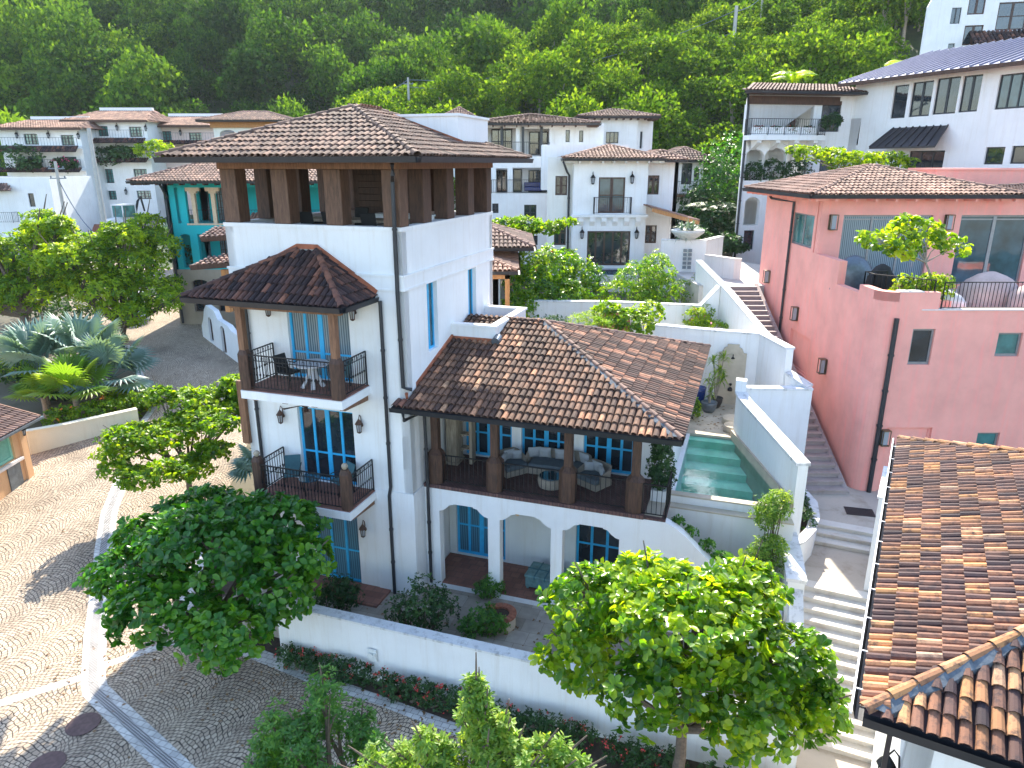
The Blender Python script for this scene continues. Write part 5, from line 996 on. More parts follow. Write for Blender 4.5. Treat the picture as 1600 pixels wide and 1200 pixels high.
# --- turquoise house
T = Bld('turquoise_house', 'turquoise house with cream columns, arched stone ground floor and tiled roof', 'house', -24.2, 51, 0, 1.65)
f = T.fac(0, 0, 0); zs = f.px(300, 421)[1]; zt = f.px(300, 284)[1]; Wt = 13.5
zr0, zr1 = f.px(300, 349)[1], f.px(300, 293)[1]
q = f.rect(272, 293, 283, 349); a_ = f.rect(271, 293, 284, 349); f.hole(a_[0], a_[1], zr0, zr1, .4); ul = f.px(291, 320)[0]; f.hole(ul, 11.8, zr0, zr1)
zl0, zl1 = f.px(300, 418)[1], f.px(300, 366)[1]; a_ = f.rect(281, 366, 303, 418); f.hole(a_[0], a_[1], zl0, zl1, .35); f.hole(f.px(311, 390)[0], 11.8, zl0, zl1)
f.build('turquoise', [(0, zs), (Wt, zs), (Wt, zt), (0, zt)], .35)
g = T.fac(0, 8, -math.pi / 2); g.hole(3.5, 5.5, zr0, zr1, .4); g.hole(6.2, 7.6, zr0, zr1, .4); g.build('turquoise', [(0, zs), (8, zs), (8, zt), (0, zt)], .35); g = T.fac(Wt, 0, math.pi / 2); g.build('turquoise', [(0, zs), (8, zs), (8, zt), (0, zt)], .35)
g = T.fac(.4, 2.6, 0)
for k in range(3): a_ = g.rect((306, 337, 368)[k], 296, (331, 361, 392)[k], 349); g.win(a_[0], a_[1], zr0, zr1 - .1, 4, 5, 'brownframe', 'curtain', 'french_door', .05, .05); a_ = g.rect((308, 342, 370)[k], 370, (333, 362, 392)[k], 418); g.win(a_[0], a_[1], zl0 + .1, zl1 - .1, 4, 5, 'brownframe', 'curtain', 'french_door', .05, .05)
g.build('turquoise', [(1.0, zs), (Wt - .8, zs), (Wt - .8, zt), (1.0, zt)], .2)
mb = MB(); mb.box(.3, Wt - .3, .36, 7.8, zr0 - .25, zr0); mb.box(.3, Wt - .3, .36, 7.8, zl0 - .3, zl0 - .01); T.part('floor_slab', mb, 'turquoise')
for u in (f.px(302, 320)[0], f.px(333, 320)[0], f.px(364, 320)[0], 8.6):
    mb = MB(); mb.box(u - .13, u + .13, .05, .32, zr0, zr1 - .4); mb.prism([(u - .48, .04), (u + .48, .04), (u + .48, .33), (u - .48, .33)], zr1 - .25, zr1 + .02); mb.prism([(u - .26, .05), (u + .26, .05), (u + .26, .32), (u - .26, .32)], zr1 - .4, zr1 - .25); T.part('column', mb, 'beige')
mb = MB(); mb.box(ul - .1, 12, -.04, .3, zr0 - .12, zr0 - .001); T.part('sill', mb, 'beige')
railing(T, [(ul, .2), (11.8, .2)], zr0, .9, .2, 'balcony_railing', False)
fs = T.fac(0, -.06, 0)
for k in range(5): u_k = 1.15 + k * 1.75; fs.win(u_k, u_k + 1.2, fs.px(320, 487)[1], fs.px(320, 470)[1], 2, 1, 'brownframe', 'glass', 'window', .3, .06); fs.win(u_k, u_k + 1.2, fs.px(320, 463)[1], fs.px(320, 437)[1], 2, 2, 'brownframe', 'glass', 'arched_window', .3, .06, arch=.4)
fs.build('stonewall', [(0, .5), (Wt, .5), (Wt, zs), (0, zs)], .4); g = T.fac(-.06, 8, -math.pi / 2); g.build('stonewall', [(0, .5), (8, .5), (8, zs), (0, zs)], .4)
hip_roof(T, -1.6, Wt + 1.2, -1.5, 9, zt + .05, 1.7, 'tile_brown', rafters=.8, raft='darkwood', tw=.24, seed=101)
pipe(T, [(.5, -1.4, zt - .1), (.3, -.2, zt - 1.0), (.2, -.18, zt - 1.3), (.2, -.18, 1.7)], .09)
mb = MB(); tiles(mb, (6, -2.4, zl1 + .3), (12.5, -2.4, zl1 + .3), [(12.5, -.05, zl1 + 1.4), (6, -.05, zl1 + 1.4)], .22, .38, .1, 105); T.part('porch_roof', mb, 'tile_pale')
# little white scalloped wall by the road
gw = Bld('gate_wall', 'white scalloped garden wall with two small arched brown doors on the cobbled road', 'wall', -21.5, 48.2, math.atan2(-5.0, 4.2), 1.3)
f = gw.fac(0, 0, 0); f.win(1.5, 2.3, 1.35, 3.0, 1, 1, 'brownframe', 'brownframe', 'arched_door', .15, .05, arch=1); f.win(3.9, 4.7, 1.0, 2.8, 1, 1, 'brownframe', 'brownframe', 'arched_door', .15, .05, arch=1)
f.build('white', [(0, .2), (9, .2), (9, 2.6), (6, 2.75), (5.4, 3.0), (3.6, 3.1), (3.0, 3.6), (1.5, 3.75), (1.0, 3.4), (.5, 2.6), (0, 2.1)], .35)
lowwall('road_wall', 'curved low white wall beside the palm at the bend of the road', [(-29.5, 56.5), (-29.0, 54.0), (-27.2, 52.0)], 1.6, [3.2, 2.9, 2.7], .4, local=False)
# --- condominium row on the left
def condo(nm, lb, x0, x1, Y, ytop, yr, mat, floors, wins, lbw, lowmat=None):
    B = Bld(nm, lb, 'building', fb(x0, Y), Y, 0, 5.5); f = B.fac(0, 0, 0); w_ = f.px(x1, 250)[0]; ze = f.px((x0 + x1) / 2, yr)[1]; zt_ = ony((x0 + x1) / 2, ytop, Y + 4.5).z
    for q in wins: f.winp(*q, nx=4, nz=3, fm='darkframe', gm='glassgreen', bar=.08, depth=.2)
    f.build(mat, [(0, 4), (w_, 4), (w_, ze), (0, ze)], .3)
    mb = MB(); mb.box(0, .3, .31, 10, 4, ze); mb.box(w_ - .3, w_, .31, 10, 4, ze); B.part('side_walls', mb, mat)
    mb = MB(); tiles(mb, (-.9, -1.0, ze), (w_ + .7, -1.0, ze), [(w_ - .8, 4.4, zt_), (1.2, 4.4, zt_)], .3, .5, .14, 111 + x0); tiles(mb, (-.9, 8, ze), (-.9, -1.0, ze), [(1.2, 4.4, zt_)], .3, .5, .14, 7); tiles(mb, (w_ + .7, -1.0, ze), (w_ + .7, 8, ze), [(w_ - .8, 4.4, zt_)], .3, .5, .14, 8); r = B.part('roof', mb, 'tile_pale')
    mb = MB(); mb.box(1.4, w_ - 1, 4.3, 4.8, zt_ - .5, zt_ + .45); B.part('roof_parapet', mb, 'white', r); mb = MB(); mb.box(-.9, w_ + .7, -1.1, -.95, ze - .2, ze + .05); B.part('gutter', mb, 'darkwood', r)
    for (ya, yb) in floors:
        za, zb_ = f.px(100, ya)[1], f.px(100, yb)[1]; mb = MB(); tiles(mb, (-.1, -1.7, zb_), (w_ + .1, -1.7, zb_), [(w_ + .1, -.9, za), (-.1, -.9, za)], .3, .45, .14, 13); B.part('awning_roof', mb, 'tile_dark')
        mb = MB(); mb.box(0, w_, -.9, -.001, za - .35, za - .05); B.part('balcony', mb, mat); railing(B, [(.05, -.85), (w_ - .05, -.85)], za - .05, 1.0, .35, 'balcony_railing', False)
    for q in lbw: u, z = f.px(*q); lantern(B, f, u, z, 1.6, 'iron')
    return B, f
condo('white_condominium', 'white condominium block with potted balconies at the left end of the row', 17, 132, 91, 188, 201, 'white', [(228, 238), (262, 269)], [(36, 209, 61, 226), (94, 211, 117, 227), (42, 244, 68, 254), (100, 245, 120, 252), (100, 279, 128, 302), (107, 314, 130, 326)], [(28, 212), (77, 212), (124, 213)])
condo('tall_condominium', 'tallest cream white condominium block in the middle of the row', 131, 236, 95, 174, 189, 'white', [(216, 224), (247, 254)], [(146, 197, 170, 213), (201, 198, 223, 214), (162, 231, 176, 238), (205, 232, 224, 239), (155, 264, 179, 286), (208, 264, 232, 286), (160, 298, 183, 312), (213, 298, 237, 311)], [(184, 200), (229, 201), (198, 300), (150, 300)])
condo('pink_condominium', 'pale pink condominium block at the right end of the row', 240, 347, 99, 183, 197, 'palepink', [(220, 226)], [(248, 205, 269, 220), (295, 207, 316, 221), (253, 236, 268, 244), (190 + 60, 262, 272, 278)], [(239, 207), (283, 208)])
PV = Bld('pavilion', 'open pavilion with a low brown roof and white arches behind the belvedere roof', 'pavilion', fb(345, 78), 78, 0, 7); f = PV.fac(0, 0, 0); w_ = f.px(445, 195)[0]; zt = f.px(400, 190)[1]
for k in range(3): f.hole(.6 + k * 2.2, 2.3 + k * 2.2, zt - 4, zt - .8, .5)
f.build('white2', [(0, 7), (w_, 7), (w_, zt), (0, zt)], .3); hip_roof(PV, -1.2, w_ + 1.2, -1.2, 6, zt + .05, 1.0, 'tile_brown', tw=.26, seed=121, soff='orangewood'); mb = MB(); mb.box(-.2, w_ + .2, -.3, -.01, zt - .6, zt - .06); PV.part('beam', mb, 'orangewood')
WL, f = small('left_white_house', 'plain white house with one tall window at the far left edge', -60, 83, 78, 350, 277, 0, [(43, 302, 56, 323, 1, 2)], dep=8, zb=4.5)
f.B.part('balcony_rail_dummy', MB().box(0, .01, 0, .01, 5, 5.01), 'iron').name = 'bracket'
a = f.rect(2, 331, 30, 347); railing(WL, [(a[0], -.9), (a[1], -.9), (a[1], -.01)], a[2], a[3] - a[2], .2, 'balcony_railing', False); mb = MB(); a0 = f.px(-60, 290); a1 = f.px(26, 290); tiles(mb, (a0[0], -1, a1[1] - .5), (a1[0], -1, a1[1] - .5), [(a1[0] - 1, -.02, a1[1] + .2), (a0[0], -.02, a1[1] + .2)], .26, .4, .12, 3); WL.part('porch_roof', mb, 'tile_brown')
# --- white house on the right slope
HW = Bld('slope_house', 'large white hillside house with arched loggias and a grey standing seam metal roof', 'house', fb(1158, 49), 49, R(10), 5.5)
f = HW.fac(0, 0, 0); We = f.px(1272, 250)[0]; zt = f.px(1220, 148)[1]
for q in ((1165, 233, 1191, 282), (1196, 231, 1225, 281), (1231, 229, 1258, 280)): a = f.rect(*q); f.hole(*a, .8)
for q in ((1165, 308, 1184, 352),): a = f.rect(*q); f.hole(*a, .8)
a = f.rect(1163, 360, 1176, 390); f.win(*a, 1, 1, 'darkframe', 'glass', 'door')
a = f.rect(1168, 163, 1268, 207); f.hole(*a)
f.build('white', [(0, 4), (We, 4), (We, zt), (0, zt)], .35)
g = HW.fac(.2, 2.4, 0)
for q, n_ in (((1222, 168, 1236, 200), 1), ((1252, 165, 1268, 200), 1), ((1170, 170, 1200, 205), 2), ((1172, 240, 1190, 278), 2), ((1202, 240, 1222, 278), 2), ((1236, 238, 1258, 278), 2), ((1166, 315, 1186, 350), 2)): g.winp(*q, nx=n_, nz=1, fm='darkframe', gm='glass', bar=.07)
g.build('white', [(1.0, 4), (We - .4, 4), (We - .4, zt), (1.0, zt)], .2)
for yy in (210, 285, 355): z_ = f.px(1200, yy)[1]; mb = MB(); mb.prism([(.1, .36), (We - .1, .36), (We + 1, 6), (2.9, 6)], z_ - .3, z_); HW.part('floor_slab', mb, 'white')
mb = MB(); mb.prism([(0, .36), (.35, .36), (3.2, 6), (2.85, 6)], 4, zt); HW.part('side_walls', mb, 'white')
mb = MB(); z_ = f.px(1200, 212)[1]; mb.box(-.2, We + .1, -.9, -.001, z_ - .3, z_); 
for k in range(4): u = We * (k + .4) / 3.8; mb.prism([(u - .15, -.8), (u + .15, -.8), (u + .15, -.001), (u - .15, -.001)], [z_ - .45] * 2 + [z_ - .9] * 2, [z_ - .302] * 4)
HW.part('balcony', mb, 'white'); railing(HW, [(-.15, -.02), (-.15, -.85), (We, -.85), (We, -.02)], z_, 1.0, .15, 'balcony_railing', False)
for (x, yb) in ((1169, 282), (1199, 281), (1233, 280)): 
    a = f.rect(x - 3, yb - 12, x + 24, yb); railing(HW, [(a[0], .1), (a[1], .1)], a[2], .8, .15, 'balcony_railing', False)
mb = MB()
for x in (1206, 1242): u = f.px(x, 180)[0]; mb.box(u - .12, u + .12, .05, .3, f.px(x, 208)[1], f.px(x, 160)[1]); mb.prism([(u - .5, .06), (u + .5, .06), (u + .5, .29), (u - .5, .29)], f.px(x, 166)[1], f.px(x, 161)[1])
HW.part('balcony_post', mb, 'darkwood')
mb = MB(); mb.box(-.1, We + 2.4, -.15, -.02, f.px(1200, 163)[1], f.px(1200, 150)[1]); HW.part('beam', mb, 'darkwood')
mb = MB(); tiles(mb, (-1.0, -1.2, zt + .1), (We + 3.2, -1.2, zt + .1), [(We + 3.0, 3.6, zt + 1.0), (2.2, 3.6, zt + 1.0)], .24, .4, .11, 131); q = HW.part('roof', mb, 'tile_brown'); mb = MB(); mb.prism([(-.95, -1.15), (We + 3.1, -1.15), (We + 2.9, 3.5), (2.1, 3.5)], zt - .02, zt + .08); HW.part('soffit', mb, 'darkwood', q); mb = MB(); gutter_path(mb, [(-1.0, -1.2, zt + .1), (We + 3.2, -1.2, zt + .1)]); HW.part('gutter', mb, 'gutter', q)
mb = MB(); zq = ony(1280, 133, 54).z; mb.box(3.2, We + 5, 5, 5.3, zt, zq); HW.part('roof_parapet', mb, 'white')
pipe(HW, [(-.6, -.9, zt - .1), (-.1, -.1, zt - .7), (-.08, -.1, 6)], .08)
# the long oblique facade
cx = HW.L(ony(1322, 250, 50.0)); an = math.atan2(-.977, .214)
s_ = HW.fac(We + .0, -.0, math.atan2(cx[1] - .0, cx[0] - We)); Lc = math.hypot(cx[0] - We, cx[1]); s_.winp(1286, 158, 1310, 206, nx=1, nz=1, fm='darkframe', bar=.08); s_.winp(1284, 232, 1300, 285, nx=1, nz=1, fm='darkframe', bar=.08, arch=0); s_.build('white', [(0, 4), (Lc, 4), (Lc, zt + .3), (0, zt + .3)], .2)
g = HW.fac(cx[0], cx[1], an)
for q in ((1325, 186, 1340, 227), (1398, 134, 1413, 184), (1427, 129, 1451, 181), (1465, 123, 1492, 177), (1506, 119, 1526, 174)): g.winp(*q, nx=2 if q[2] - q[0] > 18 else 1, nz=1, fm='darkframe', bar=.07)
for q in ((1541, 230, 1566, 257), (1582, 228, 1604, 256)): g.winp(*q, nx=1, nz=1, fm='darkframe', bar=.07)
g.winp(1421, 236, 1470, 275, nx=3, nz=1, fm='darkframe', bar=.08, name='glass_door')
g.winp(1563, 117, 1604, 168, nx=3, nz=1, fm='darkframe', gm='glassblue', bar=.08, name='corner_window')
e0 = g.px(1325, 133)[1]; e1 = g.px(1600, 92)[1]; ub = g.px(1600, 200)[0]; uu = ub + 6
ez_ = (e0 + e1) / 2
g.build('white', [(0, 4), (uu, 4), (uu, ez_), (0, ez_)], .3)
mb = MB(); A = Vector(g.P(-.6, -.9, ez_ - .05)); Bq = Vector(g.P(uu, -.9, ez_ - .05)); Cq = Vector(g.P(uu, 5.5, ez_ + 2.0)); Dq = Vector(g.P(.8, 5.5, ez_ + 2.0)); mb.mesh([A, Bq, Cq, Dq, A - Vector((0, 0, .12)), Bq - Vector((0, 0, .12)), Cq - Vector((0, 0, .12)), Dq - Vector((0, 0, .12))], [(0, 1, 2, 3), (7, 6, 5, 4), (0, 4, 5, 1), (1, 5, 6, 2), (3, 2, 6, 7), (0, 3, 7, 4)])
n_ = 32
for k in range(n_ + 1): t = k / n_; mb.beam(A.lerp(Bq, t) + Vector((0, 0, .03)), Dq.lerp(Cq, t) + Vector((0, 0, .03)), .05, .1)
rf = HW.part('metal_roof', mb, 'metalroof'); mb = MB(); mb.beam(A - Vector((0, 0, .12)), Bq - Vector((0, 0, .12)), .16, .2); HW.part('gutter', mb, 'darkwood', rf)
mb = MB(); a = g.rect(1390, 203, 1486, 228); A = Vector(g.P(a[0] - .2, -1.3, a[2])); Bq = Vector(g.P(a[1], -1.3, a[2])); Cq = Vector(g.P(a[1] - .4, -.01, a[3] + .1)); Dq = Vector(g.P(a[0] + .3, -.01, a[3] + .1)); mb.mesh([A, Bq, Cq, Dq, A - Vector((0, 0, .1)), Bq - Vector((0, 0, .1)), Cq - Vector((0, 0, .1)), Dq - Vector((0, 0, .1))], [(0, 1, 2, 3), (7, 6, 5, 4), (0, 4, 5, 1), (1, 5, 6, 2), (3, 2, 6, 7), (0, 3, 7, 4)])
for k in range(9): t = k / 8; mb.beam(A.lerp(Bq, t) + Vector((0, 0, .03)), Dq.lerp(Cq, t) + Vector((0, 0, .03)), .05, .08)
HW.part('door_canopy', mb, 'darkmetal')
for x, y in ((1214, 173), (1246, 170), (1313, 163)): u, z = f.px(x, y); lantern(HW, HW.fac(.2, 2.4, 0), u, z, 1.2, 'iron')
for k in range(4):
    o = thing('flower_box', ['white flower box at the left end of the upper hillside balcony', 'white flower box second from the left on the upper hillside balcony', 'white flower box third from the left on the upper hillside balcony', 'white flower box at the right end of the upper hillside balcony'][k], 'planter', HW.W(.6 + k * 1.15, -.45, f.px(1200, 212)[1]), 0, 'white flower boxes on the hillside balcony'); mb = MB(); mb.box(-.5, .5, -.2, .2, 0, .5); mb.build('box', 'whitepaint', o)
# --- white block top right
TB = Bld('upper_block', 'tall plain white apartment block in the upper right corner of the hillside', 'building', fb(1405, 72), 72, 0, 12)
f = TB.fac(0, 0, R(-8)); f.winp(1488, 12, 1499, 37, nx=2, nz=1, fm='darkframe'); f.winp(1482, 68, 1491, 76, nx=1, nz=1, fm='darkframe'); wq = f.px(1500, 50)[0]
g = TB.fac(*f.P(wq, 0, 0)[:2], R(-14)); 
for q in ((1518, -20, 1537, 22), (1508, 40, 1532, 70), (1562, 4, 1600, 46)): g.winp(*q, nx=2, nz=1 if q[0] < 1560 else 2, fm='brownframe', bar=.1)
f.build('white', [(0, 10), (wq, 10), (wq, 34), (0, f.px(1412, 12)[1])], .3); g.build('white', [(0, 10), (22, 10), (22, 34), (0, 34)], .3)
mb = MB(); a = g.px(1560, 62); tiles(mb, g.P(a[0] - 2.5, -2.5, a[1] - .8), g.P(a[0] + 8, -2.5, a[1] - .8), [g.P(a[0] + 8, -.1, a[1] + .6), g.P(a[0] - 2.5, -.1, a[1] + .6)], .35, .5, .16, 5); TB.part('porch_roof', mb, 'tile_dark')

# --- garden walls behind
lowwall('back_garden_wall', 'long white garden wall with a small arched brown door behind the loggia roof', [(.8, 34.8), (4.9, 34.3), (9.0, 33.6), (9.9, 33.9)], 2.0, [6.3, 6.35, 6.3, 7.2], .3, local=False)
ad = Bld('arched_gate', 'small brown arched wooden door in the white wall behind the loggia roof', 'door', *[ony(960, 500, 34.0)[i] for i in (0, 1)], -.1, 4.3); mb = MB(); rr = .78
f = ad.fac(-rr, -.02, 0); mb.wall(f.P, [(0, 4.2), (2 * rr, 4.2)] + [(rr + rr * math.cos(math.pi * k / 12), 5.35 + rr * math.sin(math.pi * k / 12)) for k in range(13)], [], .1); o = ad.part('door_leaf', mb, 'clay'); mb = MB(); mb.lathe((rr * .6 - .0, -.08, 5.1), [(.03, 0), (.03, .06)], 8); ad.part('door_knob', mb, 'iron')
lowwall('block_wall', 'white wall with a pierced block screen and a stone bowl of agave on top', [(8.6, 41.5), (11.0, 41.2), (12.6, 43.5)], 5.5, [8.6, 8.6, 8.6], .3, local=False)
mb = MB()
for i in range(2):
    for j in range(5): mb.box(i * .28, i * .28 + .2, 0, .06, j * .24, j * .24 + .17)
o = mb.build('pierced_screen', 'zinc', None, ony(1066, 420, 41.08)); o.rotation_euler = (0, 0, -.12); tag(o, 'small grey pierced block screen set in the white wall below the agave bowl', 'screen')
lowwall('path_wall', 'short pink white wall at the top of the narrow stairs', [(10.9, 40.2), (12.0, 38.4), (12.3, 38.3)], 6.5, 7.9, .25, 'pinkcap', 'pinkcap', local=False)
def pot(nm, lb, c, r, h, mat, grp=None, bowl=False):
    o = thing(nm, lb, 'plant pot', c, 0, grp); mb = MB()
    mb.lathe((0, 0, 0), [(r * .4, 0), (r * .95, h * .7), (r, h), (r * .9, h), (r * .8, h * .85)] if bowl else [(r * .6, 0), (r * .9, h * .5), (r * .95, h * .85), (r, h), (r * .85, h), (r * .8, h * .9)], 20); mb.build('pot_body', mat, o, None, 0, True); mb = MB(); mb.lathe((0, 0, 0), [(r * .8, h * .86), (.02, h * .88)], 16); mb.build('potting_soil', 'soil', o); return o
p = ony(1073, 386, 41.3); pot('stone_bowl', 'wide shallow stone bowl holding an agave on the white wall corner', (p.x, p.y, 8.66), .95, .55, 'stonepot', None, True)
p = onz(1133, 636, 3.07); pot('round_pot', 'dark round pot of a spiky dracaena on the pool deck', (p.x - .45, p.y, 3.07), .32, .42, 'blackpot'); DR = Vector((p.x - .45, p.y, 3.45))
p = onz(1092, 640, 3.07); pot('blue_pot', 'cobalt blue glazed pot beside the right slope of the loggia roof', (p.x, p.y + .4, 3.07), .34, .85, 'cobaltpot'); p = onz(1107, 643, 3.07); pot('grey_pot', 'dark grey pot of yellow bamboo between the blue pot and the dracaena', (p.x, p.y, 3.07), .33, .42, 'zinc'); BP = Vector((p.x, p.y, 3.45))
# --- poles and wires
def pole(lb, p, top, r0, r1, arms=()):
    o = thing('utility_pole', lb, 'utility pole', p); h = top - p[2]; mb = MB(); mb.tube([(0, 0, -1), (0, 0, h)], [r0, r1], 10); mb.build('shaft', 'concrete', o)
    for z in arms: mb = MB(); mb.beam((-.7, 0, h - z), (.7, 0, h - z), .1); [mb.lathe((x, 0, h - z), [(.05, .05), (.07, .12), (.04, .2)], 8) for x in (-.6, 0, .6)]; mb.build('crossarm', 'zinc', o)
    return Vector((p[0], p[1], top))
a = ony(160, 330, 62); q = ony(146, 200, 62); P1_ = pole('thick concrete utility pole before the tall condominium', (a.x, 62, a.z - 1), q.z, .22, .15, ())
a = ony(100, 330, 64); q = ony(86, 252, 64); P2_ = pole('concrete utility pole with wires before the white condominium', (a.x, 64, a.z - 1), q.z, .17, .12, (.6, 1.4))
a = ony(640, 185, 104); q = ony(639, 121, 104); P3_ = pole('pale utility pole standing in the forest above the tower roof', (a.x, 104, a.z), q.z, .2, .14, (.8,))
a = ony(1145, 80, 100); q = ony(1147, 9, 100); P4_ = pole('grey utility pole rising from the sunlit forest', (a.x, 100, a.z), q.z, .26, .2)
a = ony(1186, 60, 108); q = ony(1187, -20, 108); P5_ = pole('second thinner utility pole near the top edge above the forest', (a.x, 108, a.z), q.z, .17, .14)
def wire(lb, a, b, sag, r=.045):
    mb = MB(); mb.tube([a.lerp(b, t / 14) - Vector((0, 0, sag * 4 * (t / 14) * (1 - t / 14))) for t in range(15)], r, 4); tag(mb.build('power_line', 'zinc', None), lb, 'power line')
wire('upper power line running from the forest pole towards the lower left', P4_ - Vector((0, 0, .5)), P3_ - Vector((0, 0, .3)), 2.5); wire('lower power line sagging between the forest poles', P4_ - Vector((0, 0, 3)), P3_ - Vector((0, 0, 1.2)), 2.5)
wire('thin power line between the two forest poles near the top', P5_ - Vector((0, 0, 1)), P4_ - Vector((0, 0, .6)), .4); wire('power line from the forest pole down to the left behind the belvedere', P3_ - Vector((0, 0, .3)), ony(350, 205, 90), 2); wire('pale cable between the two condominium poles', P1_ - Vector((0, 0, 9)), P2_ - Vector((0, 0, 1.5)), 1.2, .05)
# --- backhoe loader
bl = thing('backhoe_loader', 'dusty white and green backhoe loader parked at the end of the cobbled road', 'loader', (-45.3, 84.5, 5.0), R(-20))
mb = MB(); mb.box(-.55, .55, -.6, 1.6, .9, 1.9); mb.prism([(-.5, -2.2), (.5, -2.2), (.5, -.6), (-.5, -.6)], .9, [1.7, 1.7, 1.95, 1.95]); mb.build('body', 'whitepaint', bl, None, .05)
mb = MB(); mb.box(-.85, .85, -.5, 1.4, 3.2, 3.35); 
for x in (-.8, .8):
    for y in (-.45, 1.35): mb.beam((x, y, 1.9), (x, y, 3.2), .1)
mb.build('cab_frame', 'whitepaint', bl); mb = MB(); mb.box(-.78, .78, -.42, 1.3, 1.9, 3.2); mb.build('cab_glass', 'glassgreen', bl)
for x, y, r in ((-.95, .9, .85), (.95, .9, .85), (-.9, -1.7, .55), (.9, -1.7, .55)):
    w_o = bpy.data.objects.new('wheel', None); COL.objects.link(w_o); w_o.parent = bl; w_o.location = (x, y, r); mb = MB(); mb.tube([(-.2, 0, 0), (.2, 0, 0)], r, 18); mb.build('tyre', 'rubber', w_o); mb = MB(); mb.tube([(-.22, 0, 0), (.22, 0, 0)], r * .5, 14); mb.build('rim', 'whitepaint', w_o)
mb = MB(); mb.mesh([(-1.3, -3.3, .3), (1.3, -3.3, .3), (1.3, -2.6, .25), (-1.3, -2.6, .25), (-1.3, -2.7, 1.25), (1.3, -2.7, 1.25), (1.3, -2.5, 1.25), (-1.3, -2.5, 1.25)], [(0, 3, 2, 1), (3, 2, 6, 7), (0, 1, 5, 4), (0, 4, 7, 3), (1, 2, 6, 5), (4, 5, 6, 7)]); mb.build('bucket', 'rust', bl)
mb = MB(); [mb.beam((x, -2.6, .8), (x, -.3, 1.6), .14) for x in (-.7, .7)]; mb.build('loader_arm', 'whitepaint', bl); mb = MB(); mb.tube([(0, 1.6, 1.2), (.2, 2.4, 3.6), (.2, 2.9, 4.1), (.2, 3.2, 2.4)], [.16, .14, .12, .1], 6); mb.build('backhoe_arm', 'rubber', bl)
# ================================================================ vegetation
def np_mesh(name, verts, faces4, tint, mat, parent=None, loc=None, extra=None):
    me = bpy.data.meshes.new(name); nv = len(verts); nf = len(faces4)
    me.vertices.add(nv); me.vertices.foreach_set('co', verts.astype(np.float32).ravel()); me.loops.add(nf * 4); me.loops.foreach_set('vertex_index', faces4.astype(np.int32).ravel())
    me.polygons.add(nf); me.polygons.foreach_set('loop_start', np.arange(0, nf * 4, 4, dtype=np.int32)); me.polygons.foreach_set('loop_total', np.full(nf, 4, dtype=np.int32)); me.update(calc_edges=True)
    me.materials.append(MATS[mat]); a = me.attributes.new('tint', 'FLOAT', 'FACE'); a.data.foreach_set('value', tint.astype(np.float32))
    o = bpy.data.objects.new(name, me); COL.objects.link(o)
    if parent is not None: o.parent = parent
    if loc is not None: o.location = loc
    return o
def nrm(a): return a / (np.linalg.norm(a, axis=1, keepdims=True) + 1e-9)
def leaves(P, D, Nn, L, Wd, tint, kind='oval', droop=.15):
    """leaf blades: base P, direction D, face normal Nn"""
    n_ = len(P); D = nrm(D); S = nrm(np.cross(D, Nn)); Nn = np.cross(S, D); L = L[:, None]; Wd = Wd[:, None]
    if kind == 'oval':
        v = np.stack([P, P + D * L * .38 + S * Wd * .42 + Nn * Wd * .12, P + D * L * .75 + S * Wd * .5 + Nn * Wd * .08 - Nn * L * droop * .4, P + D * L - Nn * L * droop, P + D * L * .75 - S * Wd * .5 + Nn * Wd * .08 - Nn * L * droop * .4, P + D * L * .38 - S * Wd * .42 + Nn * Wd * .12], 1)
        b = (np.arange(n_) * 6)[:, None]; f = np.stack([b + np.array([[0, 1, 2, 3]]), b + np.array([[0, 3, 4, 5]])], 1).reshape(-1, 4); return v.reshape(-1, 3), f, np.repeat(tint, 2)
    v = np.stack([P, P + D * L * .5 + S * Wd * .5, P + D * L - Nn * L * droop, P + D * L * .5 - S * Wd * .5], 1); b = (np.arange(n_) * 4)[:, None]
    return v.reshape(-1, 3), b + np.array([[0, 1, 2, 3]]), tint
def lobes_points(rg, lobes, n_, lo=.72, up=.3, flat=1.0):
    lb = np.array(lobes, float); wgt = (lb[:, 3] * lb[:, 4] + lb[:, 3] * lb[:, 5] + lb[:, 4] * lb[:, 5]); wgt /= wgt.sum(); idx = rg.choice(len(lb), n_, p=wgt)
    d = rg.normal(size=(n_, 3)); d[:, 2] = d[:, 2] + up; d = nrm(d); r = rg.uniform(lo, 1.05, n_)[:, None]; bump = 1 + .13 * np.sin(d[:, [0]] * 5 + idx[:, None]) * np.cos(d[:, [1]] * 6 + 2 * d[:, [2]] * 3)
    p = lb[idx, :3] + d * lb[idx, 3:6] * r * bump; nn = nrm(d / lb[idx, 3:6]); return p, nn, idx
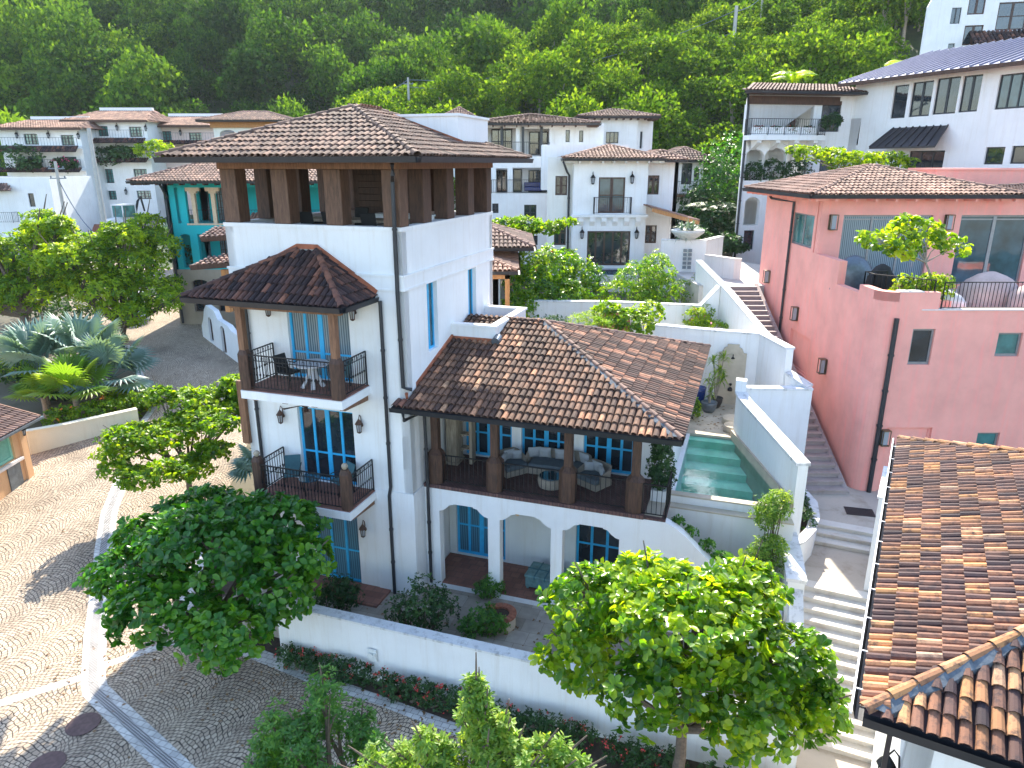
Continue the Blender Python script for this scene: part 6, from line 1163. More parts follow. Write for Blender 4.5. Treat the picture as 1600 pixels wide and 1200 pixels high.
def crown(name, lobes, n_, k, L, Wd, mat, seed=1, kind='oval', spread=.9, parent=None, loc=None, lo=.72, up=.3, upb=.45, droop=.15, org=(0, 0, 0), tl=0., th=1., cl=.5):
    """n_ twig ends, each with k leaves in a rosette"""
    rg = np.random.default_rng(seed); p, nn, idx = lobes_points(rg, lobes, n_, lo, up)
    ax = nrm(nn + np.array([0, 0, upb]) + rg.normal(size=(n_, 3)) * .35); tt = rg.uniform(tl, th, n_) * .6 + rg.uniform(tl, th, n_) * .0
    lbt = rg.uniform(-.18, .18, len(lobes))[idx]
    P = np.repeat(p, k, 0); A = np.repeat(ax, k, 0); r = rg.normal(size=(n_ * k, 3)); r = nrm(r - A * (r * A).sum(1, keepdims=True)); D = nrm(A * rg.uniform(.15, .75, (n_ * k, 1)) + r * spread)
    P = P + D * L * .12 + rg.normal(size=P.shape) * L * .12 * cl * 2; Nn = nrm(A + r * .1 + rg.normal(size=P.shape) * .22); ll = rg.uniform(.65, 1.15, n_ * k) * L
    tint = np.clip(np.repeat(tt + lbt, k) + rg.uniform(0, .5, n_ * k) + (rg.random(n_ * k) > .985) * .8, 0, 1)
    v, f, t = leaves(P, D, Nn, ll, ll * Wd / L, tint, kind, droop); return np_mesh(name, v - np.array(org), f, t, mat, parent, loc)
def trunk(base, lobes, r0, mat, parent, seed=1, bend=.25, lift=.35, nb=None):
    rg = random.Random(seed); mb = MB(); b = Vector((0, 0, 0)); base = Vector(base); cen = sum((Vector(l[:3]) for l in lobes), Vector()) / len(lobes) - base; fork = Vector((cen.x * .35, cen.y * .35, max(.3, cen.z * lift + 0)))
    mb.tube([b - Vector((0, 0, .3)), b + fork * .3 + Vector((rg.uniform(-bend, bend), rg.uniform(-bend, bend), 0)) * .5, b + fork * .65 + Vector((rg.uniform(-bend, bend), rg.uniform(-bend, bend), 0)) * .6, fork], [r0 * 1.25, r0, r0 * .85, r0 * .75], 9)
    for l in lobes[:nb]:
        q = Vector(l[:3]) - base; m_ = fork.lerp(q, .5) + Vector((rg.uniform(-.3, .3), rg.uniform(-.3, .3), -.1)) * bend * 2; mb.tube([fork, m_, q, q + (q - fork) * .25 + Vector((0, 0, l[5] * .3))], [r0 * .6, r0 * .4, r0 * .22, r0 * .08], 6)
        for _ in range(3):
            a = m_.lerp(q, rg.random()); e = q + Vector((rg.uniform(-.8, .8) * l[3], rg.uniform(-.8, .8) * l[4], rg.uniform(0, .7) * l[5])); mb.tube([a, a.lerp(e, .5) + Vector((0, 0, .08)), e], [r0 * .2, r0 * .13, r0 * .05], 5)
    return mb.build('trunk', mat, parent)
def tree(name, label, base, lobes, n_, k, L, Wd, mat, bark='bark', r0=.14, seed=1, group=None, cat='tree', **kw):
    o = thing(name, label, cat, base, 0, group); trunk(base, lobes, r0, bark, o, seed, lift=kw.pop('lift', .35)); crown('crown', lobes, n_, k, L, Wd, mat, seed, parent=o, org=base, **kw); return o
def bush(name, label, lobes, n_, k, L, Wd, mat, seed=1, group=None, cat='shrub', flowers=None, zb=None, **kw):
    c = lobes[0]; zb = (min(l[2] - l[5] for l in lobes) if zb is None else zb); base = (c[0], c[1], zb); o = thing(name, label, cat, base, 0, group); mb = MB(); rg = random.Random(seed)
    for l in lobes[:6]:
        for _ in range(3): mb.tube([(rg.uniform(-.1, .1) + (l[0] - c[0]) * .6, rg.uniform(-.1, .1) + (l[1] - c[1]) * .6, -.05), (l[0] - base[0] + rg.uniform(-.5, .5) * l[3], l[1] - base[1] + rg.uniform(-.5, .5) * l[4], l[2] - base[2] + .3 * l[5])], [.03, .01], 5)
    mb.build('stems', 'bark', o); crown('foliage', lobes, n_, k, L, Wd, mat, seed, parent=o, org=base, **kw)
    if flowers:
        m_, nf, sz = flowers; rr = np.random.default_rng(seed + 5); p, nn, _ = lobes_points(rr, lobes, nf, .98, .8); P = np.repeat(p, 6, 0) + rr.normal(size=(nf * 6, 3)) * sz * .5; D = nrm(rr.normal(size=P.shape) + [0, 0, .4]); v, f, t = leaves(P, D, nrm(rr.normal(size=P.shape) + [0, 0, 1]), np.full(nf * 6, sz), np.full(nf * 6, sz * .8), np.full(nf * 6, .5), 'small'); np_mesh('flowers', v - np.array(base), f, t, m_, o)
    return o
def HL(s, t, z, rs, rt, rz): p = H.W(s, t, z); return (p.x, p.y, z, rs, rt, rz)
# -- the two sea almonds
LA = [HL(-4.2, -4.0, 2.5, 1.9, 1.6, 1.0), HL(-6.3, -4.7, 1.5, 1.3, 1.1, .8), HL(-5.6, -2.6, 2.3, 1.5, 1.2, .8), HL(-3.0, -3.0, 2.7, 1.4, 1.1, .8), HL(-2.0, -4.2, 1.6, 1.0, .9, .8), HL(-4.6, -5.6, 1.2, 1.5, .9, .8), HL(-2.6, -5.6, .9, 1.2, .9, .75), HL(-6.9, -3.6, 1.9, 1.0, .9, .6), HL(-1.6, -3.4, 2.1, .7, .8, .6)]
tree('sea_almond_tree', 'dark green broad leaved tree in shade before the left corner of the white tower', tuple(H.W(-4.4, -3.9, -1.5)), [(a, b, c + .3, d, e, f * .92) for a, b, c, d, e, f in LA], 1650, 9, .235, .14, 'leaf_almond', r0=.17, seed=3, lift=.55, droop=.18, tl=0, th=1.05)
RA_ = [HL(8.6, -3.0, 2.4, 1.9, 1.5, .9), HL(6.3, -2.4, 2.1, 1.3, 1.2, .8), HL(10.6, -2.7, 1.6, 1.4, 1.2, .8), HL(7.6, -1.9, 2.6, 1.2, 1.0, .6), HL(9.6, -1.7, 2.5, 1.3, 1.0, .7), HL(8.3, -4.2, 1.3, 1.6, .9, .9), HL(6.1, -3.4, 1.1, .9, .8, .8), HL(10.2, -4.0, .8, 1.2, .8, .7), HL(11.6, -3.1, .9, .7, .8, .6), HL(8.7, -5.0, .2, .9, .5, .7), HL(9.9, -1.1, 2.6, .8, .6, .6)]
K_ = .87; RA = [(x * K_, y * K_, 12.8 - (12.8 - z) * K_, a * K_, b * K_, c * K_) for x, y, z, a, b, c in RA_]
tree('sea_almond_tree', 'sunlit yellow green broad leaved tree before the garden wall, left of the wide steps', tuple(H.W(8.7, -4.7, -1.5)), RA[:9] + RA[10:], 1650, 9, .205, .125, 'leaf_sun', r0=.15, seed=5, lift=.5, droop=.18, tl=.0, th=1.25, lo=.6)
# dark shrub behind
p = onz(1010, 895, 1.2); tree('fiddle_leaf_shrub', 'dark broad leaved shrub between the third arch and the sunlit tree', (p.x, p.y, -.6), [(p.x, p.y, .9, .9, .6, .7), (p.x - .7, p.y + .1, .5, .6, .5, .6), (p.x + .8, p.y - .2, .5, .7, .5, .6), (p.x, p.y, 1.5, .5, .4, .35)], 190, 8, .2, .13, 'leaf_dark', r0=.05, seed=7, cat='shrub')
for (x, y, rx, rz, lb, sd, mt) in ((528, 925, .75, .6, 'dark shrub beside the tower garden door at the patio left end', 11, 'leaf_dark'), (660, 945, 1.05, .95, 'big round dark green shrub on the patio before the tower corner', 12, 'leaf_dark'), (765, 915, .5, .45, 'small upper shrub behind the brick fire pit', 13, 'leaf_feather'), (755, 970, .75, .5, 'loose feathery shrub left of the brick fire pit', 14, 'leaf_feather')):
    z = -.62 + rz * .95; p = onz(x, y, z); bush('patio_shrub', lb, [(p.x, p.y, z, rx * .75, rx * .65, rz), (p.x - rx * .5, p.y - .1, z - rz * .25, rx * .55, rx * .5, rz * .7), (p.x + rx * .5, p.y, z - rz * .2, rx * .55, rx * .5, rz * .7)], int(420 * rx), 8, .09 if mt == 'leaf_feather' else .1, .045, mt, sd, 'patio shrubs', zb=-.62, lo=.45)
# -- red flowered hedges
for (a, b, t, lb, nf) in ((-2.9, .1, -3.36, 'red flowered hedge from the shaded tree to the wall gap', 16), (.35, 3.0, -3.46, 'red flowered hedge right of the meter box', 22), (3.3, 6.6, -3.62, 'red flowered hedge behind the tall pale green treetop', 14), (6.9, 8.8, -3.8, 'short red flowered hedge left of the sunlit tree trunk', 8), (9.2, 11.0, -3.9, 'dark green hedge below the sunlit tree by the wall end', 0)):
    n_ = int((b - a) / .4); lb_ = [HL(a + (b - a) * (i + .5) / n_, t + rnd.uniform(-.05, .05), -1.12, .34, .26, .42 + rnd.uniform(-.04, .1)) for i in range(n_)]
    bush('flower_hedge', lb, lb_, int(200 * (b - a)), 8, .085, .035, 'leaf_dark', int(20 + a), 'red flowered hedges', 'hedge', ('flowerred', nf * 2, .055) if nf else None, zb=-1.47, lo=.5)
# -- bottom edge trees
def topt(px, py, Y): return ony(px, py, Y)
def ftree(label, base, tops, n_, mat, seed, L=.11, th=1.0):
    lb = []
    rg = random.Random(seed)
    for (x, y, Y, r) in tops:
        p = topt(x, y, Y); lb += [(p.x, p.y, p.z - r * .9, r * .62, r * .62, r)]
        for q in range(3): lb.append((p.x + rg.uniform(-.7, .7) * r, p.y + rg.uniform(-.6, .6) * r, p.z - r * (1.6 + .55 * q), r * .6, r * .6, r * .62))
    return tree('feathery_tree', label, base, lb, n_, 10, L, .035, mat, r0=.12, seed=seed, spread=1.1, lo=.35, upb=.9, droop=.05, tl=.1, th=th, group='treetops at the lower edge', lift=.75)
ftree('grey green feathery treetop in shade at the lower edge left of centre', (-2.8, 10.2, -1.5), [(505, 1052, 10.4, .62), (430, 1108, 10.2, .6), (560, 1105, 10.6, .55), (470, 1160, 9.6, .6), (410, 1175, 9.8, .5), (590, 1150, 10.2, .4)], 1500, 'leaf_feather', 31, th=.6)
ftree('tall sunlit yellow green treetop at the lower edge centre', (-.6, 9.0, -1.5), [(744, 1058, 8.6, .3), (735, 1095, 8.6, .34), (785, 1115, 8.5, .3), (760, 1150, 8.3, .34), (665, 1140, 8.4, .34), (690, 1150, 8.5, .3), (630, 1165, 8.6, .3), (585, 1172, 8.6, .3), (845, 1150, 8.4, .32), (880, 1160, 8.3, .3), (905, 1185, 8.3, .3), (820, 1185, 8.1, .3)], 1700, 'leaf_pale', 33)
# -- tree over the gutter and left garden
def sat(L_, sd, n_=3, k=.5):
    rg = random.Random(sd); o = []
    for l in L_:
        o.append((l[0], l[1], l[2], l[3] * .8, l[4] * .8, l[5] * .8))
        for _ in range(n_): a = rg.uniform(0, 6.28); e = rg.uniform(-.3, .9); o.append((l[0] + math.cos(a) * l[3] * .85, l[1] + math.sin(a) * l[4] * .85, l[2] + e * l[5], l[3] * k * rg.uniform(.7, 1.1), l[4] * k, l[5] * k))
    return o
MT = [(-14.3, 27.4, 2.1, 2.0, 1.6, .6), (-15.6, 26.6, 1.7, 1.4, 1.2, .5), (-12.6, 28.2, 2.5, 1.7, 1.5, .6), (-13.6, 29.3, 3.0, 1.9, 1.5, .5), (-14.6, 25.4, 1.1, 1.2, 1.0, .45), (-12.9, 25.9, 1.3, 1.3, 1.1, .5), (-12.0, 30, 3.5, 1.3, 1.2, .4), (-11.9, 26.6, 1.7, .8, .8, .4)]
tree('spreading_tree', 'low spreading tree with layered yellow green leaves above the road kerb', (-13.9, 28.0, -.7), sat(MT, 3, 2, .5), 2100, 7, .2, .12, 'leaf_lime', r0=.12, seed=41, up=.6, tl=0, th=.9, lo=.5)
LT = [(-25.0, 47, 6.3, 2.6, 2.4, 1.6), (-27.5, 46, 7.4, 2.6, 2.4, 1.5), (-23.6, 46.5, 4.6, 2.2, 2.0, 1.3), (-26.6, 45, 5.2, 2.6, 2.0, 1.5), (-25.8, 48, 8.0, 2.2, 2.2, 1.1), (-28.5, 46, 5.6, 2.0, 2.0, 1.4), (-24.5, 45, 3.6, 1.8, 1.4, .9)]
tree('lime_tree', 'large bright yellow green tree at the road bend left of the turquoise house', (-26.5, 47.5, 1.2), sat(LT, 1), 3600, 9, .27, .1, 'leaf_lime', r0=.22, seed=43, spread=1.1, lo=.6, tl=.1, th=1.25, lift=.2, up=.5)
LT2 = [(-32.0, 46, 7.2, 2.6, 2.2, 1.7), (-34.8, 45, 6.3, 2.6, 2.2, 1.7), (-31.0, 45, 4.9, 2.4, 2.0, 1.5), (-33.5, 44.5, 4.6, 2.6, 2, 1.5), (-30.2, 47, 8.2, 2.0, 2.0, 1.2), (-37, 44, 4.8, 2.4, 2, 1.6), (-35.5, 45, 8.0, 1.6, 1.6, 1.0)]
tree('lime_tree', 'large yellow green tree with a thick dark leaning trunk at the left edge', (-30.2, 44.5, .9), sat(LT2, 2), 3600, 9, .27, .1, 'leaf_lime', r0=.34, seed=44, spread=1.1, lo=.6, tl=.05, th=1.15, lift=.45, up=.5)
def fan_palm(label, base, h, r, nl, mat, seed, group='fan palms', name='fan_palm', seg=20):
    rg = random.Random(seed); o = thing(name, label, 'palm', base, 0, group); mb = MB(); mb.tube([(0, 0, -.3), (.04, 0, h * .5), (0, 0, h)], [.2, .15, .13], 9); mb.build('trunk', 'palebark', o); mb = MB()
    for i in range(nl):
        az = i * 2.4 + rg.uniform(-.2, .2); el = rg.uniform(-.25, 1.25) if i % 4 else rg.uniform(.9, 1.4); d = Vector((math.cos(az) * math.cos(el), math.sin(az) * math.cos(el), math.sin(el))); L1 = r * rg.uniform(.75, 1.0); c = Vector((0, 0, h)) + d * L1; mb.tube([(0, 0, h), Vector((0, 0, h)) + d * L1 * .5 + Vector((0, 0, .05)), c], [.03, .02, .015], 4, tint=.3)
        side = d.cross(Vector((0, 0, 1))).normalized(); up = side.cross(d).normalized(); R_ = r * rg.uniform(.7, .95); t = rg.uniform(.2, .9)
        for s_ in range(seg):
            a0 = -2.2 + 4.4 * s_ / seg; am = a0 + 2.2 / seg; a1 = a0 + 4.4 / seg
            def D(a): return d * math.cos(a) + side * math.sin(a)
            k = .55; m0, mm, m1 = c + D(a0) * R_ * k, c + D(am) * R_ * k + up * .05, c + D(a1) * R_ * k; tip = c + D(am) * R_ * (1 - .12 * abs(am) / 2) - Vector((0, 0, R_ * .13)) - up * .02
            mb.face([c, m0, mm], t); mb.face([c, mm, m1], t * .9); mb.face([m0, tip, mm], t); mb.face([mm, tip, m1], t * .9)
    mb.build('fronds', mat, o); return o
fan_palm('silver blue fan palm at the left of the garden palm group', (-25.6, 37.0, .3), 1.7, 1.9, 18, 'leaf_silver', 51); fan_palm('silver blue fan palm in the middle of the garden palm group', (-23.6, 38.0, .3), 2.0, 1.9, 18, 'leaf_silver', 52); fan_palm('silver blue fan palm at the right of the group nearest the road', (-21.9, 37.2, .2), 1.4, 1.8, 16, 'leaf_silver', 53)
fan_palm('bright green fan palm in front of the silver palms', (-22.7, 35.0, .1), 1.3, 1.5, 16, 'leaf_palm', 54); fan_palm('small green fan palm at the foot of the silver palms', (-24.6, 35.4, .1), 1.0, 1.2, 12, 'leaf_palm', 55)
fan_palm('shaded fan palm squeezed between the white tower and the spreading tree', (-9.6, 25.6, -1.2), 2.3, 1.1, 18, 'leaf_silver', 56); p = ony(262, 345, 58); fan_palm('pale palm by the road bend beside the turquoise house', (p.x, 58, 2.3), 4.0, 1.3, 18, 'leaf_silver', 57)
def feather_palm(label, base, h, r, nl, mat, seed, name='feather_palm', group=None, cat='palm'):
    rg = random.Random(seed); o = thing(name, label, cat, base, 0, group); mb = MB(); mb.tube([(0, 0, -.1), (0, 0, max(.15, h))], [.07, .05], 7); mb.build('trunk', 'palebark', o); mb = MB()
    for i in range(nl):
        az = i * 2.4 + rg.uniform(-.3, .3); e0 = rg.uniform(.6, 1.4); pts = []; p = Vector((0, 0, h)); el = e0
        for s_ in range(7): pts.append(p.copy()); p = p + Vector((math.cos(az) * math.cos(el), math.sin(az) * math.cos(el), math.sin(el))) * r / 6; el -= e0 * .28
        t = rg.uniform(.2, 1)
        for s_ in range(6):
            for q in range(3):
                b = pts[s_].lerp(pts[s_ + 1], q / 3); d = (pts[s_ + 1] - pts[s_]).normalized(); sd = d.cross(Vector((0, 0, 1))).normalized(); l = r * .33 * math.sin(math.pi * (s_ + q / 3 + .8) / 7.2)
                for sg in (1, -1): e = b + (sd * sg * .9 + d * .5 - Vector((0, 0, .25))) * l; mb.face([b, b + (e - b) * .5 + d * r * .025, e, b + (e - b) * .5 - d * r * .02], t)
    mb.build('fronds', mat, o); return o
# hedge over the cream wall
lb_ = [(-22.6 + 3.3 * i / 8, 32.5 + 3.1 * i / 8 + .35, .75, .6, .55, .55 + .12 * math.sin(i * 2)) for i in range(9)]
bush('orange_flower_hedge', 'green hedge with orange flowers above the low cream wall', lb_, 620, 7, .15, .08, 'leaf_lime', 61, None, 'hedge', ('flowerorange', 16, .09), zb=-.1, lo=.6, th=.7)
for i, (x, y, Y, r, m_, lb) in enumerate(((190, 640, 37, .8, 'leaf_lime', 'pale green shrub where the garden wall meets the road'), (225, 640, 36.5, .6, 'leaf_dark', 'small dark shrub right beside the cream wall pier'), (30, 600, 40, 1.3, 'leaf_dark', 'dark undergrowth left below the silver palms'), (90, 640, 37.5, 1.0, 'leaf_dark', 'dark undergrowth between the mint building and the palms'), (15, 540, 40, 1.5, 'leaf_lime', 'bright shrub cut by the left edge below the lime tree'), (160, 545, 43, 1.3, 'leaf_dark', 'dark shrub under the lime tree trunks'), (110, 480, 50, 1.8, 'leaf_dark', 'dark shrub between the two lime tree trunks'), (40, 470, 52, 2.2, 'leaf_dark', 'large dark shrub behind the leaning trunk'), (205, 650, 33.5, .45, 'leaf_lime', 'small lime shrub in front of the cream wall end'))):
    p = ony(x, y, Y); p.z = gl_(p.x, Y) + r * .6; bush('garden_shrub', lb, [(p.x, p.y, p.z, r, r * .8, r * .6), (p.x + r * .6, p.y + .2, p.z - r * .1, r * .6, r * .6, r * .5)], int(200 * r), 7, .16, .09, m_, 63 + i, 'garden shrubs', lo=.5)
# -- pool side plants
p = H.W(7.25, 2.2, 3.05); pb_ = thing('box_planter', 'low white box planter at the right end of the loggia', 'planter', tuple(H.W(7.25, 2.2, 3.05)), HY); mb = MB(); mb.box(-.22, .22, -.35, .35, 0, .35); mb.build('box', 'white', pb_)
bush('dense_shrub', 'dense dark green shrub in the corner between loggia and pool', [(p.x, p.y, 4.0, .42, .42, .75), (p.x - .05, p.y, 4.6, .3, .32, .4), (p.x + .05, p.y - .1, 3.75, .4, .38, .45)], 420, 8, .085, .05, 'leaf_dark', 71, zb=3.35, lo=.6)
for (s, t, z, r, lb, sd) in ((10.5, 1.75, 3.45, .52, 'upper loose pale green bush beside the pool rim', 72), (10.45, 1.1, 2.3, .58, 'lower dense pale green bush behind the low planter wall', 73)):
    bush('pale_bush', lb, [HL(s, t, z, r, r, r * .85), HL(s - .15, t, z - .3, r * .9, r * .8, r * .8), HL(s + .2, t + .1, z + .25, r * .6, r * .6, r * .5)], 420, 8, .10, .03, 'leaf_pale', sd, 'pale bushes by the pool', zb=.92, lo=.5, spread=1.1)
bush('planter_bush', 'dark green bush inside the curved white planter', [HL(11.55, 5.2, 1.75, .35, .9, .35), HL(11.5, 6.5, 1.75, .3, .5, .3)], 200, 7, .12, .05, 'leaf_dark', 74, zb=1.4)
for i, (s, z) in enumerate(((8.0, 3.0), (8.35, 2.75), (8.75, 2.45), (9.15, 2.15), (9.35, 1.9))): pass
bush('trailing_vine', 'trailing green vine along the curved top of the wing wall', [HL(7.95, 1.15, 2.85, .16, .14, .14), HL(8.35, 1.15, 2.6, .18, .16, .13), HL(8.8, 1.15, 2.25, .2, .16, .14), HL(9.2, 1.1, 2.0, .2, .16, .12)], 130, 6, .1, .05, 'leaf_almond', 75, zb=.95)
q = DR
def dracaena(label, heads, base, name='dracaena', mat='leaf_palm', seed=1, L=.5, n_=34):
    o = thing(name, label, 'plant', tuple(base)); rg = random.Random(seed); mb = MB()
    for hd in heads: mb.tube([(0, 0, -.1), (hd[0] * .5, hd[1] * .5, hd[2] * .5), hd], [.035, .028, .02], 6)
    mb.build('stems', 'palebark', o); mb = MB()
    for hd in heads:
        for i in range(n_):
            az = rg.uniform(0, 6.28); el = rg.uniform(-.5, 1.5); d = Vector((math.cos(az) * math.cos(el), math.sin(az) * math.cos(el), math.sin(el))); sd = d.cross(Vector((0, 0, 1)))
            sd = sd.normalized() if sd.length > .01 else Vector((1, 0, 0)); b = Vector(hd) - Vector((0, 0, rg.uniform(0, .25))); m_ = b + d * L * .55; e = b + d * L - Vector((0, 0, L * .28)); mb.face([b - sd * .012, m_ - sd * .022, m_ + sd * .022, b + sd * .012], rg.random()); mb.face([m_ - sd * .022, e, m_ + sd * .022], rg.random())
    mb.build('leaf_tufts', mat, o); return o
dracaena('spiky multi headed dracaena in the dark round pot', [(-.2, 0, 1.75), (.25, .1, 1.8), (.05, -.1, 1.3), (.2, -.1, 1.0)], q, L=.42, n_=44)
dracaena('yellow green bamboo like plant in the grey pot', [(-.1, 0, 1.1), (.1, .1, .9), (0, -.1, .6), (.15, 0, 1.25)], BP, 'bamboo', 'leaf_pale', 5, .35, 20)
p = onz(1079, 655, 3.1); bush('small_shrub', 'small bright shrub at the right edge of the loggia roof', [(p.x + .1, p.y + .2, 3.5, .3, .3, .4)], 90, 7, .13, .05, 'leaf_lime', 76, zb=3.06)
p = ony(1073, 372, 41.3); dracaena('blue green agave in the wide stone bowl', [(0, 0, .15), (.3, 0, .1), (-.3, 0, .1)], (p.x, p.y, 9.15), 'agave', 'leaf_silver', 6, .85, 40)
# -- planting between the houses
def mass(name, label, pts, L, Wd, mat, sd, dens=55, cat='shrub', zb=None, fl=None, k=7, group=None, **kw):
    lb = [(ony(x, y, Y).x, Y, ony(x, y, Y).z, rx, rx * .8, rz) for x, y, Y, rx, rz in pts]; n_ = int(sum(dens * l[3] * (l[3] + 2 * l[5]) for l in lb)); return bush(name, label, lb, n_, k, L, Wd, mat, sd, group, cat, fl, zb, **kw)
mass('climbing_tree', 'large dark green garden tree right behind the tower roof terrace', [(845, 420, 37, 1.6, 1.1), (880, 425, 38, 1.5, 1.2), (830, 455, 36, 1.4, 1.2), (870, 465, 36, 1.6, 1.0), (910, 440, 38, 1.3, 1.0), (900, 475, 36.5, 1.2, .8), (815, 480, 35, 1.0, .8), (925, 465, 37.5, .9, .9)], .17, .09, 'leaf_sun', 81, 60, 'tree', 4.5, ('flowerorange', 9, .09))  # leaf_sun here and on the next tree paints sunlight onto shaded crowns
mass('garden_tree', 'feathery green garden tree below the plunge pool', [(1000, 440, 37, 1.4, 1.1), (1025, 425, 37.5, 1.0, 1.0), (975, 460, 36.5, 1.3, .8), (1030, 455, 37, 1.1, .9), (1020, 480, 36, 1.0, .6)], .16, .06, 'leaf_sun', 82, 60, 'tree', 4.5)
mass('pale_flower_bush', 'pale cream flowering bush under the pierced white wall', [(1072, 455, 38, 1.0, .6), (1090, 450, 39, .7, .7), (1055, 462, 38, .7, .5)], .14, .05, 'leaf_pale', 83, 60, 'shrub', 5, ('cream', 22, .12))
mass('garden_tree', 'bright broad leaved garden bush just above the loggia ridge', [(970, 500, 31, .9, .5), (1000, 505, 30.5, .9, .5), (950, 490, 31.5, .7, .5), (1015, 490, 31.5, .7, .5)], .2, .13, 'leaf_lime', 84, 45, 'shrub', 4, None)
mass('garden_shrub', 'pale fine leaved shrub above the left part of the loggia ridge', [(915, 505, 30.5, .8, .5), (935, 512, 30, .6, .4)], .15, .03, 'leaf_pale', 85, 70, 'shrub', 4); mass('garden_shrub', 'dark spiky plants at the foot of the white garden wall', [(865, 505, 32, .7, .35), (845, 510, 32, .4, .3)], .2, .03, 'leaf_dark', 86, 60, 'shrub', 4)
mass('flower_bed', 'mixed green plants with red flowers left of the narrow stairs', [(1095, 505, 33, .6, .4), (1118, 514, 32.5, .6, .35), (1085, 497, 33, .5, .5), (1105, 490, 33.5, .4, .4)], .16, .06, 'leaf_lime', 87, 80, 'shrub', 4, ('flowerpink', 7, .1))
for (pts, base, lb, sd, mt) in (([(790, 352, 40, .9, .35), (820, 350, 40, .9, .35), (775, 360, 40.5, .7, .4), (850, 358, 40, .8, .25), (885, 347, 40, .5, .2), (805, 362, 39.5, 1.0, .3), (868, 352, 40, .5, .2)], ony(799, 400, 40), 'flat topped lime green tree between the tower and the bay villa', 91, 'leaf_lime'), ([(1265, 240, 43, 1.0, .35), (1300, 244, 43, 1.0, .4), (1340, 250, 43, 1.1, .45), (1385, 250, 43, 1.1, .4), (1245, 236, 43, .6, .25), (1410, 256, 43, .7, .35), (1320, 258, 43, 1.0, .4)], ony(1330, 330, 43), 'flat lime green tree behind the pink house roof', 92, 'leaf_lime')):
    lb_ = [(ony(x, y, Y).x, Y, ony(x, y, Y).z, rx, rx, rz) for x, y, Y, rx, rz in pts]; tree('flat_topped_tree', lb, (base.x, base.y, base.z - 1.5), lb_, 420, 7, .22, .13, mt, 'palebark', .1, sd, 'flat topped lime trees', lift=.8, th=1.1)
p = ony(795, 392, 39); feather_palm('small yellow green palm under the flat topped tree', (p.x, 39, p.z - .3), .3, 1.6, 14, 'leaf_lime', 93)
# pink terrace tree and hedge
hb = PK.W(1.9, .95, 0); bush('terrace_hedge', 'small clipped light green hedge in the pink terrace corner', [(hb.x - .7 + .35 * i, hb.y, 8.65, .42, .42, .42) for i in range(5)], 420, 7, .1, .06, 'leaf_lime', 94, None, 'hedge', None, zb=8.2, lo=.6)
pts = [(1400, 365, 25.4), (1440, 378, 25.2), (1375, 380, 25), (1420, 350, 25.6), (1475, 375, 25.2), (1365, 372, 25.3), (1410, 392, 24.8), (1450, 362, 25.4), (1495, 385, 25.1)]; lb_ = [(ony(x, y, Y).x, Y, ony(x, y, Y).z, .5, .5, .26) for x, y, Y in pts]
tree('terrace_tree', 'small sunlit tree with a thin trunk in the pink terrace corner', (hb.x + .25, hb.y, 8.2), lb_, 190, 6, .24, .15, 'leaf_lime', 'palebark', .045, 95, lift=.62, th=1.3)
for i, (x, y, Y, r, lb) in enumerate(((283, 400, 52.5, 1.0, 'dark potted bush in the left lower opening of the turquoise house'), (1176, 270, 49.5, .8, 'bush in the first arch of the hillside house'), (1208, 268, 49.5, .9, 'bush in the second arch of the hillside house'), (1245, 268, 49.5, 1.0, 'bush in the third arch of the hillside house'), (1190, 190, 50.5, .9, 'leafy plant on the upper hillside balcony'), (1300, 190, 48, .6, 'plant hanging over the right balcony window of the hillside house'))):
    p = ony(x, y, Y); bush('potted_bush', lb, [(p.x, Y, p.z, r, r * .6, r * .8)], 120, 7, .18, .08, 'leaf_dark', 100 + i)
for i in range(4): q_ = HW.W(.6 + i * 1.15, -.45, ony(1200, 203, 49).z); bush('box_flowers', ['red flowers in the leftmost white balcony box', 'red flowers in the second white balcony box', 'red flowers in the third white balcony box', 'red flowers in the rightmost white balcony box'][i], [(q_.x, q_.y, q_.z, .45, .2, .22)], 60, 6, .12, .05, 'leaf_dark', 110 + i, 'balcony box flowers', 'flowers', ('flowerred', 8, .07))
for i, (x, y, Y, r, lb) in enumerate(((165, 244, 94, 1.6, 'planted shrub at the left of the tall condominium terrace'), (190, 238, 94, 1.2, 'middle shrub on the tall condominium terrace'), (238, 234, 93.5, 1.7, 'bright yellow green shrub at the right terrace corner of the condominium'), (100, 257, 90, 1.0, 'red flowering shrub on the white condominium terrace'), (45, 258, 90, .9, 'green planter shrub on the white condominium terrace'), (20, 245, 88, 2.2, 'round shrub left of the white condominium'))):
    p = ony(x, y, Y); bush('balcony_plant', lb, [(p.x, Y, p.z, r * 1.5, r * .6, r * .6)], 130, 6, .4, .2, 'leaf_lime' if i in (2,) else 'leaf_dark', 120 + i, 'condominium balcony plants', 'plant', ('flowerpink', 14, .25) if i == 3 else None)
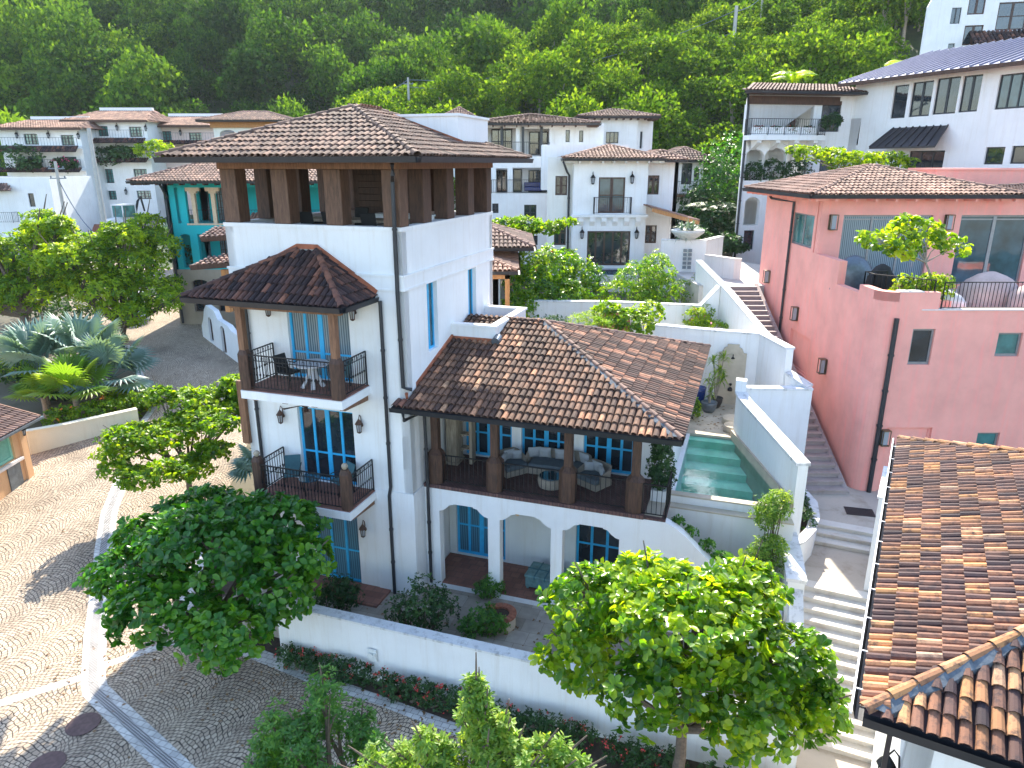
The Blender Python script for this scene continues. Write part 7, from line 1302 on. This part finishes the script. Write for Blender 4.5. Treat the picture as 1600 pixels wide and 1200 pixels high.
# -- right side dark greenery by the hillside house
for i, (x, y, Y, r, rz, m_, lb) in enumerate(((1125, 300, 56, 2.4, 3.2, 'leaf_shade', 'dark tree immediately left of the hillside house arches'), (1110, 350, 52, 1.6, 1.6, 'leaf_shade', 'dark shrub left of the hillside house base'), (1140, 260, 60, 2.4, 2.6, 'leaf_almond', 'green tree crown behind the hillside house corner'), (1090, 375, 49, 1.2, .7, 'leaf_shade', 'low dark planting behind the agave bowl'), (1137, 380, 47.5, 1.0, .6, 'leaf_dark', 'low shrub at the top of the stairs'), (1085, 330, 58, 1.6, 2.0, 'leaf_shade', 'dark tree behind the villa porch'))):
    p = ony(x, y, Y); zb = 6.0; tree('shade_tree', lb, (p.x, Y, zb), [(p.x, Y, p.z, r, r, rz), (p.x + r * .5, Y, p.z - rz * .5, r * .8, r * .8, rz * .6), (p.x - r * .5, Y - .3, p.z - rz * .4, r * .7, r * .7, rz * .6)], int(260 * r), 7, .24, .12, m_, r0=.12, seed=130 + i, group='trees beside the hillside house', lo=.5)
p = ony(1115, 300, 53); feather_palm('dark feather palm left of the hillside house', (p.x, 53, 6), 3.2, 2.4, 16, 'leaf_shade', 141); p = ony(1420, 95, 66); feather_palm('yellow palm in front of the white block on the hill', (p.x, 66, p.z - 1.5), .8, 2.2, 16, 'leaf_lime', 142); p = ony(1240, 118, 62); feather_palm('yellow green palm behind the hillside house roof', (p.x, 62, p.z - 1.2), .6, 2.2, 16, 'leaf_lime', 143)

# ---------------------------------------------------------------- the forest
def clump_mesh(rg, h, r, n_, L):
    lobes = [(rg.uniform(-.5, .5) * r, rg.uniform(-.5, .5) * r, h * rg.uniform(.45, .85), r * rg.uniform(.45, .7), r * rg.uniform(.45, .7), h * rg.uniform(.15, .26)) for _ in range(6)] + [(0, 0, h * .6, r * .7, r * .7, h * .35)]
    p, nn, idx = lobes_points(rg, lobes, n_, .75, .45); D = nrm(rg.normal(size=(n_, 3)) + nn * .7); N_ = nrm(nn + rg.normal(size=(n_, 3)) * .55); ll = rg.uniform(.6, 1.3, n_) * L; lt = rg.uniform(-.2, .2, len(lobes))[idx]
    return p, D, N_, ll, np.clip(rg.uniform(0, .75, n_) + lt, 0, 1)
rgF = np.random.default_rng(5)
protos = []
for i in range(7):
    rg = np.random.default_rng(200 + i); P, D, N_, ll, tt = clump_mesh(rg, 7.0, 3.2, 1500, .42); v, f, t = leaves(P, D, N_, ll, ll * .62, tt, 'small'); protos.append((v, f, t))
def in_view(x, y, z, m=60):
    d = y * CT - (z - CZ) * ST
    if d < 5: return None
    px = 800 + F_PX * x / d; py = 600 - F_PX * ((z - CZ) * CT + y * ST) / d
    return (px, py) if -m < px < 1600 + m and -m < py < 1200 else None
builtin = [(17 - 60, 350, 78, 108)]
def blocked(x, y, z):
    if y < 64: return True
    q = in_view(x, y, z + 2)
    if q is None: return True
    if y < 110 and q[0] < 560 and q[1] > 160: return True
    if y < 74 and q[0] < 1130: return True
    if q[0] > 1380 and y < 92 and y > 60: return True
    if y < 70 and q[0] > 1140: return True
    return False
spots = []
yy = 64.0
while yy < 300:
    st_ = 3.0 + yy * .012; xx = -yy * .95
    while xx < yy * .95:
        x = xx + rgF.uniform(-1.4, 1.4); y = yy + rgF.uniform(-1.4, 1.4); z = hill(x, y)
        if not blocked(x, y, z): spots.append((x, y, z, in_view(x, y, z + 4, 80)))
        xx += st_
    yy += st_ * .92
spots = [s for s in spots if s[3] is not None]
# visibility cull: drop trees hidden deep behind nearer crest (never seen)
near = sorted(spots, key=lambda s: s[1]); front = near[:230]; rest = near[230:]
tmesh = []
for i, (v, f, t) in enumerate(protos):
    o1 = np_mesh('crown', v, f, t, 'leaf_spur'); tmesh.append(o1.data); bpy.data.objects.remove(o1)
mb = MB(); mb.tube([(0, 0, -1), (.1, 0, 2), (-.1, .1, 4.5)], [.22, .17, .1], 6); mb.tube([(.1, 0, 2), (1.2, .5, 4.6)], [.1, .05], 5); mb.tube([(.05, 0, 2.4), (-1.2, -.4, 4.8)], [.1, .05], 5); tk = mb.build('trunk', 'palebark'); tkm = tk.data; bpy.data.objects.remove(tk)
for i, (x, y, z, q) in enumerate(front):
    s = rgF.uniform(.75, 1.25) * (.9 if y < 80 else 1); o = thing('forest_tree', 'leafy green tree among many alike on the sunlit lower forest slope', 'tree', (x, y, z - .2), rgF.uniform(0, 6.28), 'trees on the lower forest slope'); o.scale = (s * rgF.uniform(.85, 1.2), s, s * rgF.uniform(.75, 1.15))
    c = bpy.data.objects.new('crown', tmesh[i % 7]); COL.objects.link(c); c.parent = o; k = bpy.data.objects.new('trunk', tkm); COL.objects.link(k); k.parent = o
V_, F_, T_ = [], [], []; off = 0
for i, (x, y, z, q) in enumerate(rest):
    v, f, t = protos[int(rgF.integers(7))]
    if y > 170:
        m_ = int(len(t) * .75); f = f[:m_]; t = t[:m_]; v = v[:m_ * 4]
    a = rgF.uniform(0, 6.28); s = float(np.clip(rgF.lognormal(.12, .32), .65, 2.1)) * (1 + max(0, y - 120) * .0015); sz = s * rgF.uniform(.85, 1.45); c_, s_ = math.cos(a), math.sin(a)
    w_ = np.stack([(v[:, 0] * c_ - v[:, 1] * s_) * s + x, (v[:, 0] * s_ + v[:, 1] * c_) * s + y, v[:, 2] * sz + z - .3], 1); V_.append(w_); F_.append(f + off); T_.append(np.clip(t * .8 + rgF.uniform(-.28, .3) + .28 * math.sin(x * .045 + 1.3) * math.sin(y * .06 + x * .02) + (.35 if x < -.42 * y and y < 175 else 0), 0, 1)); off += len(v)  # tint also paints light and dark zones and a sunlit patch far left
fo = np_mesh('forest', np.concatenate(V_), np.concatenate(F_), np.concatenate(T_), 'leaf_forest'); tag(fo, kind='stuff')
print('forest', len(front), len(rest), off // 4)
# ---------------------------------------------------------------- the air
m, n, b = _mat('haze'); n.nodes.remove(b); pv = n.nodes.new('ShaderNodeVolumePrincipled'); pv.inputs['Color'].default_value = (.80, .90, 1.0, 1); pv.inputs['Density'].default_value = .00011; pv.inputs['Anisotropy'].default_value = .3
n.links.new(pv.outputs[0], n.nodes['Material Output'].inputs['Volume'])
mb = MB(); mb.box(-345, 345, -61, 461, -4, 215); tag(mb.build('haze', 'haze'), kind='stuff')

# ---------------------------------------------------------------- fallen leaves on the cobbles, patio and steps
rl = np.random.default_rng(77); P = []
for _ in range(900):
    k = rl.random()
    if k < .45: s, t = rl.uniform(-9, 6), -3.5 - abs(rl.normal()) * 1.3; p = H.W(s, t, 0); z = gl_(p.x, p.y) + .012
    elif k < .7: s, t = rl.uniform(-2.8, 11), rl.uniform(-2.7, .6); p = H.W(s, t, 0); z = -.612
    elif k < .8: s, t = rl.uniform(7.6, 9.2), rl.uniform(8.4, 12); p = H.W(s, t, 0); z = 3.078
    else: p = Vector((rl.uniform(-20, -10), rl.uniform(16, 32), 0)); z = gl_(p.x, p.y) + .012
    P.append((p.x, p.y, z))
P = np.array(P); n_ = len(P); D = rl.normal(size=(n_, 3)); D[:, 2] = 0; N_ = nrm(np.array([0, 0, 1.0]) + rl.normal(size=(n_, 3)) * .2); L_ = rl.uniform(.05, .13, n_)
plain('deadleaf', (.20, .11, .045), .8, 0, .5, 3)
v, f, t = leaves(P, D, N_, L_, L_ * .55, rl.random(n_), 'oval', 0.0); v[:, 2] += .004; fl = np_mesh('fallen_leaves', v, f, t, 'deadleaf'); tag(fl, kind='stuff')
